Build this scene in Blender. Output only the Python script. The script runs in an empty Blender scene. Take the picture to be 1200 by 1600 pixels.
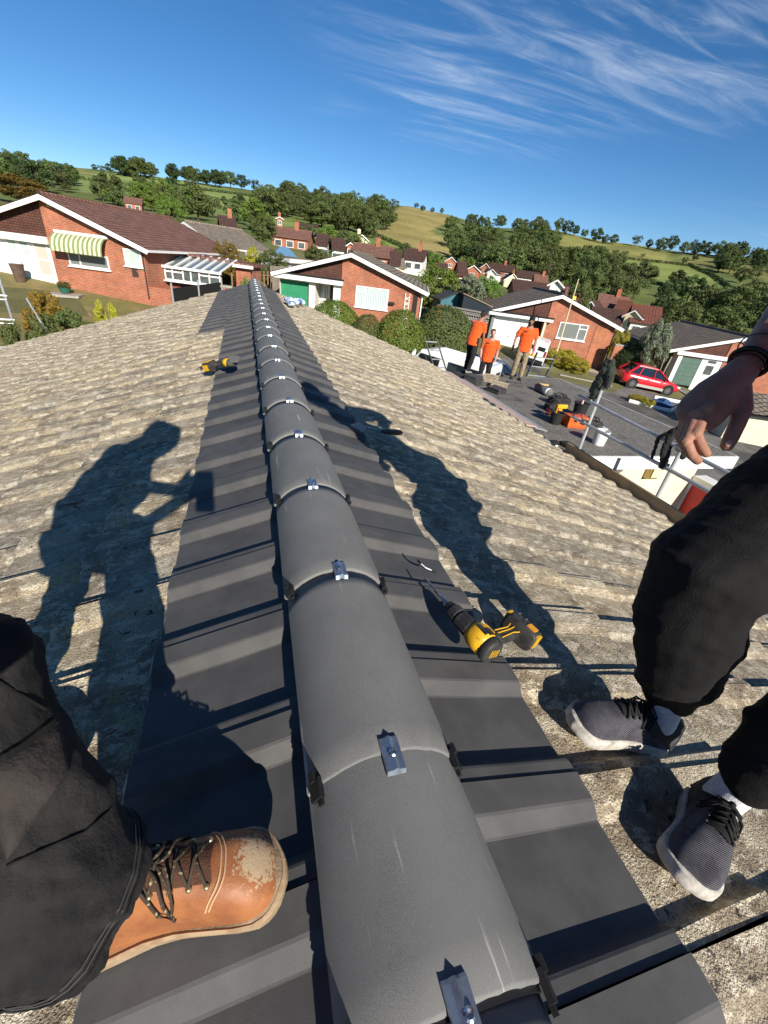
import bpy, bmesh, math, random
import numpy as np
from mathutils import Vector, Matrix, noise as mnoise
R = math.radians
sc = bpy.context.scene
col = sc.collection
V = Vector

# ---------------------------------------------------------------- camera
FOC = 653.43                                   # focal length in pixels of the 1200x1600 photograph
PITCH, ROLL, YAW = .5388, .132, .3447
CAM = V((-.1803, -.3276, .69))
_fw = V((math.sin(YAW)*math.cos(PITCH), math.cos(YAW)*math.cos(PITCH), -math.sin(PITCH)))
_r0 = V((math.cos(YAW), -math.sin(YAW), 0)); _u0 = _r0.cross(_fw)
_rt = _r0*math.cos(ROLL)+_u0*math.sin(ROLL); _up = -_r0*math.sin(ROLL)+_u0*math.cos(ROLL)
cam = bpy.data.cameras.new('camera'); camo = bpy.data.objects.new('camera', cam); col.objects.link(camo)
m = Matrix((_rt, _up, -_fw)).transposed().to_4x4(); m.translation = CAM; camo.matrix_world = m
cam.sensor_fit = 'VERTICAL'; cam.sensor_height = 36; cam.sensor_width = 27; cam.lens = FOC/1600*36
cam.clip_start = .02; cam.clip_end = 9000
sc.camera = camo

# ---------------------------------------------------------------- sky and sun
SUN = V((.1122, -.8867, .4485)).normalized()   # direction towards the sun
el = math.asin(SUN.z); azs = math.atan2(SUN.x, SUN.y)
w = bpy.data.worlds.new('World'); sc.world = w; w.use_nodes = True
nt = w.node_tree; nt.nodes.clear(); N = nt.nodes.new; K = nt.links.new
out = N('ShaderNodeOutputWorld'); bg = N('ShaderNodeBackground'); bg.inputs[1].default_value = .075
sky = N('ShaderNodeTexSky'); sky.sky_type = 'NISHITA'; sky.sun_disc = False
sky.sun_elevation = el; sky.sun_rotation = azs; sky.altitude = 2600; sky.air_density = 1.0; sky.dust_density = .0; sky.ozone_density = 3.4
tc = N('ShaderNodeTexCoord'); sep = N('ShaderNodeSeparateXYZ'); K(tc.outputs['Generated'], sep.inputs[0])
def wm(op, a, b=None, c=None):
    n = N('ShaderNodeMath'); n.operation = op
    for i, q in enumerate((a, b, c)):
        if q is None: continue
        if isinstance(q, (int, float)): n.inputs[i].default_value = q
        else: K(q, n.inputs[i])
    return n.outputs[0]
zz = wm('ADD', wm('MAXIMUM', sep.outputs[2], 0.0), .07)
cu = wm('DIVIDE', sep.outputs[0], zz); cv = wm('DIVIDE', sep.outputs[1], zz)
cmb = N('ShaderNodeCombineXYZ'); K(cu, cmb.inputs[0]); K(cv, cmb.inputs[1])
def cloudnoise(scale, rot, sx, sy, loc, detail, dist, rough=.6):
    mp = N('ShaderNodeMapping'); K(cmb.outputs[0], mp.inputs[0]); mp.inputs['Rotation'].default_value = (0, 0, R(rot))
    mp.inputs['Scale'].default_value = (sx, sy, 1); mp.inputs['Location'].default_value = loc
    n = N('ShaderNodeTexNoise'); K(mp.outputs[0], n.inputs[0]); n.inputs['Scale'].default_value = scale
    n.inputs['Detail'].default_value = detail; n.inputs['Distortion'].default_value = dist; n.inputs['Roughness'].default_value = rough
    return n.outputs[0]
fine = cloudnoise(1.55, 14, .50, 2.1, (2.1, .4, 0), 8, 1.3, .62)
wisp = cloudnoise(2.6, -24, .45, 2.6, (7.3, 1.4, 0), 7, .8, .62)
big = cloudnoise(.55, 0, 1.0, 1.2, (1.5, 3.1, 0), 3, .3, .5)
def ramp(x, a, b):
    n = N('ShaderNodeMapRange'); n.interpolation_type = 'SMOOTHSTEP'; K(x, n.inputs[0]); n.inputs[1].default_value = a; n.inputs[2].default_value = b
    return n.outputs[0]
bd = wm('MULTIPLY_ADD', big, 1.5, -.75)                       # ragged edge of the cirrus sheet
edge = wm('MULTIPLY', ramp(wm('ADD', wm('MULTIPLY', cv, -1), bd), -3.75, -2.95), ramp(wm('ADD', cu, bd), .05, 1.2))
cl = wm('ADD', wm('MULTIPLY', ramp(fine, .42, .80), .75), wm('MULTIPLY', ramp(wisp, .50, .78), .45))
cl = wm('MULTIPLY', wm('MULTIPLY', cl, edge), ramp(big, .30, .62))
cl = wm('MULTIPLY', cl, ramp(sep.outputs[2], .015, .12))
cl = wm('MINIMUM', wm('MULTIPLY', cl, .50), .5)
hs = N('ShaderNodeHueSaturation'); K(sky.outputs[0], hs.inputs['Color']); hs.inputs['Saturation'].default_value = 1.22; hs.inputs['Value'].default_value = 1.0
mix = N('ShaderNodeMixRGB'); K(cl, mix.inputs[0]); K(hs.outputs[0], mix.inputs[1]); mix.inputs[2].default_value = (8.2, 9.0, 10.0, 1)
K(mix.outputs[0], bg.inputs[0]); K(bg.outputs[0], out.inputs[0])
sl = bpy.data.lights.new('sun', 'SUN'); sl.energy = 4.9; sl.angle = R(.53); sl.color = (1, .93, .82)
so = bpy.data.objects.new('sun', sl); col.objects.link(so); so.rotation_euler = (-SUN).to_track_quat('-Z', 'Y').to_euler(); so.location = (0, -20, 30)
sc.view_settings.view_transform = 'Standard'; sc.view_settings.look = 'None'; sc.view_settings.exposure = .58; sc.view_settings.gamma = 1
sc.view_settings.use_curve_mapping = False
sc.render.engine = 'CYCLES'
sc.cycles.max_bounces = 4; sc.cycles.transparent_max_bounces = 4; sc.cycles.caustics_reflective = False; sc.cycles.caustics_refractive = False

# ---------------------------------------------------------------- helpers
random.seed(7)
def ray(px, py): return (_rt*((px-600)/FOC)+_up*((800-py)/FOC)+_fw)
def pt(px, py, depth): return CAM+ray(px, py)*depth
def onz(px, py, z):
    d = ray(px, py); return CAM+d*((z-CAM.z)/d.z)
def onplane(px, py, P, n):
    d = ray(px, py); return CAM+d*((V(P)-CAM).dot(V(n))/d.dot(V(n)))
def proj(P):
    d = V(P)-CAM; z = d.dot(_fw); return (600+FOC*d.dot(_rt)/z, 800-FOC*d.dot(_up)/z)
SL = .33                                        # roof slope
def onR(px, py, off=0): return onplane(px, py, (0, 0, off), (SL, 0, 1))
def onL(px, py, off=0): return onplane(px, py, (0, 0, off), (-SL, 0, 1))

MATS = {}
def mat(name, c1, c2=None, scale=6, rough=.8, bump=0, bscale=40, metal=0, spec=.3, det=5, coord='P', c3=None, s3=1.5, t3=(.5, .65), ramp_=(.35, .65), sheen=0, coat=0, stretch=None, objvar=0):
    if name in MATS: return MATS[name]
    mt = bpy.data.materials.new(name); mt.use_nodes = True; MATS[name] = mt
    t = mt.node_tree; b = t.nodes['Principled BSDF']; n = t.nodes.new; k = t.links.new
    b.inputs['Roughness'].default_value = rough; b.inputs['Metallic'].default_value = metal; b.inputs['Specular IOR Level'].default_value = spec
    if sheen: b.inputs['Sheen Weight'].default_value = sheen
    if coat: b.inputs['Coat Weight'].default_value = coat; b.inputs['Coat Roughness'].default_value = .06
    if coord == 'P': src = n('ShaderNodeNewGeometry').outputs['Position']
    else: src = n('ShaderNodeTexCoord').outputs['Object']
    if stretch:
        mp = n('ShaderNodeMapping'); k(src, mp.inputs[0]); mp.inputs['Scale'].default_value = stretch; src = mp.outputs[0]
    def nz(s, d=det, r=.6):
        q = n('ShaderNodeTexNoise'); k(src, q.inputs[0]); q.inputs['Scale'].default_value = s; q.inputs['Detail'].default_value = d; q.inputs['Roughness'].default_value = r; return q.outputs[0]
    def mr(x, a, bb):
        q = n('ShaderNodeMapRange'); q.interpolation_type = 'SMOOTHSTEP'; k(x, q.inputs[0]); q.inputs[1].default_value = a; q.inputs[2].default_value = bb; return q.outputs[0]
    def mx(f, a, bb):
        q = n('ShaderNodeMixRGB')
        if isinstance(f, float): q.inputs[0].default_value = f
        else: k(f, q.inputs[0])
        for i, v in ((1, a), (2, bb)):
            if isinstance(v, tuple): q.inputs[i].default_value = (*v[:3], 1)
            else: k(v, q.inputs[i])
        return q.outputs[0]
    c = None
    if c2 is not None: c = mx(mr(nz(scale), *ramp_), c1, c2)
    if c3 is not None: c = mx(mr(nz(s3, 6), *t3), c if c is not None else c1, c3)
    if objvar:
        oi = n('ShaderNodeObjectInfo'); h = n('ShaderNodeHueSaturation'); q = n('ShaderNodeMapRange'); k(oi.outputs['Random'], q.inputs[0]); q.inputs[3].default_value = 1-objvar; q.inputs[4].default_value = 1+objvar
        if c is not None: k(c, h.inputs['Color'])
        else: h.inputs['Color'].default_value = (*c1, 1)
        k(q.outputs[0], h.inputs['Value']); c = h.outputs[0]
    if c is None: b.inputs['Base Color'].default_value = (*c1, 1)
    else: k(c, b.inputs['Base Color'])
    if bump:
        bp = n('ShaderNodeBump'); bp.inputs['Strength'].default_value = min(1, bump); bp.inputs['Distance'].default_value = .02*max(1, bump)
        k(nz(bscale, 6, .65), bp.inputs['Height']); k(bp.outputs[0], b.inputs['Normal'])
    mt['_'] = 1
    return mt

class MB:
    """collects faces; build() links them as ONE mesh object"""
    def __init__(s): s.v = []; s.f = []; s.m = []; s.mi = 0
    def add(s, vs, fs):
        o = len(s.v); s.v += [tuple(q) for q in vs]; s.f += [tuple(i+o for i in f) for f in fs]; s.m += [s.mi]*len(fs); return s
    def box(s, c, d, ax=None):
        c = V(c); ax = ax or (V((1, 0, 0)), V((0, 1, 0)), V((0, 0, 1)))
        vs = [c+ax[0]*(d[0]/2*i)+ax[1]*(d[1]/2*j)+ax[2]*(d[2]/2*k_) for i in (-1, 1) for j in (-1, 1) for k_ in (-1, 1)]
        return s.add(vs, [(0, 1, 3, 2), (4, 6, 7, 5), (0, 4, 5, 1), (2, 3, 7, 6), (0, 2, 6, 4), (1, 5, 7, 3)])
    def b6(s, x0, x1, y0, y1, z0, z1): return s.box(((x0+x1)/2, (y0+y1)/2, (z0+z1)/2), (x1-x0, y1-y0, z1-z0))
    def loft(s, rings, caps=True, closed=True):
        n = len(rings[0]); vs = [q for r_ in rings for q in r_]; fs = []
        for i in range(len(rings)-1):
            for j in range(n if closed else n-1):
                a = i*n+j; b = i*n+(j+1) % n; fs.append((a, b, b+n, a+n))
        if caps: fs.append(tuple(range(n-1, -1, -1))); fs.append(tuple(range((len(rings)-1)*n, len(rings)*n)))
        return s.add(vs, fs)
    def prism(s, poly, ax, h):
        """poly: list of 3D points (planar), extruded by vector ax*h"""
        n = len(poly); a = [V(q) for q in poly]; d = V(ax)*h; b = [q+d for q in a]
        return s.add(a+b, [tuple(range(n-1, -1, -1)), tuple(range(n, 2*n))]+[(i, (i+1) % n, (i+1) % n+n, i+n) for i in range(n)])
    def tube(s, pts, r, n=8, caps=True):
        pts = [V(p_) for p_ in pts]; rings = []
        t = (pts[1]-pts[0]).normalized(); u = t.orthogonal().normalized()
        for i, p_ in enumerate(pts):
            if 0 < i < len(pts)-1: t = (pts[i+1]-pts[i-1]).normalized()
            elif i: t = (pts[i]-pts[i-1]).normalized()
            u = (u-t*u.dot(t)).normalized(); w_ = t.cross(u); rr = r[i] if isinstance(r, (list, tuple)) else r
            rings.append([p_+(u*math.cos(a)+w_*math.sin(a))*rr for a in (2*math.pi*j/n for j in range(n))])
        return s.loft(rings, caps)
    def chain(s, pts, up=None, n=14, flat=''):
        """tapered limb: pts of (x,y,z,ra[,rb]); ra across, rb along `up`; rounded ends"""
        P = [V(q[:3]) for q in pts]; ra = [q[3] for q in pts]; rb = [q[4] if len(q) > 4 else q[3] for q in pts]
        T = []
        for i in range(len(P)):
            t = (P[min(i+1, len(P)-1)]-P[max(i-1, 0)]).normalized(); T.append(t)
        u = V(up) if up else T[0].orthogonal()
        rings = []
        def ring(c, t, u, a, b): 
            w_ = t.cross(u).normalized(); return [c+w_*math.cos(q)*a+u*math.sin(q)*b for q in (2*math.pi*j/n for j in range(n))]
        us = []
        for t in T:
            uu = V(up) if up else u
            uu = (uu-t*uu.dot(t))
            if uu.length < 1e-4: uu = t.orthogonal()
            uu.normalize(); u = uu; us.append(uu)
        e0 = (ra[0]+rb[0])/2; e1 = (ra[-1]+rb[-1])/2
        for k_, f in (((.06, .3), (.05, .97)) if 'a' in flat else ((.97, .2), (.75, .66), (.4, .92))): rings.append(ring(P[0]-T[0]*e0*k_, T[0], us[0], ra[0]*f, rb[0]*f))
        for i in range(len(P)): rings.append(ring(P[i], T[i], us[i], ra[i], rb[i]))
        for k_, f in (((.05, .97), (.06, .3)) if 'b' in flat else ((.4, .92), (.75, .66), (.97, .2))): rings.append(ring(P[-1]+T[-1]*e1*k_, T[-1], us[-1], ra[-1]*f, rb[-1]*f))
        return s.loft(rings)
    def ball(s, c, r, n=12):
        r = r if isinstance(r, (tuple, list)) else (r, r, r); c = V(c); rings = []
        for i in range(1, n//2+2):
            a = math.pi*i/(n//2+2); rings.append([c+V((r[0]*math.sin(a)*math.cos(b), r[1]*math.sin(a)*math.sin(b), -r[2]*math.cos(a))) for b in (2*math.pi*j/n for j in range(n))])
        return s.loft(rings)
    def mesh(s, name, mats, smooth=False):
        me = bpy.data.meshes.new(name); me.from_pydata(s.v, [], s.f)
        for m_ in (mats if isinstance(mats, (list, tuple)) else [mats]): me.materials.append(m_)
        if max(s.m, default=0): me.polygons.foreach_set('material_index', s.m)
        if smooth: me.polygons.foreach_set('use_smooth', [True]*len(s.f))
        me.update()
        if smooth == 'sharp': me.set_sharp_from_angle(angle=R(48))
        return me
    def build(s, name, mats, parent=None, smooth=False):
        return link(name, s.mesh(name, mats, smooth), parent)
def link(name, me, parent=None, loc=None):
    o = bpy.data.objects.new(name, me); col.objects.link(o)
    if parent is not None: o.parent = parent
    if loc is not None: o.location = loc
    return o
def tag(o, label=None, cat=None, group=None, kind=None):
    if label: o['label'] = label
    if cat: o['category'] = cat
    if group: o['group'] = group
    if kind: o['kind'] = kind
    return o
def thing(name, label, cat, group=None, loc=None):
    o = bpy.data.objects.new(name, None); col.objects.link(o); o.empty_display_size = .1
    if loc is not None: o.location = loc
    return tag(o, label, cat, group)
def copy_tree(o, parent=None):
    c = o.copy(); col.objects.link(c); c.parent = parent
    for ch in [q for q in o.children]: copy_tree(ch, c)
    return c
def remesh(mb, voxel, smooth_it=4, disp=None, dscale=.05, decimate=None):
    """voxel-remesh overlapping closed shapes into one continuous skin, returns a mesh"""
    me = mb.mesh('tmp', [], False); o = bpy.data.objects.new('tmp', me); col.objects.link(o)
    md = o.modifiers.new('r', 'REMESH'); md.mode = 'VOXEL'; md.voxel_size = voxel; md.use_smooth_shade = True
    if smooth_it:
        sm = o.modifiers.new('s', 'SMOOTH'); sm.factor = .5; sm.iterations = smooth_it
    if disp:
        tx = bpy.data.textures.new('fold', 'CLOUDS'); tx.noise_scale = dscale; tx.noise_depth = 2
        dm = o.modifiers.new('d', 'DISPLACE'); dm.texture = tx; dm.strength = disp; dm.mid_level = .5; dm.texture_coords = 'GLOBAL'
    if decimate:
        dc = o.modifiers.new('dc', 'DECIMATE'); dc.ratio = decimate
    dg = bpy.context.evaluated_depsgraph_get(); r_ = bpy.data.meshes.new_from_object(o.evaluated_get(dg))
    bpy.data.objects.remove(o); r_.materials.clear(); r_.polygons.foreach_set('use_smooth', [True]*len(r_.polygons)); return r_
def folds(me, axis, amp, f_along=9, f_across=3.5, off=0):
    """cloth creases: ridged noise, tight along the limb axis and long across it"""
    ax = V(axis).normalized(); a1 = ax.orthogonal().normalized(); a2 = ax.cross(a1); nv = len(me.vertices)
    no = [v.normal.copy() for v in me.vertices]
    for v, n_ in zip(me.vertices, no):
        c = v.co; q = V((c.dot(ax)*f_along+1.3*c.dot(a1)*f_across+off, c.dot(a1)*f_across, c.dot(a2)*f_across))
        r_ = mnoise.ridged_multi_fractal(q, .9, 2.1, 3, 1., 1.6)/1.6
        v.co = c+n_*(amp*(r_-.55))
    me.update()
from mathutils.bvhtree import BVHTree
def bvh_of(o):
    mw = Matrix.Translation(o.parent.location) if o.parent else Matrix(); return BVHTree.FromPolygons([mw@v.co for v in o.data.vertices], [tuple(p_.vertices) for p_ in o.data.polygons])
def hitpx(bv, px, py, off):
    d = ray(px, py).normalized(); h = bv.ray_cast(CAM, d)
    if h[0] is None: return None
    n_ = h[1] if h[1].dot(d) < 0 else -h[1]
    return h[0]+n_*off
def seam_px(bv, pts, r_, m_, parent, name='seam', off=.001):
    P = [hitpx(bv, x, y, off) for (x0, y0), (x1, y1) in zip(pts, pts[1:]) for x, y in [(x0+(x1-x0)*k_/8, y0+(y1-y0)*k_/8) for k_ in range(8)]]
    P = [p_ for p_ in P if p_ is not None]
    if len(P) < 3: return None
    o_ = parent.location if parent.parent is None else parent.parent.location
    mb = MB(); mb.tube([p_-o_ for p_ in P], r_, 5); return mb.build(name, m_, parent)
def patch_px(bv, corners, nu, nv, off, m_, parent, name):
    a, b, c, d = [V((*q, 0)) for q in corners]; rows = []; o_ = parent.location if parent.parent is None else parent.parent.location
    for i in range(nu+1):
        row = []
        for j in range(nv+1):
            u, v = i/nu, j/nv; q = a*(1-u)*(1-v)+b*u*(1-v)+c*u*v+d*(1-u)*v; e = min(u, 1-u, v, 1-v); h = hitpx(bv, q.x, q.y, off*min(1, e*9))
            if h is None: h = row[-1]+o_ if row else (rows[-1][j]+o_ if rows else pt(q.x, q.y, .4))
            row.append(h-o_)
        rows.append(row)
    mb = MB(); mb.loft(rows, caps=False, closed=False); return mb.build(name, m_, parent, True)
def seam_ring(bv, c, ax, rad, parent, m_, r_=.0012, n=40, name='seam'):
    ax = V(ax).normalized(); u = ax.orthogonal().normalized(); w_ = ax.cross(u); P = []; o_ = parent.location if parent.parent is None else parent.parent.location
    for i in range(n+1):
        d = u*math.cos(2*math.pi*i/n)+w_*math.sin(2*math.pi*i/n); h = bv.ray_cast(V(c)+d*rad, -d, rad)
        if h[0] is not None: P.append(h[0]+d*.0008-o_)
    if len(P) > 6: mb = MB(); mb.tube(P, r_, 5); mb.build(name, m_, parent)
def blob(name, mb, m_, parent=None, voxel=.01, smooth_it=4, fold=None, **kw):
    me = remesh(mb, voxel, smooth_it, **kw)
    for f_ in (fold or []): folds(me, *f_)
    me.update(); me.materials.append(m_); me.name = name; return link(name, me, parent)

# ---------------------------------------------------------------- terrain
AZ = np.array([-35, -20, -10, 0, 8, 15, 18, 22, 27, 34, 40, 46, 53, 70.])
RR = np.array([100, 150, 220, 330, 430, 560, 660, 900, 1500, 5000.])
EL = np.array([
 [-.6, -.4, 0, .2, 0, -.6, -.8, -1.2, -1.8, -2.6, -3.2, -3.6, -4., -4.2],
 [.3, .3, .9, 1.1, .8, .4, .2, -.1, -.7, -1.4, -1.8, -2.1, -2.4, -2.5],
 [1., 1., 1.6, 1.9, 1.6, 1.3, 1.2, 1., .5, -.1, -.4, -.5, -.7, -.8],
 [2.2, 2.2, 2.8, 3., 2.8, 2.9, 2.9, 2.7, 2.2, 1.8, 1.5, 1.3, 1.1, 1.],
 [3., 3., 3.6, 4., 3.9, 4.3, 4.4, 4.1, 3.4, 3.4, 2.9, 2.6, 2.5, 2.6],
 [3.55, 3.6, 4.4, 4.8, 4.8, 5.2, 5.45, 5.15, 4.5, 4.9, 4.3, 4.1, 4.1, 4.3]])
ZT = np.tan(np.radians(EL))*RR[:6, None]
zc = ZT[5]
ZT = np.vstack([ZT, zc-4, zc-14, zc*0-6, zc*0-20])
def near(x, y):
    yy = max(-60., min(y, 90.)); xx = max(-120., min(x, 200.))
    z = -4.3+(-.06 if xx > 0 else -.045)*xx+.034*yy
    if yy > 24: z += .085*(min(yy, 60)-24)
    return z
def far(x, y):
    r = math.hypot(x, y); a = math.degrees(math.atan2(x, y))
    a = max(-35, min(70, a)) if -125 < a < 160 else -35
    ci = int(np.searchsorted(AZ, a))-1; ci = max(0, min(len(AZ)-2, ci)); f = (a-AZ[ci])/(AZ[ci+1]-AZ[ci]); f = f*f*(3-2*f)*.5+f*.5
    c = ZT[:, ci]*(1-f)+ZT[:, ci+1]*f
    return float(np.interp(r, RR, c))
def H(x, y):
    r = math.hypot(x, y)
    if r < 55: return near(x, y)
    a = abs(math.degrees(math.atan2(x, y))-15)
    zf = far(x, y)
    if a > 75:
        k_ = min(1, (a-75)/30); zf = zf*(1-k_)+max(-12, near(x, y)*.6)*k_
    if r > 100: return zf+(mnoise.noise(V((x*.012, y*.012, 0)))*1.6 if r > 140 else 0)
    k_ = (r-55)/45; k_ = k_*k_*(3-2*k_); return near(x, y)*(1-k_)+zf*k_
def ont(px, py, rmin=12, rmax=700):
    """first hit of the pixel's ray with the terrain"""
    d = ray(px, py); h = math.hypot(d.x, d.y); d = d/h; t0 = rmin
    t = rmin
    while t < rmax:
        P = CAM+d*t
        if P.z < H(P.x, P.y):
            a, b = t0, t
            for _ in range(20):
                mth = (a+b)/2; P = CAM+d*mth
                if P.z < H(P.x, P.y): b = mth
                else: a = mth
            P = CAM+d*b; return V((P.x, P.y, H(P.x, P.y)))
        t0 = t; t *= 1.02
    return None
def inpoly(x, y, poly):
    c = False; j = len(poly)-1
    for i in range(len(poly)):
        if (poly[i][1] > y) != (poly[j][1] > y) and x < (poly[j][0]-poly[i][0])*(y-poly[i][1])/(poly[j][1]-poly[i][1])+poly[i][0]: c = not c
        j = i
    return c
FIELDS = [
 ([(596, 350), (633, 318), (660, 318), (700, 330), (705, 345), (672, 362), (702, 376), (706, 400), (660, 396), (570, 364)], (.30, .25, .09)),
 ([(850, 350), (960, 368), (1045, 398), (1045, 412), (960, 402), (850, 388)], (.24, .235, .075)),
 ([(948, 402), (1040, 412), (1075, 414), (1140, 452), (1130, 465), (1050, 448), (985, 428)], (.22, .265, .075)),
 ([(1060, 398), (1130, 402), (1200, 425), (1200, 440), (1130, 425), (1070, 412)], (.23, .22, .08)),
 ([(1060, 455), (1130, 460), (1130, 490), (1060, 470)], (.17, .22, .06)),
 ([(80, 250), (135, 258), (150, 275), (90, 275), (60, 265)], (.21, .22, .075)),
 ([(120, 268), (210, 266), (345, 292), (390, 306), (390, 345), (300, 330), (200, 305), (120, 300)], (.21, .265, .085)),
 ([(425, 335), (480, 342), (520, 352), (600, 376), (660, 400), (640, 404), (560, 372), (430, 350)], (.21, .265, .075)),
 ([(490, 360), (560, 358), (600, 372), (640, 392), (560, 385)], (.21, .27, .075))]
def build_terrain():
    azs_ = [math.radians(a) for a in ([-180+5*i for i in range(29)]+[-35+.5*i for i in range(211)]+[75+5*i for i in range(21)])]
    rs = [0, 4, 8, 12, 16, 20, 25, 30, 35, 40, 46, 52, 58, 64, 70, 77, 85, 92, 100]+[100*1.035**i for i in range(1, 56)]+[800, 1000, 1400, 2200, 3500, 5000]
    vs = []; cs = []
    for r_ in rs:
        for a in azs_:
            x, y = r_*math.sin(a), r_*math.cos(a); z = H(x, y)
            vs.append((x, y, z)); c = None
            if r_ > 130 and r_ < 720 and -.6 < a < 1.2:
                p_ = proj((x, y, z)); 
                jx = 3*mnoise.noise(V((x*.03, y*.03, 3))); 
                for poly, cc in FIELDS:
                    if inpoly(p_[0]+jx, p_[1], poly): c = cc; break
            if c is None: c = (.13, .16, .05) if r_ > 60 else (.17, .16, .07)
            cs.append((*c, 1))
    n = len(azs_); fs = []
    for i in range(len(rs)-1):
        for j in range(n):
            a, b = i*n+j, i*n+(j+1) % n
            fs.append((a, b, b+n, a+n))
    me = bpy.data.meshes.new('terrain'); me.from_pydata(vs, [], fs)
    ca = me.color_attributes.new('field', 'FLOAT_COLOR', 'POINT'); ca.data.foreach_set('color', [q for c in cs for q in c])
    me.polygons.foreach_set('use_smooth', [True]*len(fs))
    mt = bpy.data.materials.new('grassland'); mt.use_nodes = True; t = mt.node_tree; b = t.nodes['Principled BSDF']; b.inputs['Roughness'].default_value = .95; b.inputs['Specular IOR Level'].default_value = .1
    at = t.nodes.new('ShaderNodeVertexColor'); at.layer_name = 'field'
    g = t.nodes.new('ShaderNodeNewGeometry'); 
    prev = at.outputs[0]
    for s_, lo, hi, d_ in ((.03, .75, 1.25, 4), (.6, .8, 1.2, 6), (9, .75, 1.25, 4)):
        nz = t.nodes.new('ShaderNodeTexNoise'); nz.inputs['Scale'].default_value = s_; nz.inputs['Detail'].default_value = d_; t.links.new(g.outputs['Position'], nz.inputs[0])
        mr = t.nodes.new('ShaderNodeMapRange'); mr.inputs[1].default_value = .3; mr.inputs[2].default_value = .7; mr.inputs[3].default_value = lo; mr.inputs[4].default_value = hi; t.links.new(nz.outputs[0], mr.inputs[0])
        hs_ = t.nodes.new('ShaderNodeHueSaturation'); t.links.new(prev, hs_.inputs['Color']); t.links.new(mr.outputs[0], hs_.inputs['Value']); prev = hs_.outputs[0]
    t.links.new(prev, b.inputs['Base Color'])
    me.materials.append(mt)
    tag(link('terrain', me), 'grassy valley and hillside with hedged fields', None, None, 'structure')
build_terrain()

# paved sheets that follow the terrain
def sheet(name, poly, m_, dz, label, step=1.5):
    xs = [p_[0] for p_ in poly]; ys = [p_[1] for p_ in poly]; mb = bmesh.new()
    vs = [mb.verts.new((x, y, 0)) for x, y in poly]; mb.faces.new(vs)
    x = math.floor(min(xs)/step)*step
    while x < max(xs):
        bmesh.ops.bisect_plane(mb, geom=mb.verts[:]+mb.edges[:]+mb.faces[:], plane_co=(x, 0, 0), plane_no=(1, 0, 0)); x += step
    y = math.floor(min(ys)/step)*step
    while y < max(ys):
        bmesh.ops.bisect_plane(mb, geom=mb.verts[:]+mb.edges[:]+mb.faces[:], plane_co=(0, y, 0), plane_no=(0, 1, 0)); y += step
    for v in mb.verts: v.co.z = H(v.co.x, v.co.y)+dz
    me = bpy.data.meshes.new(name); mb.to_mesh(me); mb.free(); me.materials.append(m_)
    return tag(link(name, me), label, None, None, 'structure')
asph = mat('asphalt', (.16, .149, .135), (.205, .19, .17), 1.2, .9, .3, 60, c3=(.08, .075, .07), s3=.25, t3=(.45, .6))
asph2 = mat('drive_tarmac', (.05, .05, .052), (.07, .07, .07), 3, .9, .3, 70)
lawn = mat('lawn', (.27, .20, .08), (.15, .16, .045), .9, .95, .6, 35, c3=(.20, .15, .07), s3=3, t3=(.45, .7))
lawn2 = mat('green_lawn', (.06, .11, .02), (.10, .14, .03), 3, .95, .6, 35)
gravelm = mat('pale_gravel', (.32, .27, .2), (.42, .36, .28), 30, .95, .5, 60)
kerbm = mat('kerb_concrete', (.3, .27, .23), (.38, .35, .3), 8, .9, .2, 50)

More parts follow.
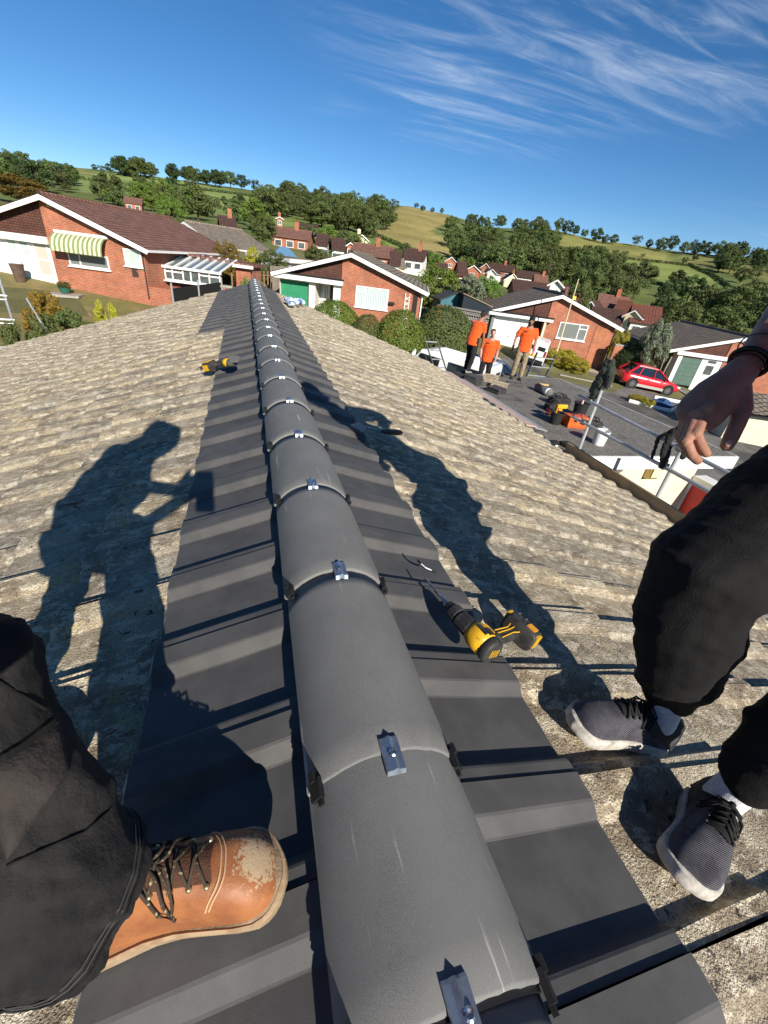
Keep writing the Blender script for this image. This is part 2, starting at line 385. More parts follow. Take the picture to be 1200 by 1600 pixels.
# ---------------------------------------------------------------- our bungalow: roof
PO = -.058                                       # height of tile tails over the slope line
def P_(x): return -SL*abs(x)+PO
TW = .275; XT = .435; GA = .305; XE = 4.25; XEL = -5.6; Y0, Y1 = -2.2, 10.5
house = thing('bungalow', 'tiled bungalow whose lichen covered roof with new grey ridge fills the foreground', 'house')
def slate_mat():
    mt = mat('new_dark_tile', (.062, .061, .061), (.084, .082, .081), 9, .62, .16, 700, spec=.4, c3=(.105, .103, .10), s3=2.2, t3=(.55, .8))
    return mt
newm = slate_mat()
def ridge_material():
    mt = bpy.data.materials.new('ridge_concrete'); mt.use_nodes = True; t = mt.node_tree; b = t.nodes['Principled BSDF']; n = t.nodes.new; k = t.links.new
    g = n('ShaderNodeNewGeometry').outputs['Position']; b.inputs['Roughness'].default_value = .72; b.inputs['Specular IOR Level'].default_value = .35
    def nz(s_, d_=5, st=None):
        src = g
        if st: mp = n('ShaderNodeMapping'); k(g, mp.inputs[0]); mp.inputs['Scale'].default_value = st; mp.inputs['Rotation'].default_value = (0, 0, .25); src = mp.outputs[0]
        q = n('ShaderNodeTexNoise'); k(src, q.inputs[0]); q.inputs['Scale'].default_value = s_; q.inputs['Detail'].default_value = d_; q.inputs['Roughness'].default_value = .65; return q.outputs[0]
    def mr(x, a, bb):
        q = n('ShaderNodeMapRange'); k(x, q.inputs[0]); q.inputs[1].default_value = a; q.inputs[2].default_value = bb; return q.outputs[0]
    def mx(f, a, bb):
        q = n('ShaderNodeMixRGB'); k(f, q.inputs[0])
        for i, v in ((1, a), (2, bb)):
            if isinstance(v, tuple): q.inputs[i].default_value = (*v, 1)
            else: k(v, q.inputs[i])
        return q.outputs[0]
    c = mx(mr(nz(7), .35, .65), (.098, .099, .095), (.142, .142, .136))
    c = mx(mr(nz(1100, 2), .40, .80), c, (.30, .30, .29))
    sc_ = nz(9, 4, (7, .30, 7)); gate = mr(nz(3), .46, .58)
    c = mx(mr(nz(2.2, 6, (1.6, .7, 1)), .50, .72), c, (.185, .185, .175))
    mm = n('ShaderNodeMath'); mm.operation = 'MULTIPLY'; k(mr(sc_, .63, .70), mm.inputs[0]); k(gate, mm.inputs[1])
    c = mx(mm.outputs[0], c, (.42, .42, .41))
    k(c, b.inputs['Base Color'])
    bp = n('ShaderNodeBump'); bp.inputs['Strength'].default_value = .4; bp.inputs['Distance'].default_value = .0012; k(nz(1900, 2), bp.inputs['Height']); k(bp.outputs[0], b.inputs['Normal'])
    return mt
ridgem = ridge_material()
def old_material():
    mt = bpy.data.materials.new('lichen_tile'); mt.use_nodes = True; t = mt.node_tree; b = t.nodes['Principled BSDF']; n = t.nodes.new; k = t.links.new
    gg = n('ShaderNodeNewGeometry'); g = gg.outputs['Position']; b.inputs['Roughness'].default_value = .95; b.inputs['Specular IOR Level'].default_value = .12
    oi = n('ShaderNodeObjectInfo').outputs['Random']
    def nz(s_, d_=6, st=None, r_=.65, off=0):
        mp = n('ShaderNodeMapping'); k(g, mp.inputs[0]); mp.inputs['Location'].default_value = (off, off*.7, off*.3)
        if st: mp.inputs['Scale'].default_value = st
        q = n('ShaderNodeTexNoise'); k(mp.outputs[0], q.inputs[0]); q.inputs['Scale'].default_value = s_; q.inputs['Detail'].default_value = d_; q.inputs['Roughness'].default_value = r_; return q.outputs[0]
    def mr(x, a, bb, lo=0, hi=1):
        q = n('ShaderNodeMapRange'); q.interpolation_type = 'SMOOTHSTEP'; k(x, q.inputs[0]); q.inputs[1].default_value = a; q.inputs[2].default_value = bb; q.inputs[3].default_value = lo; q.inputs[4].default_value = hi; return q.outputs[0]
    def mx(f, a, bb):
        q = n('ShaderNodeMixRGB'); k(f, q.inputs[0])
        for i, v in ((1, a), (2, bb)):
            if isinstance(v, tuple): q.inputs[i].default_value = (*v, 1)
            else: k(v, q.inputs[i])
        return q.outputs[0]
    c = mx(mr(nz(14, 4), .35, .65), (.27, .215, .15), (.42, .35, .25))
    c = mx(mr(nz(5, 4, None, .6, 3), .42, .66), c, (.52, .44, .315))
    # crusty cream lichen in patches stretched down the slope
    c = mx(mr(nz(26, 5, (.6, 1.2, 1), .72, 9), .50, .60), c, (.68, .60, .45))
    c = mx(mr(nz(11, 4, None, .7, 17), .58, .66), c, (.50, .42, .25))
    c = mx(mr(nz(38, 4, None, .75, 31), .59, .68), c, (.085, .072, .056))
    c = mx(mr(nz(9, 4, (.5, 1.6, 1), .7, 47), .62, .74), c, (.20, .165, .12))
    c = mx(mr(nz(7, 4, (.4, 1.5, 1), .7, 61), .66, .72), c, (.27, .12, .075))
    c = mx(mr(nz(13, 3, None, .6, 77), .70, .74), c, (.66, .62, .52))
    gm = n('ShaderNodeMixRGB'); gm.blend_type = 'MULTIPLY'; gm.inputs[0].default_value = 1; k(c, gm.inputs[1]); gq = n('ShaderNodeMapRange'); k(nz(210, 3, None, .7, 5), gq.inputs[0]); gq.inputs[1].default_value = .3; gq.inputs[2].default_value = .7; gq.inputs[3].default_value = .58; gq.inputs[4].default_value = 1.32; k(gq.outputs[0], gm.inputs[2]); c = gm.outputs[0]
    h = n('ShaderNodeHueSaturation'); k(c, h.inputs['Color']); k(mr(oi, 0, 1, .91, 1.06), h.inputs['Value']); k(mr(oi, 0, 1, .85, 1.05), h.inputs['Saturation'])
    k(h.outputs[0], b.inputs['Base Color'])
    bp = n('ShaderNodeBump'); bp.inputs['Strength'].default_value = .9; bp.inputs['Distance'].default_value = .012
    ad = n('ShaderNodeMath'); ad.operation = 'ADD'; k(nz(60, 5, None, .75, 9), ad.inputs[0]); k(nz(220, 2), ad.inputs[1]); k(ad.outputs[0], bp.inputs['Height']); k(bp.outputs[0], b.inputs['Normal'])
    return mt
oldm = old_material()
PROF = [(.0015, .027), (.024, .027), (.029, .0255), (.041, .002), (.046, 0), (.191, 0), (.195, .0015), (.219, .0265), (.224, .029), (.2735, .031)]
def tile_mesh(name, side, L, tilt, m_, rough=0, seed=0, bev=.004, thick=.022, hs=.86, edge=None, lap=.002):
    """one interlocking tile; local x runs down the slope (side=+1 right, -1 left), y across"""
    rnd = random.Random(seed); mb = MB(); rows = []
    us = [0, L*.5, L-bev, L, L]; hz = [-tilt, -tilt*.5, 0, -bev*.9, -thick-.004]
    for i, (u, h) in enumerate(zip(us, hz)):
        ju = [rnd.uniform(-rough, rough) for _ in PROF]
        rows.append([V((side*(u+(ju[j] if i >= 3 else 0)), v, -SL*u+h+(q*hs+(lap if j == len(PROF)-1 else 0))*(1 if i < 4 else .15)+(rnd.uniform(-rough, rough)*.6 if i < 4 else 0))) for j, (v, q) in enumerate(PROF)])
    if side < 0: rows = [list(reversed(r_)) for r_ in rows]
    mb.loft(rows, caps=False, closed=False)
    if edge: mb.m = [1 if 2*(len(PROF)-1) <= i_ < 3*(len(PROF)-1) else 0 for i_ in range(len(mb.f))]
    # side edges
    for end in (0, len(PROF)-1):
        a = rows[0][end]; b = rows[2][end]; dn = V((0, 0, -.02)); q = [a, b, b+dn, a+dn]
        mb.add(q if (end == 0) else q[::-1], [(0, 1, 2, 3)])
    me = mb.mesh(name, [m_, edge] if edge else m_)
    return me
edgem = mat('worn_tile_edge', (.11, .11, .11), (.34, .34, .33), 35, .8, ramp_=(.48, .62))
nR = [tile_mesh('roof_tile', 1, XT-.07, .012, newm, .0006, i, edge=edgem) for i in range(3)]
nL = [tile_mesh('roof_tile', -1, XT-.07, .012, newm, .0006, i, edge=edgem) for i in range(3)]
yR0, yL0 = -.289, -.09
rnd = random.Random(3)
def place_tile(me, side, xh, y, name, jit):
    o = link(name, me, house, (side*xh, y, P_(xh)+rnd.uniform(-jit, jit)*.6))
    o.rotation_euler = (rnd.uniform(-jit, jit)*.25, 0, rnd.uniform(-jit, jit)*1.2); return o
for side, ms, y0 in ((1, nR, yR0), (-1, nL, yL0)):
    j = -7
    while y0+(j+1)*TW < Y1+.05:
        place_tile(ms[j % 3], side, .07, y0+j*TW, 'roof_tile', .002); j += 1
# second course of new tiles at the far left
nL2 = [tile_mesh('roof_tile', -1, GA+.02, .020, newm, .0006, i+7) for i in range(3)]
j = 0
while yL0+(j+1)*TW < Y1+.05:
    if yL0+j*TW > 5.0: place_tile(nL2[j % 3], -1, XT-.02, yL0+j*TW, 'roof_tile', .002)
    j += 1
# old tiles: courses down the slope
oR = [tile_mesh('old_tile', 1, GA+.03, .026, oldm, .0042, i+20, .006, .024, .72, lap=.009) for i in range(7)]
oL = [tile_mesh('old_tile', -1, GA+.03, .026, oldm, .0042, i+30, .006, .024, .72, lap=.009) for i in range(7)]
spots = []
for side, y0, xe in ((1, yR0, XE), (-1, yL0, -XEL)):
    i = 0
    while XT+i*GA < xe-.05:
        j = -7
        while y0+(j+1)*TW < Y1+.05:
            y = y0+j*TW; xh = XT+i*GA-.03
            if not (side < 0 and i == 0 and y > 5.0):
                c = V((side*(xh+.15), y+.13, P_(xh+.15))); px = proj(c); dd = (c-CAM).dot(_fw)
                vis = dd > .1 and -60 < px[0] < 1260 and 400 < px[1] < 1680
                spots.append((0 if vis else 1, (c-CAM).length, side, xh, y))
            j += 1
        i += 1
spots.sort()
rest = MB()
for n_, (vis, dd, side, xh, y) in enumerate(spots):
    me = (oR if side > 0 else oL)[rnd.randrange(7)]
    if n_ < 300: place_tile(me, side, xh, y, 'old_tile', .009)
    else:
        o = V((side*xh, y, P_(xh)+rnd.uniform(-.005, .005))); a = rnd.uniform(-.008, .008)
        rest.add([o+V((v.co.x-a*v.co.y, v.co.y+a*v.co.x, v.co.z)) for v in me.vertices], [tuple(p_.vertices) for p_ in me.polygons])
tag(rest.build('old_tile_field', oldm, house), kind='stuff')
# roof deck, walls, fascia
wallm = mat('cream_render', (.62, .56, .42), (.68, .62, .48), 3, .9, .25, 90)
whitep = mat('white_paint', (.78, .77, .74), (.72, .71, .68), 4, .45, 0)
deckm = mat('roof_felt', (.02, .02, .02), rough=.95)
mb = MB()
for s_, xe in ((1, XE-.1), (-1, -XEL-.1)):
    mb.prism([(0, Y0+.1, -.12), (s_*xe, Y0+.1, P_(xe)-.06), (s_*xe, Y0+.1, P_(xe)-.14), (0, Y0+.1, -.2)], (0, 1, 0), Y1-Y0-.2)
mb.build('roof_deck', deckm, house)
zg = -6.2
mb = MB(); mb.b6(XEL+.55, XE-.55, Y0+.4, Y1-.35, zg, -1.62); mb.prism([(XEL+.55, Y0+.4, -1.62), (XE-.55, Y0+.4, -1.62), (XE-.55, Y0+.4, -1.47), (0, Y0+.4, -.22), (XEL+.55, Y0+.4, -1.9)], (0, 1, 0), Y1-Y0-.75); mb.build('wall', wallm, house)
mb = MB(); mb.b6(XE-.13, XE-.09, Y0+.1, Y1-.1, P_(XE)-.28, P_(XE)-.055); mb.build('fascia', whitep, house)
mb = MB(); mb.b6(XEL+.09, XEL+.13, Y0+.1, Y1-.1, P_(XEL)-.28, P_(XEL)-.055); mb.build('fascia', whitep, house)
# verge strips at the far gable
mb = MB()
for s_, xe in ((1, XE), (-1, -XEL)): mb.prism([(0, Y1-.04, -.13), (s_*xe, Y1-.04, P_(xe)-.05), (s_*xe, Y1-.04, P_(xe)-.2), (0, Y1-.04, -.28)], (0, 1, 0), .03)
mb.build('verge_board', whitep, house)
# comb filler under the ridge
blackp = mat('black_plastic', (.012, .012, .013), rough=.5, spec=.4)
mb = MB()
for s_ in (1, -1): mb.prism([(s_*.075, Y0, -.02), (s_*.118, Y0, -.048), (s_*.112, Y0, P_(.112)+.0), (s_*.07, Y0, P_(.07)+.0)], (0, 1, 0), Y1-Y0)
mb.build('ridge_roll', blackp, house)
# ridge tiles with clips
HWR, CZ, EZ = .1225, .032, -.046
def arc(k_, dr=0, hw=HWR):
    a0 = 2*math.atan((CZ-EZ)/hw); r_ = hw/math.sin(a0); cz = CZ-r_
    a = a0*k_; return V(((r_+dr)*math.sin(a), 0, cz+(r_+dr)*math.cos(a)))
def ridge_mesh(seed):
    rn = random.Random(seed); mb = MB(); n = 20; L = .446; rings = []
    for y, dr in ((0, -.006), (.0, .0035), (.004, .006), (.05, .005), (.2, .003), (.4, 0), (L, -.001), (L, -.014)):
        rings.append([arc(-1+2*i/n, dr)+V((0, y+(rn.uniform(-.0012, .0012) if y < .01 else 0), 0)) for i in range(n+1)])
    inner = [arc(-1+2*i/n, -.010)+V((0, 0.0, 0)) for i in range(n+1)]
    mb.loft([inner]+rings, caps=False, closed=False)
    for i in (0, n):   # long bottom edges
        sgn = -1 if i == 0 else 1
        a, b = rings[2][i], rings[6][i]; w_ = V((-sgn*.012, 0, .002))
        mb.add([a, b, b+w_, a+w_], [(0, 1, 2, 3) if sgn > 0 else (3, 2, 1, 0)])
    me = mb.mesh('ridge_tile', ridgem, True)
    return me
zinc = mat('zinc_clip', (.40, .46, .54), (.30, .35, .42), 60, .36, 0, metal=.85, spec=.5)
screwm = mat('screw_steel', (.45, .45, .46), rough=.3, metal=1)
rms = [ridge_mesh(i) for i in range(4)]
# shiny strap: a folded strip over the crest with a ridge down its middle
mb = MB(); yy = [-.034, -.030, .020, .024]; prof = [(-.0155, .0), (-.0145, .0035), (-.006, .004), (0, .0085), (.006, .004), (.0145, .0035), (.0155, .0)]
rows = [[V((x, y, CZ+.0065+z-(.010 if y < -.033 else 0)+(.0 if y < .021 else -.004))) for x, z in prof] for y in yy]
mb.loft(rows, caps=False, closed=False); clip_me = mb.mesh('ridge_clip', zinc)
mb = MB(); mb.loft([[V((r_*math.cos(a), -.006+r_*math.sin(a), CZ+z)) for a in (2*math.pi*i/10 for i in range(10))] for r_, z in ((.0065, .0115), (.0065, .0145), (.004, .0165), (.0012, .0155))]); screw_me = mb.mesh('screw', screwm)
# black union band in the joint and its side lugs
mb = MB(); n = 16
mb.loft([[arc(-1+2*i/n, d_)+V((0, y, 0)) for i in range(n+1)] for y, d_ in ((-.006, -.012), (-.006, -.0015), (.012, -.0015))], caps=False, closed=False); union_me = mb.mesh('ridge_union', blackp)
def lug_mesh(k_):
    mb = MB(); c = arc(k_, .006); t = (arc(k_+.01)-arc(k_-.01)).normalized(); nrm = V((-t.z, 0, t.x)); nrm = nrm if nrm.z > 0 else -nrm
    ax = (t, V((0, 1, 0)), nrm)
    mb.box(c+V((0, -.004, 0))+nrm*.002, (.022, .030, .009), ax); mb.box(c+V((0, .014, 0))+nrm*.003, (.010, .016, .016), ax); mb.box(c+V((0, -.022, 0))+t*.004-nrm*.001, (.008, .012, .007), ax)
    return mb.mesh('ridge_lug', blackp)
lugs = [lug_mesh(-.82), lug_mesh(.90)]
for k_ in range(-5, 23):
    y = .45*k_ if k_ >= 0 else -.27+.45*(k_+1); t = link('ridge_tile', rms[k_ % 4], house, (rnd.uniform(-.002, .002), y+.001, rnd.uniform(-.0015, .0015))); t.rotation_euler = (rnd.uniform(-.002, .002), 0, rnd.uniform(-.004, .004))
    c = link('ridge_clip', clip_me, t, (.004*math.sin(k_*2.1), 0, 0)); link('screw', screw_me, t)
    link('ridge_union', union_me, t)
    for l in lugs: link('ridge_lug', l, t)
# ridge end cap
mb = MB(); mb.prism([arc(-1+2*i/12, .004)+V((0, 10.35, 0)) for i in range(13)], (0, 1, 0), .015); mb.build('ridge_end', ridgem, house)

# ---------------------------------------------------------------- materials for houses
def brickmat(name, c1, c2, mortar, bw=.225, rh=.075, ms=.012, offset=.5, bump=.4, rough=.9, swap=False, var=.5):
    mt = bpy.data.materials.new(name); mt.use_nodes = True; t = mt.node_tree; b = t.nodes['Principled BSDF']; n = t.nodes.new; k = t.links.new
    b.inputs['Roughness'].default_value = rough; b.inputs['Specular IOR Level'].default_value = .2
    tcn = n('ShaderNodeTexCoord').outputs['Object']; sp = n('ShaderNodeSeparateXYZ'); k(tcn, sp.inputs[0])
    cb = n('ShaderNodeCombineXYZ')
    if swap:     # roofs: along the ridge and down the slope
        k(sp.outputs[1], cb.inputs[0]); k(sp.outputs[0], cb.inputs[1])
    else:
        ad = n('ShaderNodeMath'); ad.operation = 'ADD'; k(sp.outputs[0], ad.inputs[0]); k(sp.outputs[1], ad.inputs[1]); k(ad.outputs[0], cb.inputs[0]); k(sp.outputs[2], cb.inputs[1])
    br = n('ShaderNodeTexBrick'); k(cb.outputs[0], br.inputs[0]); br.inputs['Scale'].default_value = 1; br.inputs['Brick Width'].default_value = bw; br.inputs['Row Height'].default_value = rh
    br.inputs['Mortar Size'].default_value = ms; br.offset = offset; br.inputs['Color1'].default_value = (*c1, 1); br.inputs['Color2'].default_value = (*c2, 1); br.inputs['Mortar'].default_value = (*mortar, 1); br.inputs['Mortar Smooth'].default_value = .2
    nz = n('ShaderNodeTexNoise'); k(tcn, nz.inputs[0]); nz.inputs['Scale'].default_value = 1.7; nz.inputs['Detail'].default_value = 8; nz.inputs['Roughness'].default_value = .7
    mr = n('ShaderNodeMapRange'); k(nz.outputs[0], mr.inputs[0]); mr.inputs[1].default_value = .3; mr.inputs[2].default_value = .7; mr.inputs[3].default_value = 1-var*.5; mr.inputs[4].default_value = 1+var*.5
    h = n('ShaderNodeHueSaturation'); k(br.outputs[0], h.inputs['Color']); k(mr.outputs[0], h.inputs['Value']); k(h.outputs[0], b.inputs['Base Color'])
    bp = n('ShaderNodeBump'); bp.invert = True; bp.inputs['Strength'].default_value = bump; bp.inputs['Distance'].default_value = .03; k(br.outputs['Fac'], bp.inputs['Height']); k(bp.outputs[0], b.inputs['Normal'])
    return mt
brick = brickmat('red_brick', (.43, .115, .052), (.32, .085, .042), (.36, .25, .18))
hung = brickmat('hung_tile', (.13, .055, .04), (.095, .045, .035), (.03, .018, .015), .17, .11, .012)
rt_red = brickmat('brown_roof_tile', (.27, .135, .10), (.20, .105, .08), (.05, .03, .025), .3, .3, .03, 0, .8, swap=True)
rt_grey = brickmat('grey_roof_tile', (.29, .24, .185), (.22, .185, .145), (.05, .043, .036), .3, .3, .03, 0, .8, swap=True)
rt_brown = brickmat('dull_roof_tile', (.26, .21, .165), (.20, .165, .13), (.045, .038, .032), .3, .3, .03, 0, .8, swap=True)
white = mat('white_upvc', (.80, .79, .76), rough=.4, coord='O')
whitew = mat('white_wall', (.74, .71, .64), (.68, .65, .58), 1.2, .85)
glass = mat('window_glass', (.06, .075, .075), (.10, .12, .12), 2.5, .06, spec=.8, coord='O')
def curtain_mat(name, c1, c2, sc_=9):
    mt = bpy.data.materials.new(name); mt.use_nodes = True; t = mt.node_tree; b = t.nodes['Principled BSDF']; n = t.nodes.new; k = t.links.new
    wv = n('ShaderNodeTexWave'); wv.inputs['Scale'].default_value = sc_*.32; wv.inputs['Distortion'].default_value = 1.2; wv.inputs['Detail'].default_value = 2; k(n('ShaderNodeTexCoord').outputs['Object'], wv.inputs[0])
    m_ = n('ShaderNodeMixRGB'); k(wv.outputs[0], m_.inputs[0]); m_.inputs[1].default_value = (*c1, 1); m_.inputs[2].default_value = (*c2, 1); k(m_.outputs[0], b.inputs['Base Color'])
    b.inputs['Roughness'].default_value = .12; b.inputs['Specular IOR Level'].default_value = .6; return mt
curt = curtain_mat('curtained_glass', (.34, .42, .42), (.62, .68, .68))
curt2 = curtain_mat('dim_curtained_glass', (.10, .12, .12), (.25, .27, .25), 12)
netg = mat('pale_blind_glass', (.42, .50, .47), (.5, .57, .53), 3, .12, spec=.6, coord='O')
greend = mat('green_door_paint', (.035, .25, .125), (.03, .22, .11), 3, .5)
greend2 = mat('sage_door_paint', (.075, .13, .105), (.09, .15, .12), 3, .55)
redd = mat('red_door_paint', (.42, .025, .025), (.36, .02, .02), 3, .4)
darkv = mat('dark_timber', (.03, .022, .018), rough=.8)
brownd = mat('brown_door', (.11, .045, .025), rough=.6)
greyp = mat('grey_plastic', (.2, .2, .2), rough=.6)

class House:
    def __init__(s, name, label, O, th, hw, e, depth, base, roofm, wallm_=None, group=None):
        s.O = V(O); s.th = R(th); s.hw = hw; s.e = e; s.k = e/hw; s.D = depth; s.base = base
        s.E = V((math.cos(s.th), math.sin(s.th), 0)); s.B = V((-math.sin(s.th), math.cos(s.th), 0))
        s.o = thing(name, label, 'house', group, s.O); s.o.rotation_euler = (0, 0, s.th); s.roofm = roofm; s.wall = wallm_ or brick
    def loc(s, px, py, d=.4):
        P = onplane(px, py, s.O+s.B*d, s.B)-s.O; return P.dot(s.E), P.z
    def rz(s, x): return -abs(x)*s.k
    def roof(s, barge=True):
        hw, e, D = s.hw, s.e, s.D
        for sg in (1, -1):
            mb = MB(); pl = [(0, 0, 0), (sg*hw, 0, -e), (sg*hw, 0, -e-.10), (0, 0, -.10)]; mb.prism(pl if sg < 0 else pl[::-1], (0, 1, 0), D); r_ = mb.build('roof', s.roofm, s.o)
        mb = MB(); mb.tube([(0, -.01, .0), (0, D+.01, .0)], .11, 8); mb.build('roof_ridge', s.roofm, s.o)
        if barge:
            for sg in (1, -1):
                for d0 in (-.03, D):
                    mb = MB(); pl = [(sg*.0, d0, -.05), (sg*(hw+.02), d0, -e-.05), (sg*(hw+.02), d0, -e-.27), (0, d0, -.27)]; mb.prism(pl if sg < 0 else pl[::-1], (0, 1, 0), .03); mb.build('bargeboard', white, s.o)
            mb = MB()
            mb.box((hw+.03, D/2, -e-.12), (.1, D, .11)); mb.build('gutter', white, s.o)
            mb = MB(); mb.box((-hw-.03, D/2, -e-.12), (.1, D, .11)); mb.build('gutter', white, s.o)
    def body(s, s0, dl=1.3, df=.4, left=None):
        hw = s.hw-.4; D = s.D-.35; z = s.base-1.2
        mb = MB(); pl = [(s0, df, z), (hw, df, z), (hw, df, s.rz(hw)-.1), (max(0, s0), df, s.rz(max(0, s0))-.1)]
        if s0 < 0: pl.append((s0, df, s.rz(s0)-.1))
        mb.prism(pl, (0, 1, 0), D-df); mb.build('wall', s.wall, s.o)
        if dl is not None:
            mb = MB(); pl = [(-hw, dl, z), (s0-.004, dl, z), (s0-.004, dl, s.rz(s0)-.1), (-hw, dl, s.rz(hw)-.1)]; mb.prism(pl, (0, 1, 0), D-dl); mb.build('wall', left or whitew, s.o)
            zt = -s.e-.12
            mb = MB(); mb.prism([(-hw, df+.06, zt), (s0-.004, df+.06, zt), (s0-.004, df+.06, s.rz(s0)-.1), (-hw, df+.06, s.rz(hw)-.1)], (0, 1, 0), dl-df-.07); mb.build('tile_hanging', hung, s.o)
    def win(s, corners, d=.4, bars=(), pane=None, sill=True, fw_=.065, proud=.05, name='window'):
        q = [s.loc(x, y, d) for x, y in corners]; x0 = (q[0][0]+q[3][0])/2; x1 = (q[1][0]+q[2][0])/2; z1 = (q[0][1]+q[1][1])/2; z0 = (q[2][1]+q[3][1])/2
        return s.winl(x0, x1, z0, z1, d, bars, pane, sill, fw_, proud, name)
    def winl(s, x0, x1, z0, z1, d=.4, bars=(), pane=None, sill=True, fw_=.065, proud=.05, name='window'):
        f = MB(); y0, y1 = d-proud, d-.003
        f.b6(x0, x1, y0, y1, z1-fw_, z1); f.b6(x0, x1, y0, y1, z0, z0+fw_); f.b6(x0, x0+fw_, y0, y1, z0+fw_, z1-fw_); f.b6(x1-fw_, x1, y0, y1, z0+fw_, z1-fw_)
        for b_ in bars:
            if b_[0] == 'v': xx = x0+(x1-x0)*b_[1]; f.b6(xx-fw_/2, xx+fw_/2, y0+.004, y1, z0+fw_, z1-fw_)
            else:
                zz_ = z0+(z1-z0)*b_[1]; xa = x0+(x1-x0)*b_[2]; xb = x0+(x1-x0)*b_[3]; f.b6(xa+fw_*.5, xb-fw_*.5, y0+.006, y1, zz_-fw_/2, zz_+fw_/2)
        o = f.build(name, white, s.o)
        p_ = MB(); p_.b6(x0+fw_*.7, x1-fw_*.7, d-.018, d-.006, z0+fw_*.7, z1-fw_*.7); p_.build('pane', pane or glass, o)
        if sill: q = MB(); q.b6(x0-.06, x1+.06, d-proud-.07, d-.003, z0-.07, z0-.004); q.build('sill', white, o)
        return o
    def panel(s, name, m_, x0, x1, z0, z1, y0, y1, parent=None):
        mb = MB(); mb.b6(x0, x1, y0, y1, z0, z1); return mb.build(name, m_, parent or s.o)
def up_and_over(h, x0, x1, z0, z1, d, m_, ribs=4, horiz=False):
    mb = MB(); mb.b6(x0, x1, d-.03, d, z0, z1)
    n = ribs
    for i in range(n):
        if horiz: a = z0+.06+(z1-z0-.12)*i/n; b = z0+.06+(z1-z0-.12)*(i+1)/n-.03; mb.b6(x0+.05, x1-.05, d-.045, d-.031, a, b)
        else: a = x0+.06+(x1-x0-.12)*i/n; b = x0+.06+(x1-x0-.12)*(i+1)/n-.04; mb.b6(a, b, d-.045, d-.031, z0+.08, z1-.08)
    o = mb.build('garage_door', m_, h.o)
    mb = MB(); mb.b6((x0+x1)/2-.05, (x0+x1)/2+.05, d-.09, d-.046, z0+.75, z0+.8); mb.build('handle', greyp, o)
    return o

# ---- house A: big brick gable with striped awning on the left
A = House('bungalow', 'red brick bungalow with green striped awning over its window, left side', (-9.5, 28.4, 1.55), -19, 4.9, 1.72, 13, -4.1, rt_red)
A.roof(); sA = A.loc(74, 372)[0]
A.body(sA, 1.0)
A.win([(107, 391), (171, 404), (171, 423), (108, 413)], bars=(('v', .28),), pane=curt2)
A.win([(193, 387), (221, 392), (222, 418), (196, 414)], pane=netg)
aw0 = A.loc(87, 360); aw1 = A.loc(168, 375); awb = A.loc(168, 401)
def stripe_mat():
    mt = bpy.data.materials.new('awning_stripe'); mt.use_nodes = True; t = mt.node_tree; b = t.nodes['Principled BSDF']; n = t.nodes.new; k = t.links.new
    sp = n('ShaderNodeSeparateXYZ'); k(n('ShaderNodeTexCoord').outputs['Object'], sp.inputs[0])
    a = n('ShaderNodeMath'); a.operation = 'MULTIPLY'; k(sp.outputs[0], a.inputs[0]); a.inputs[1].default_value = 4.3
    f = n('ShaderNodeMath'); f.operation = 'FRACT'; k(a.outputs[0], f.inputs[0]); g = n('ShaderNodeMath'); g.operation = 'GREATER_THAN'; k(f.outputs[0], g.inputs[0]); g.inputs[1].default_value = .5
    m_ = n('ShaderNodeMixRGB'); k(g.outputs[0], m_.inputs[0]); m_.inputs[1].default_value = (.62, .60, .42, 1); m_.inputs[2].default_value = (.20, .26, .10, 1); k(m_.outputs[0], b.inputs['Base Color']); b.inputs['Roughness'].default_value = .9; return mt
mb = MB(); x0, x1, zt, zb = aw0[0], aw1[0], (aw0[1]+aw1[1])/2, awb[1]
sec = [(0, zt), (-.3, zt-.06), (-.55, zt-.25), (-.68, zt-.5), (-.72, zb), (-.69, zb), (-.64, zt-.5), (-.52, zt-.29), (-.29, zt-.1), (0, zt-.04)]
mb.prism([(x0, .39+y, z) for y, z in sec], (1, 0, 0), x1-x0)
awn = mb.build('awning', stripe_mat(), A.o)
mb = MB(); mb.b6(x0-.05, x1+.05, .30, .395, zt-.02, zt+.10); mb.build('awning_cassette', white, awn)
a0 = A.loc(72, 312); a1 = A.loc(80, 324); A.panel('alarm_box', mat('cream_plastic', (.65, .58, .36), rough=.5), a0[0], a1[0], a1[1], a0[1], .32, .397)
a0 = A.loc(206, 420); a1 = A.loc(217, 433); A.panel('wall_plaque', mat('slate_plaque', (.05, .035, .03), (.3, .2, .12), 9, .7, ramp_=(.55, .7), coord='O'), a0[0], a1[0], a1[1], a0[1], .36, .397)
# white garage front and porch on the left of A
zf = -A.e-.1
A.panel('porch_fascia', white, -A.hw+.1, sA-.01, zf-.32, zf, .30, 1.0)
zb = A.loc(60, 432, .5)[1]
pd = A.panel('garage_front', white, -A.hw+.3, sA-.02, A.base-.6, zf-.33, .62, .99)
for (c, nm) in (([(8, 366), (24, 369), (31, 398), (15, 394)], 'window'), ([(27, 369), (43, 372), (50, 402), (34, 398)], 'window')): A.win(c, .62, (), netg, False, .05, .04, nm)
A.win([(50, 370), (72, 374), (86, 433), (62, 429)], .62, (('h', .42, 0, 1), ('h', .85, 0, 1)), mat('cream_blind', (.5, .47, .4), rough=.3), False, .06, .05, 'porch_door')
for xx in ((12, 380), (30, 384)):
    a = A.loc(xx[0], 402, .62); A.panel('door_panel', mat('white_panel', (.74, .73, .71), rough=.5), a[0], a[0]+.75, A.loc(xx[0]+12, 428, .62)[1], a[1]-.1, .60, .617)
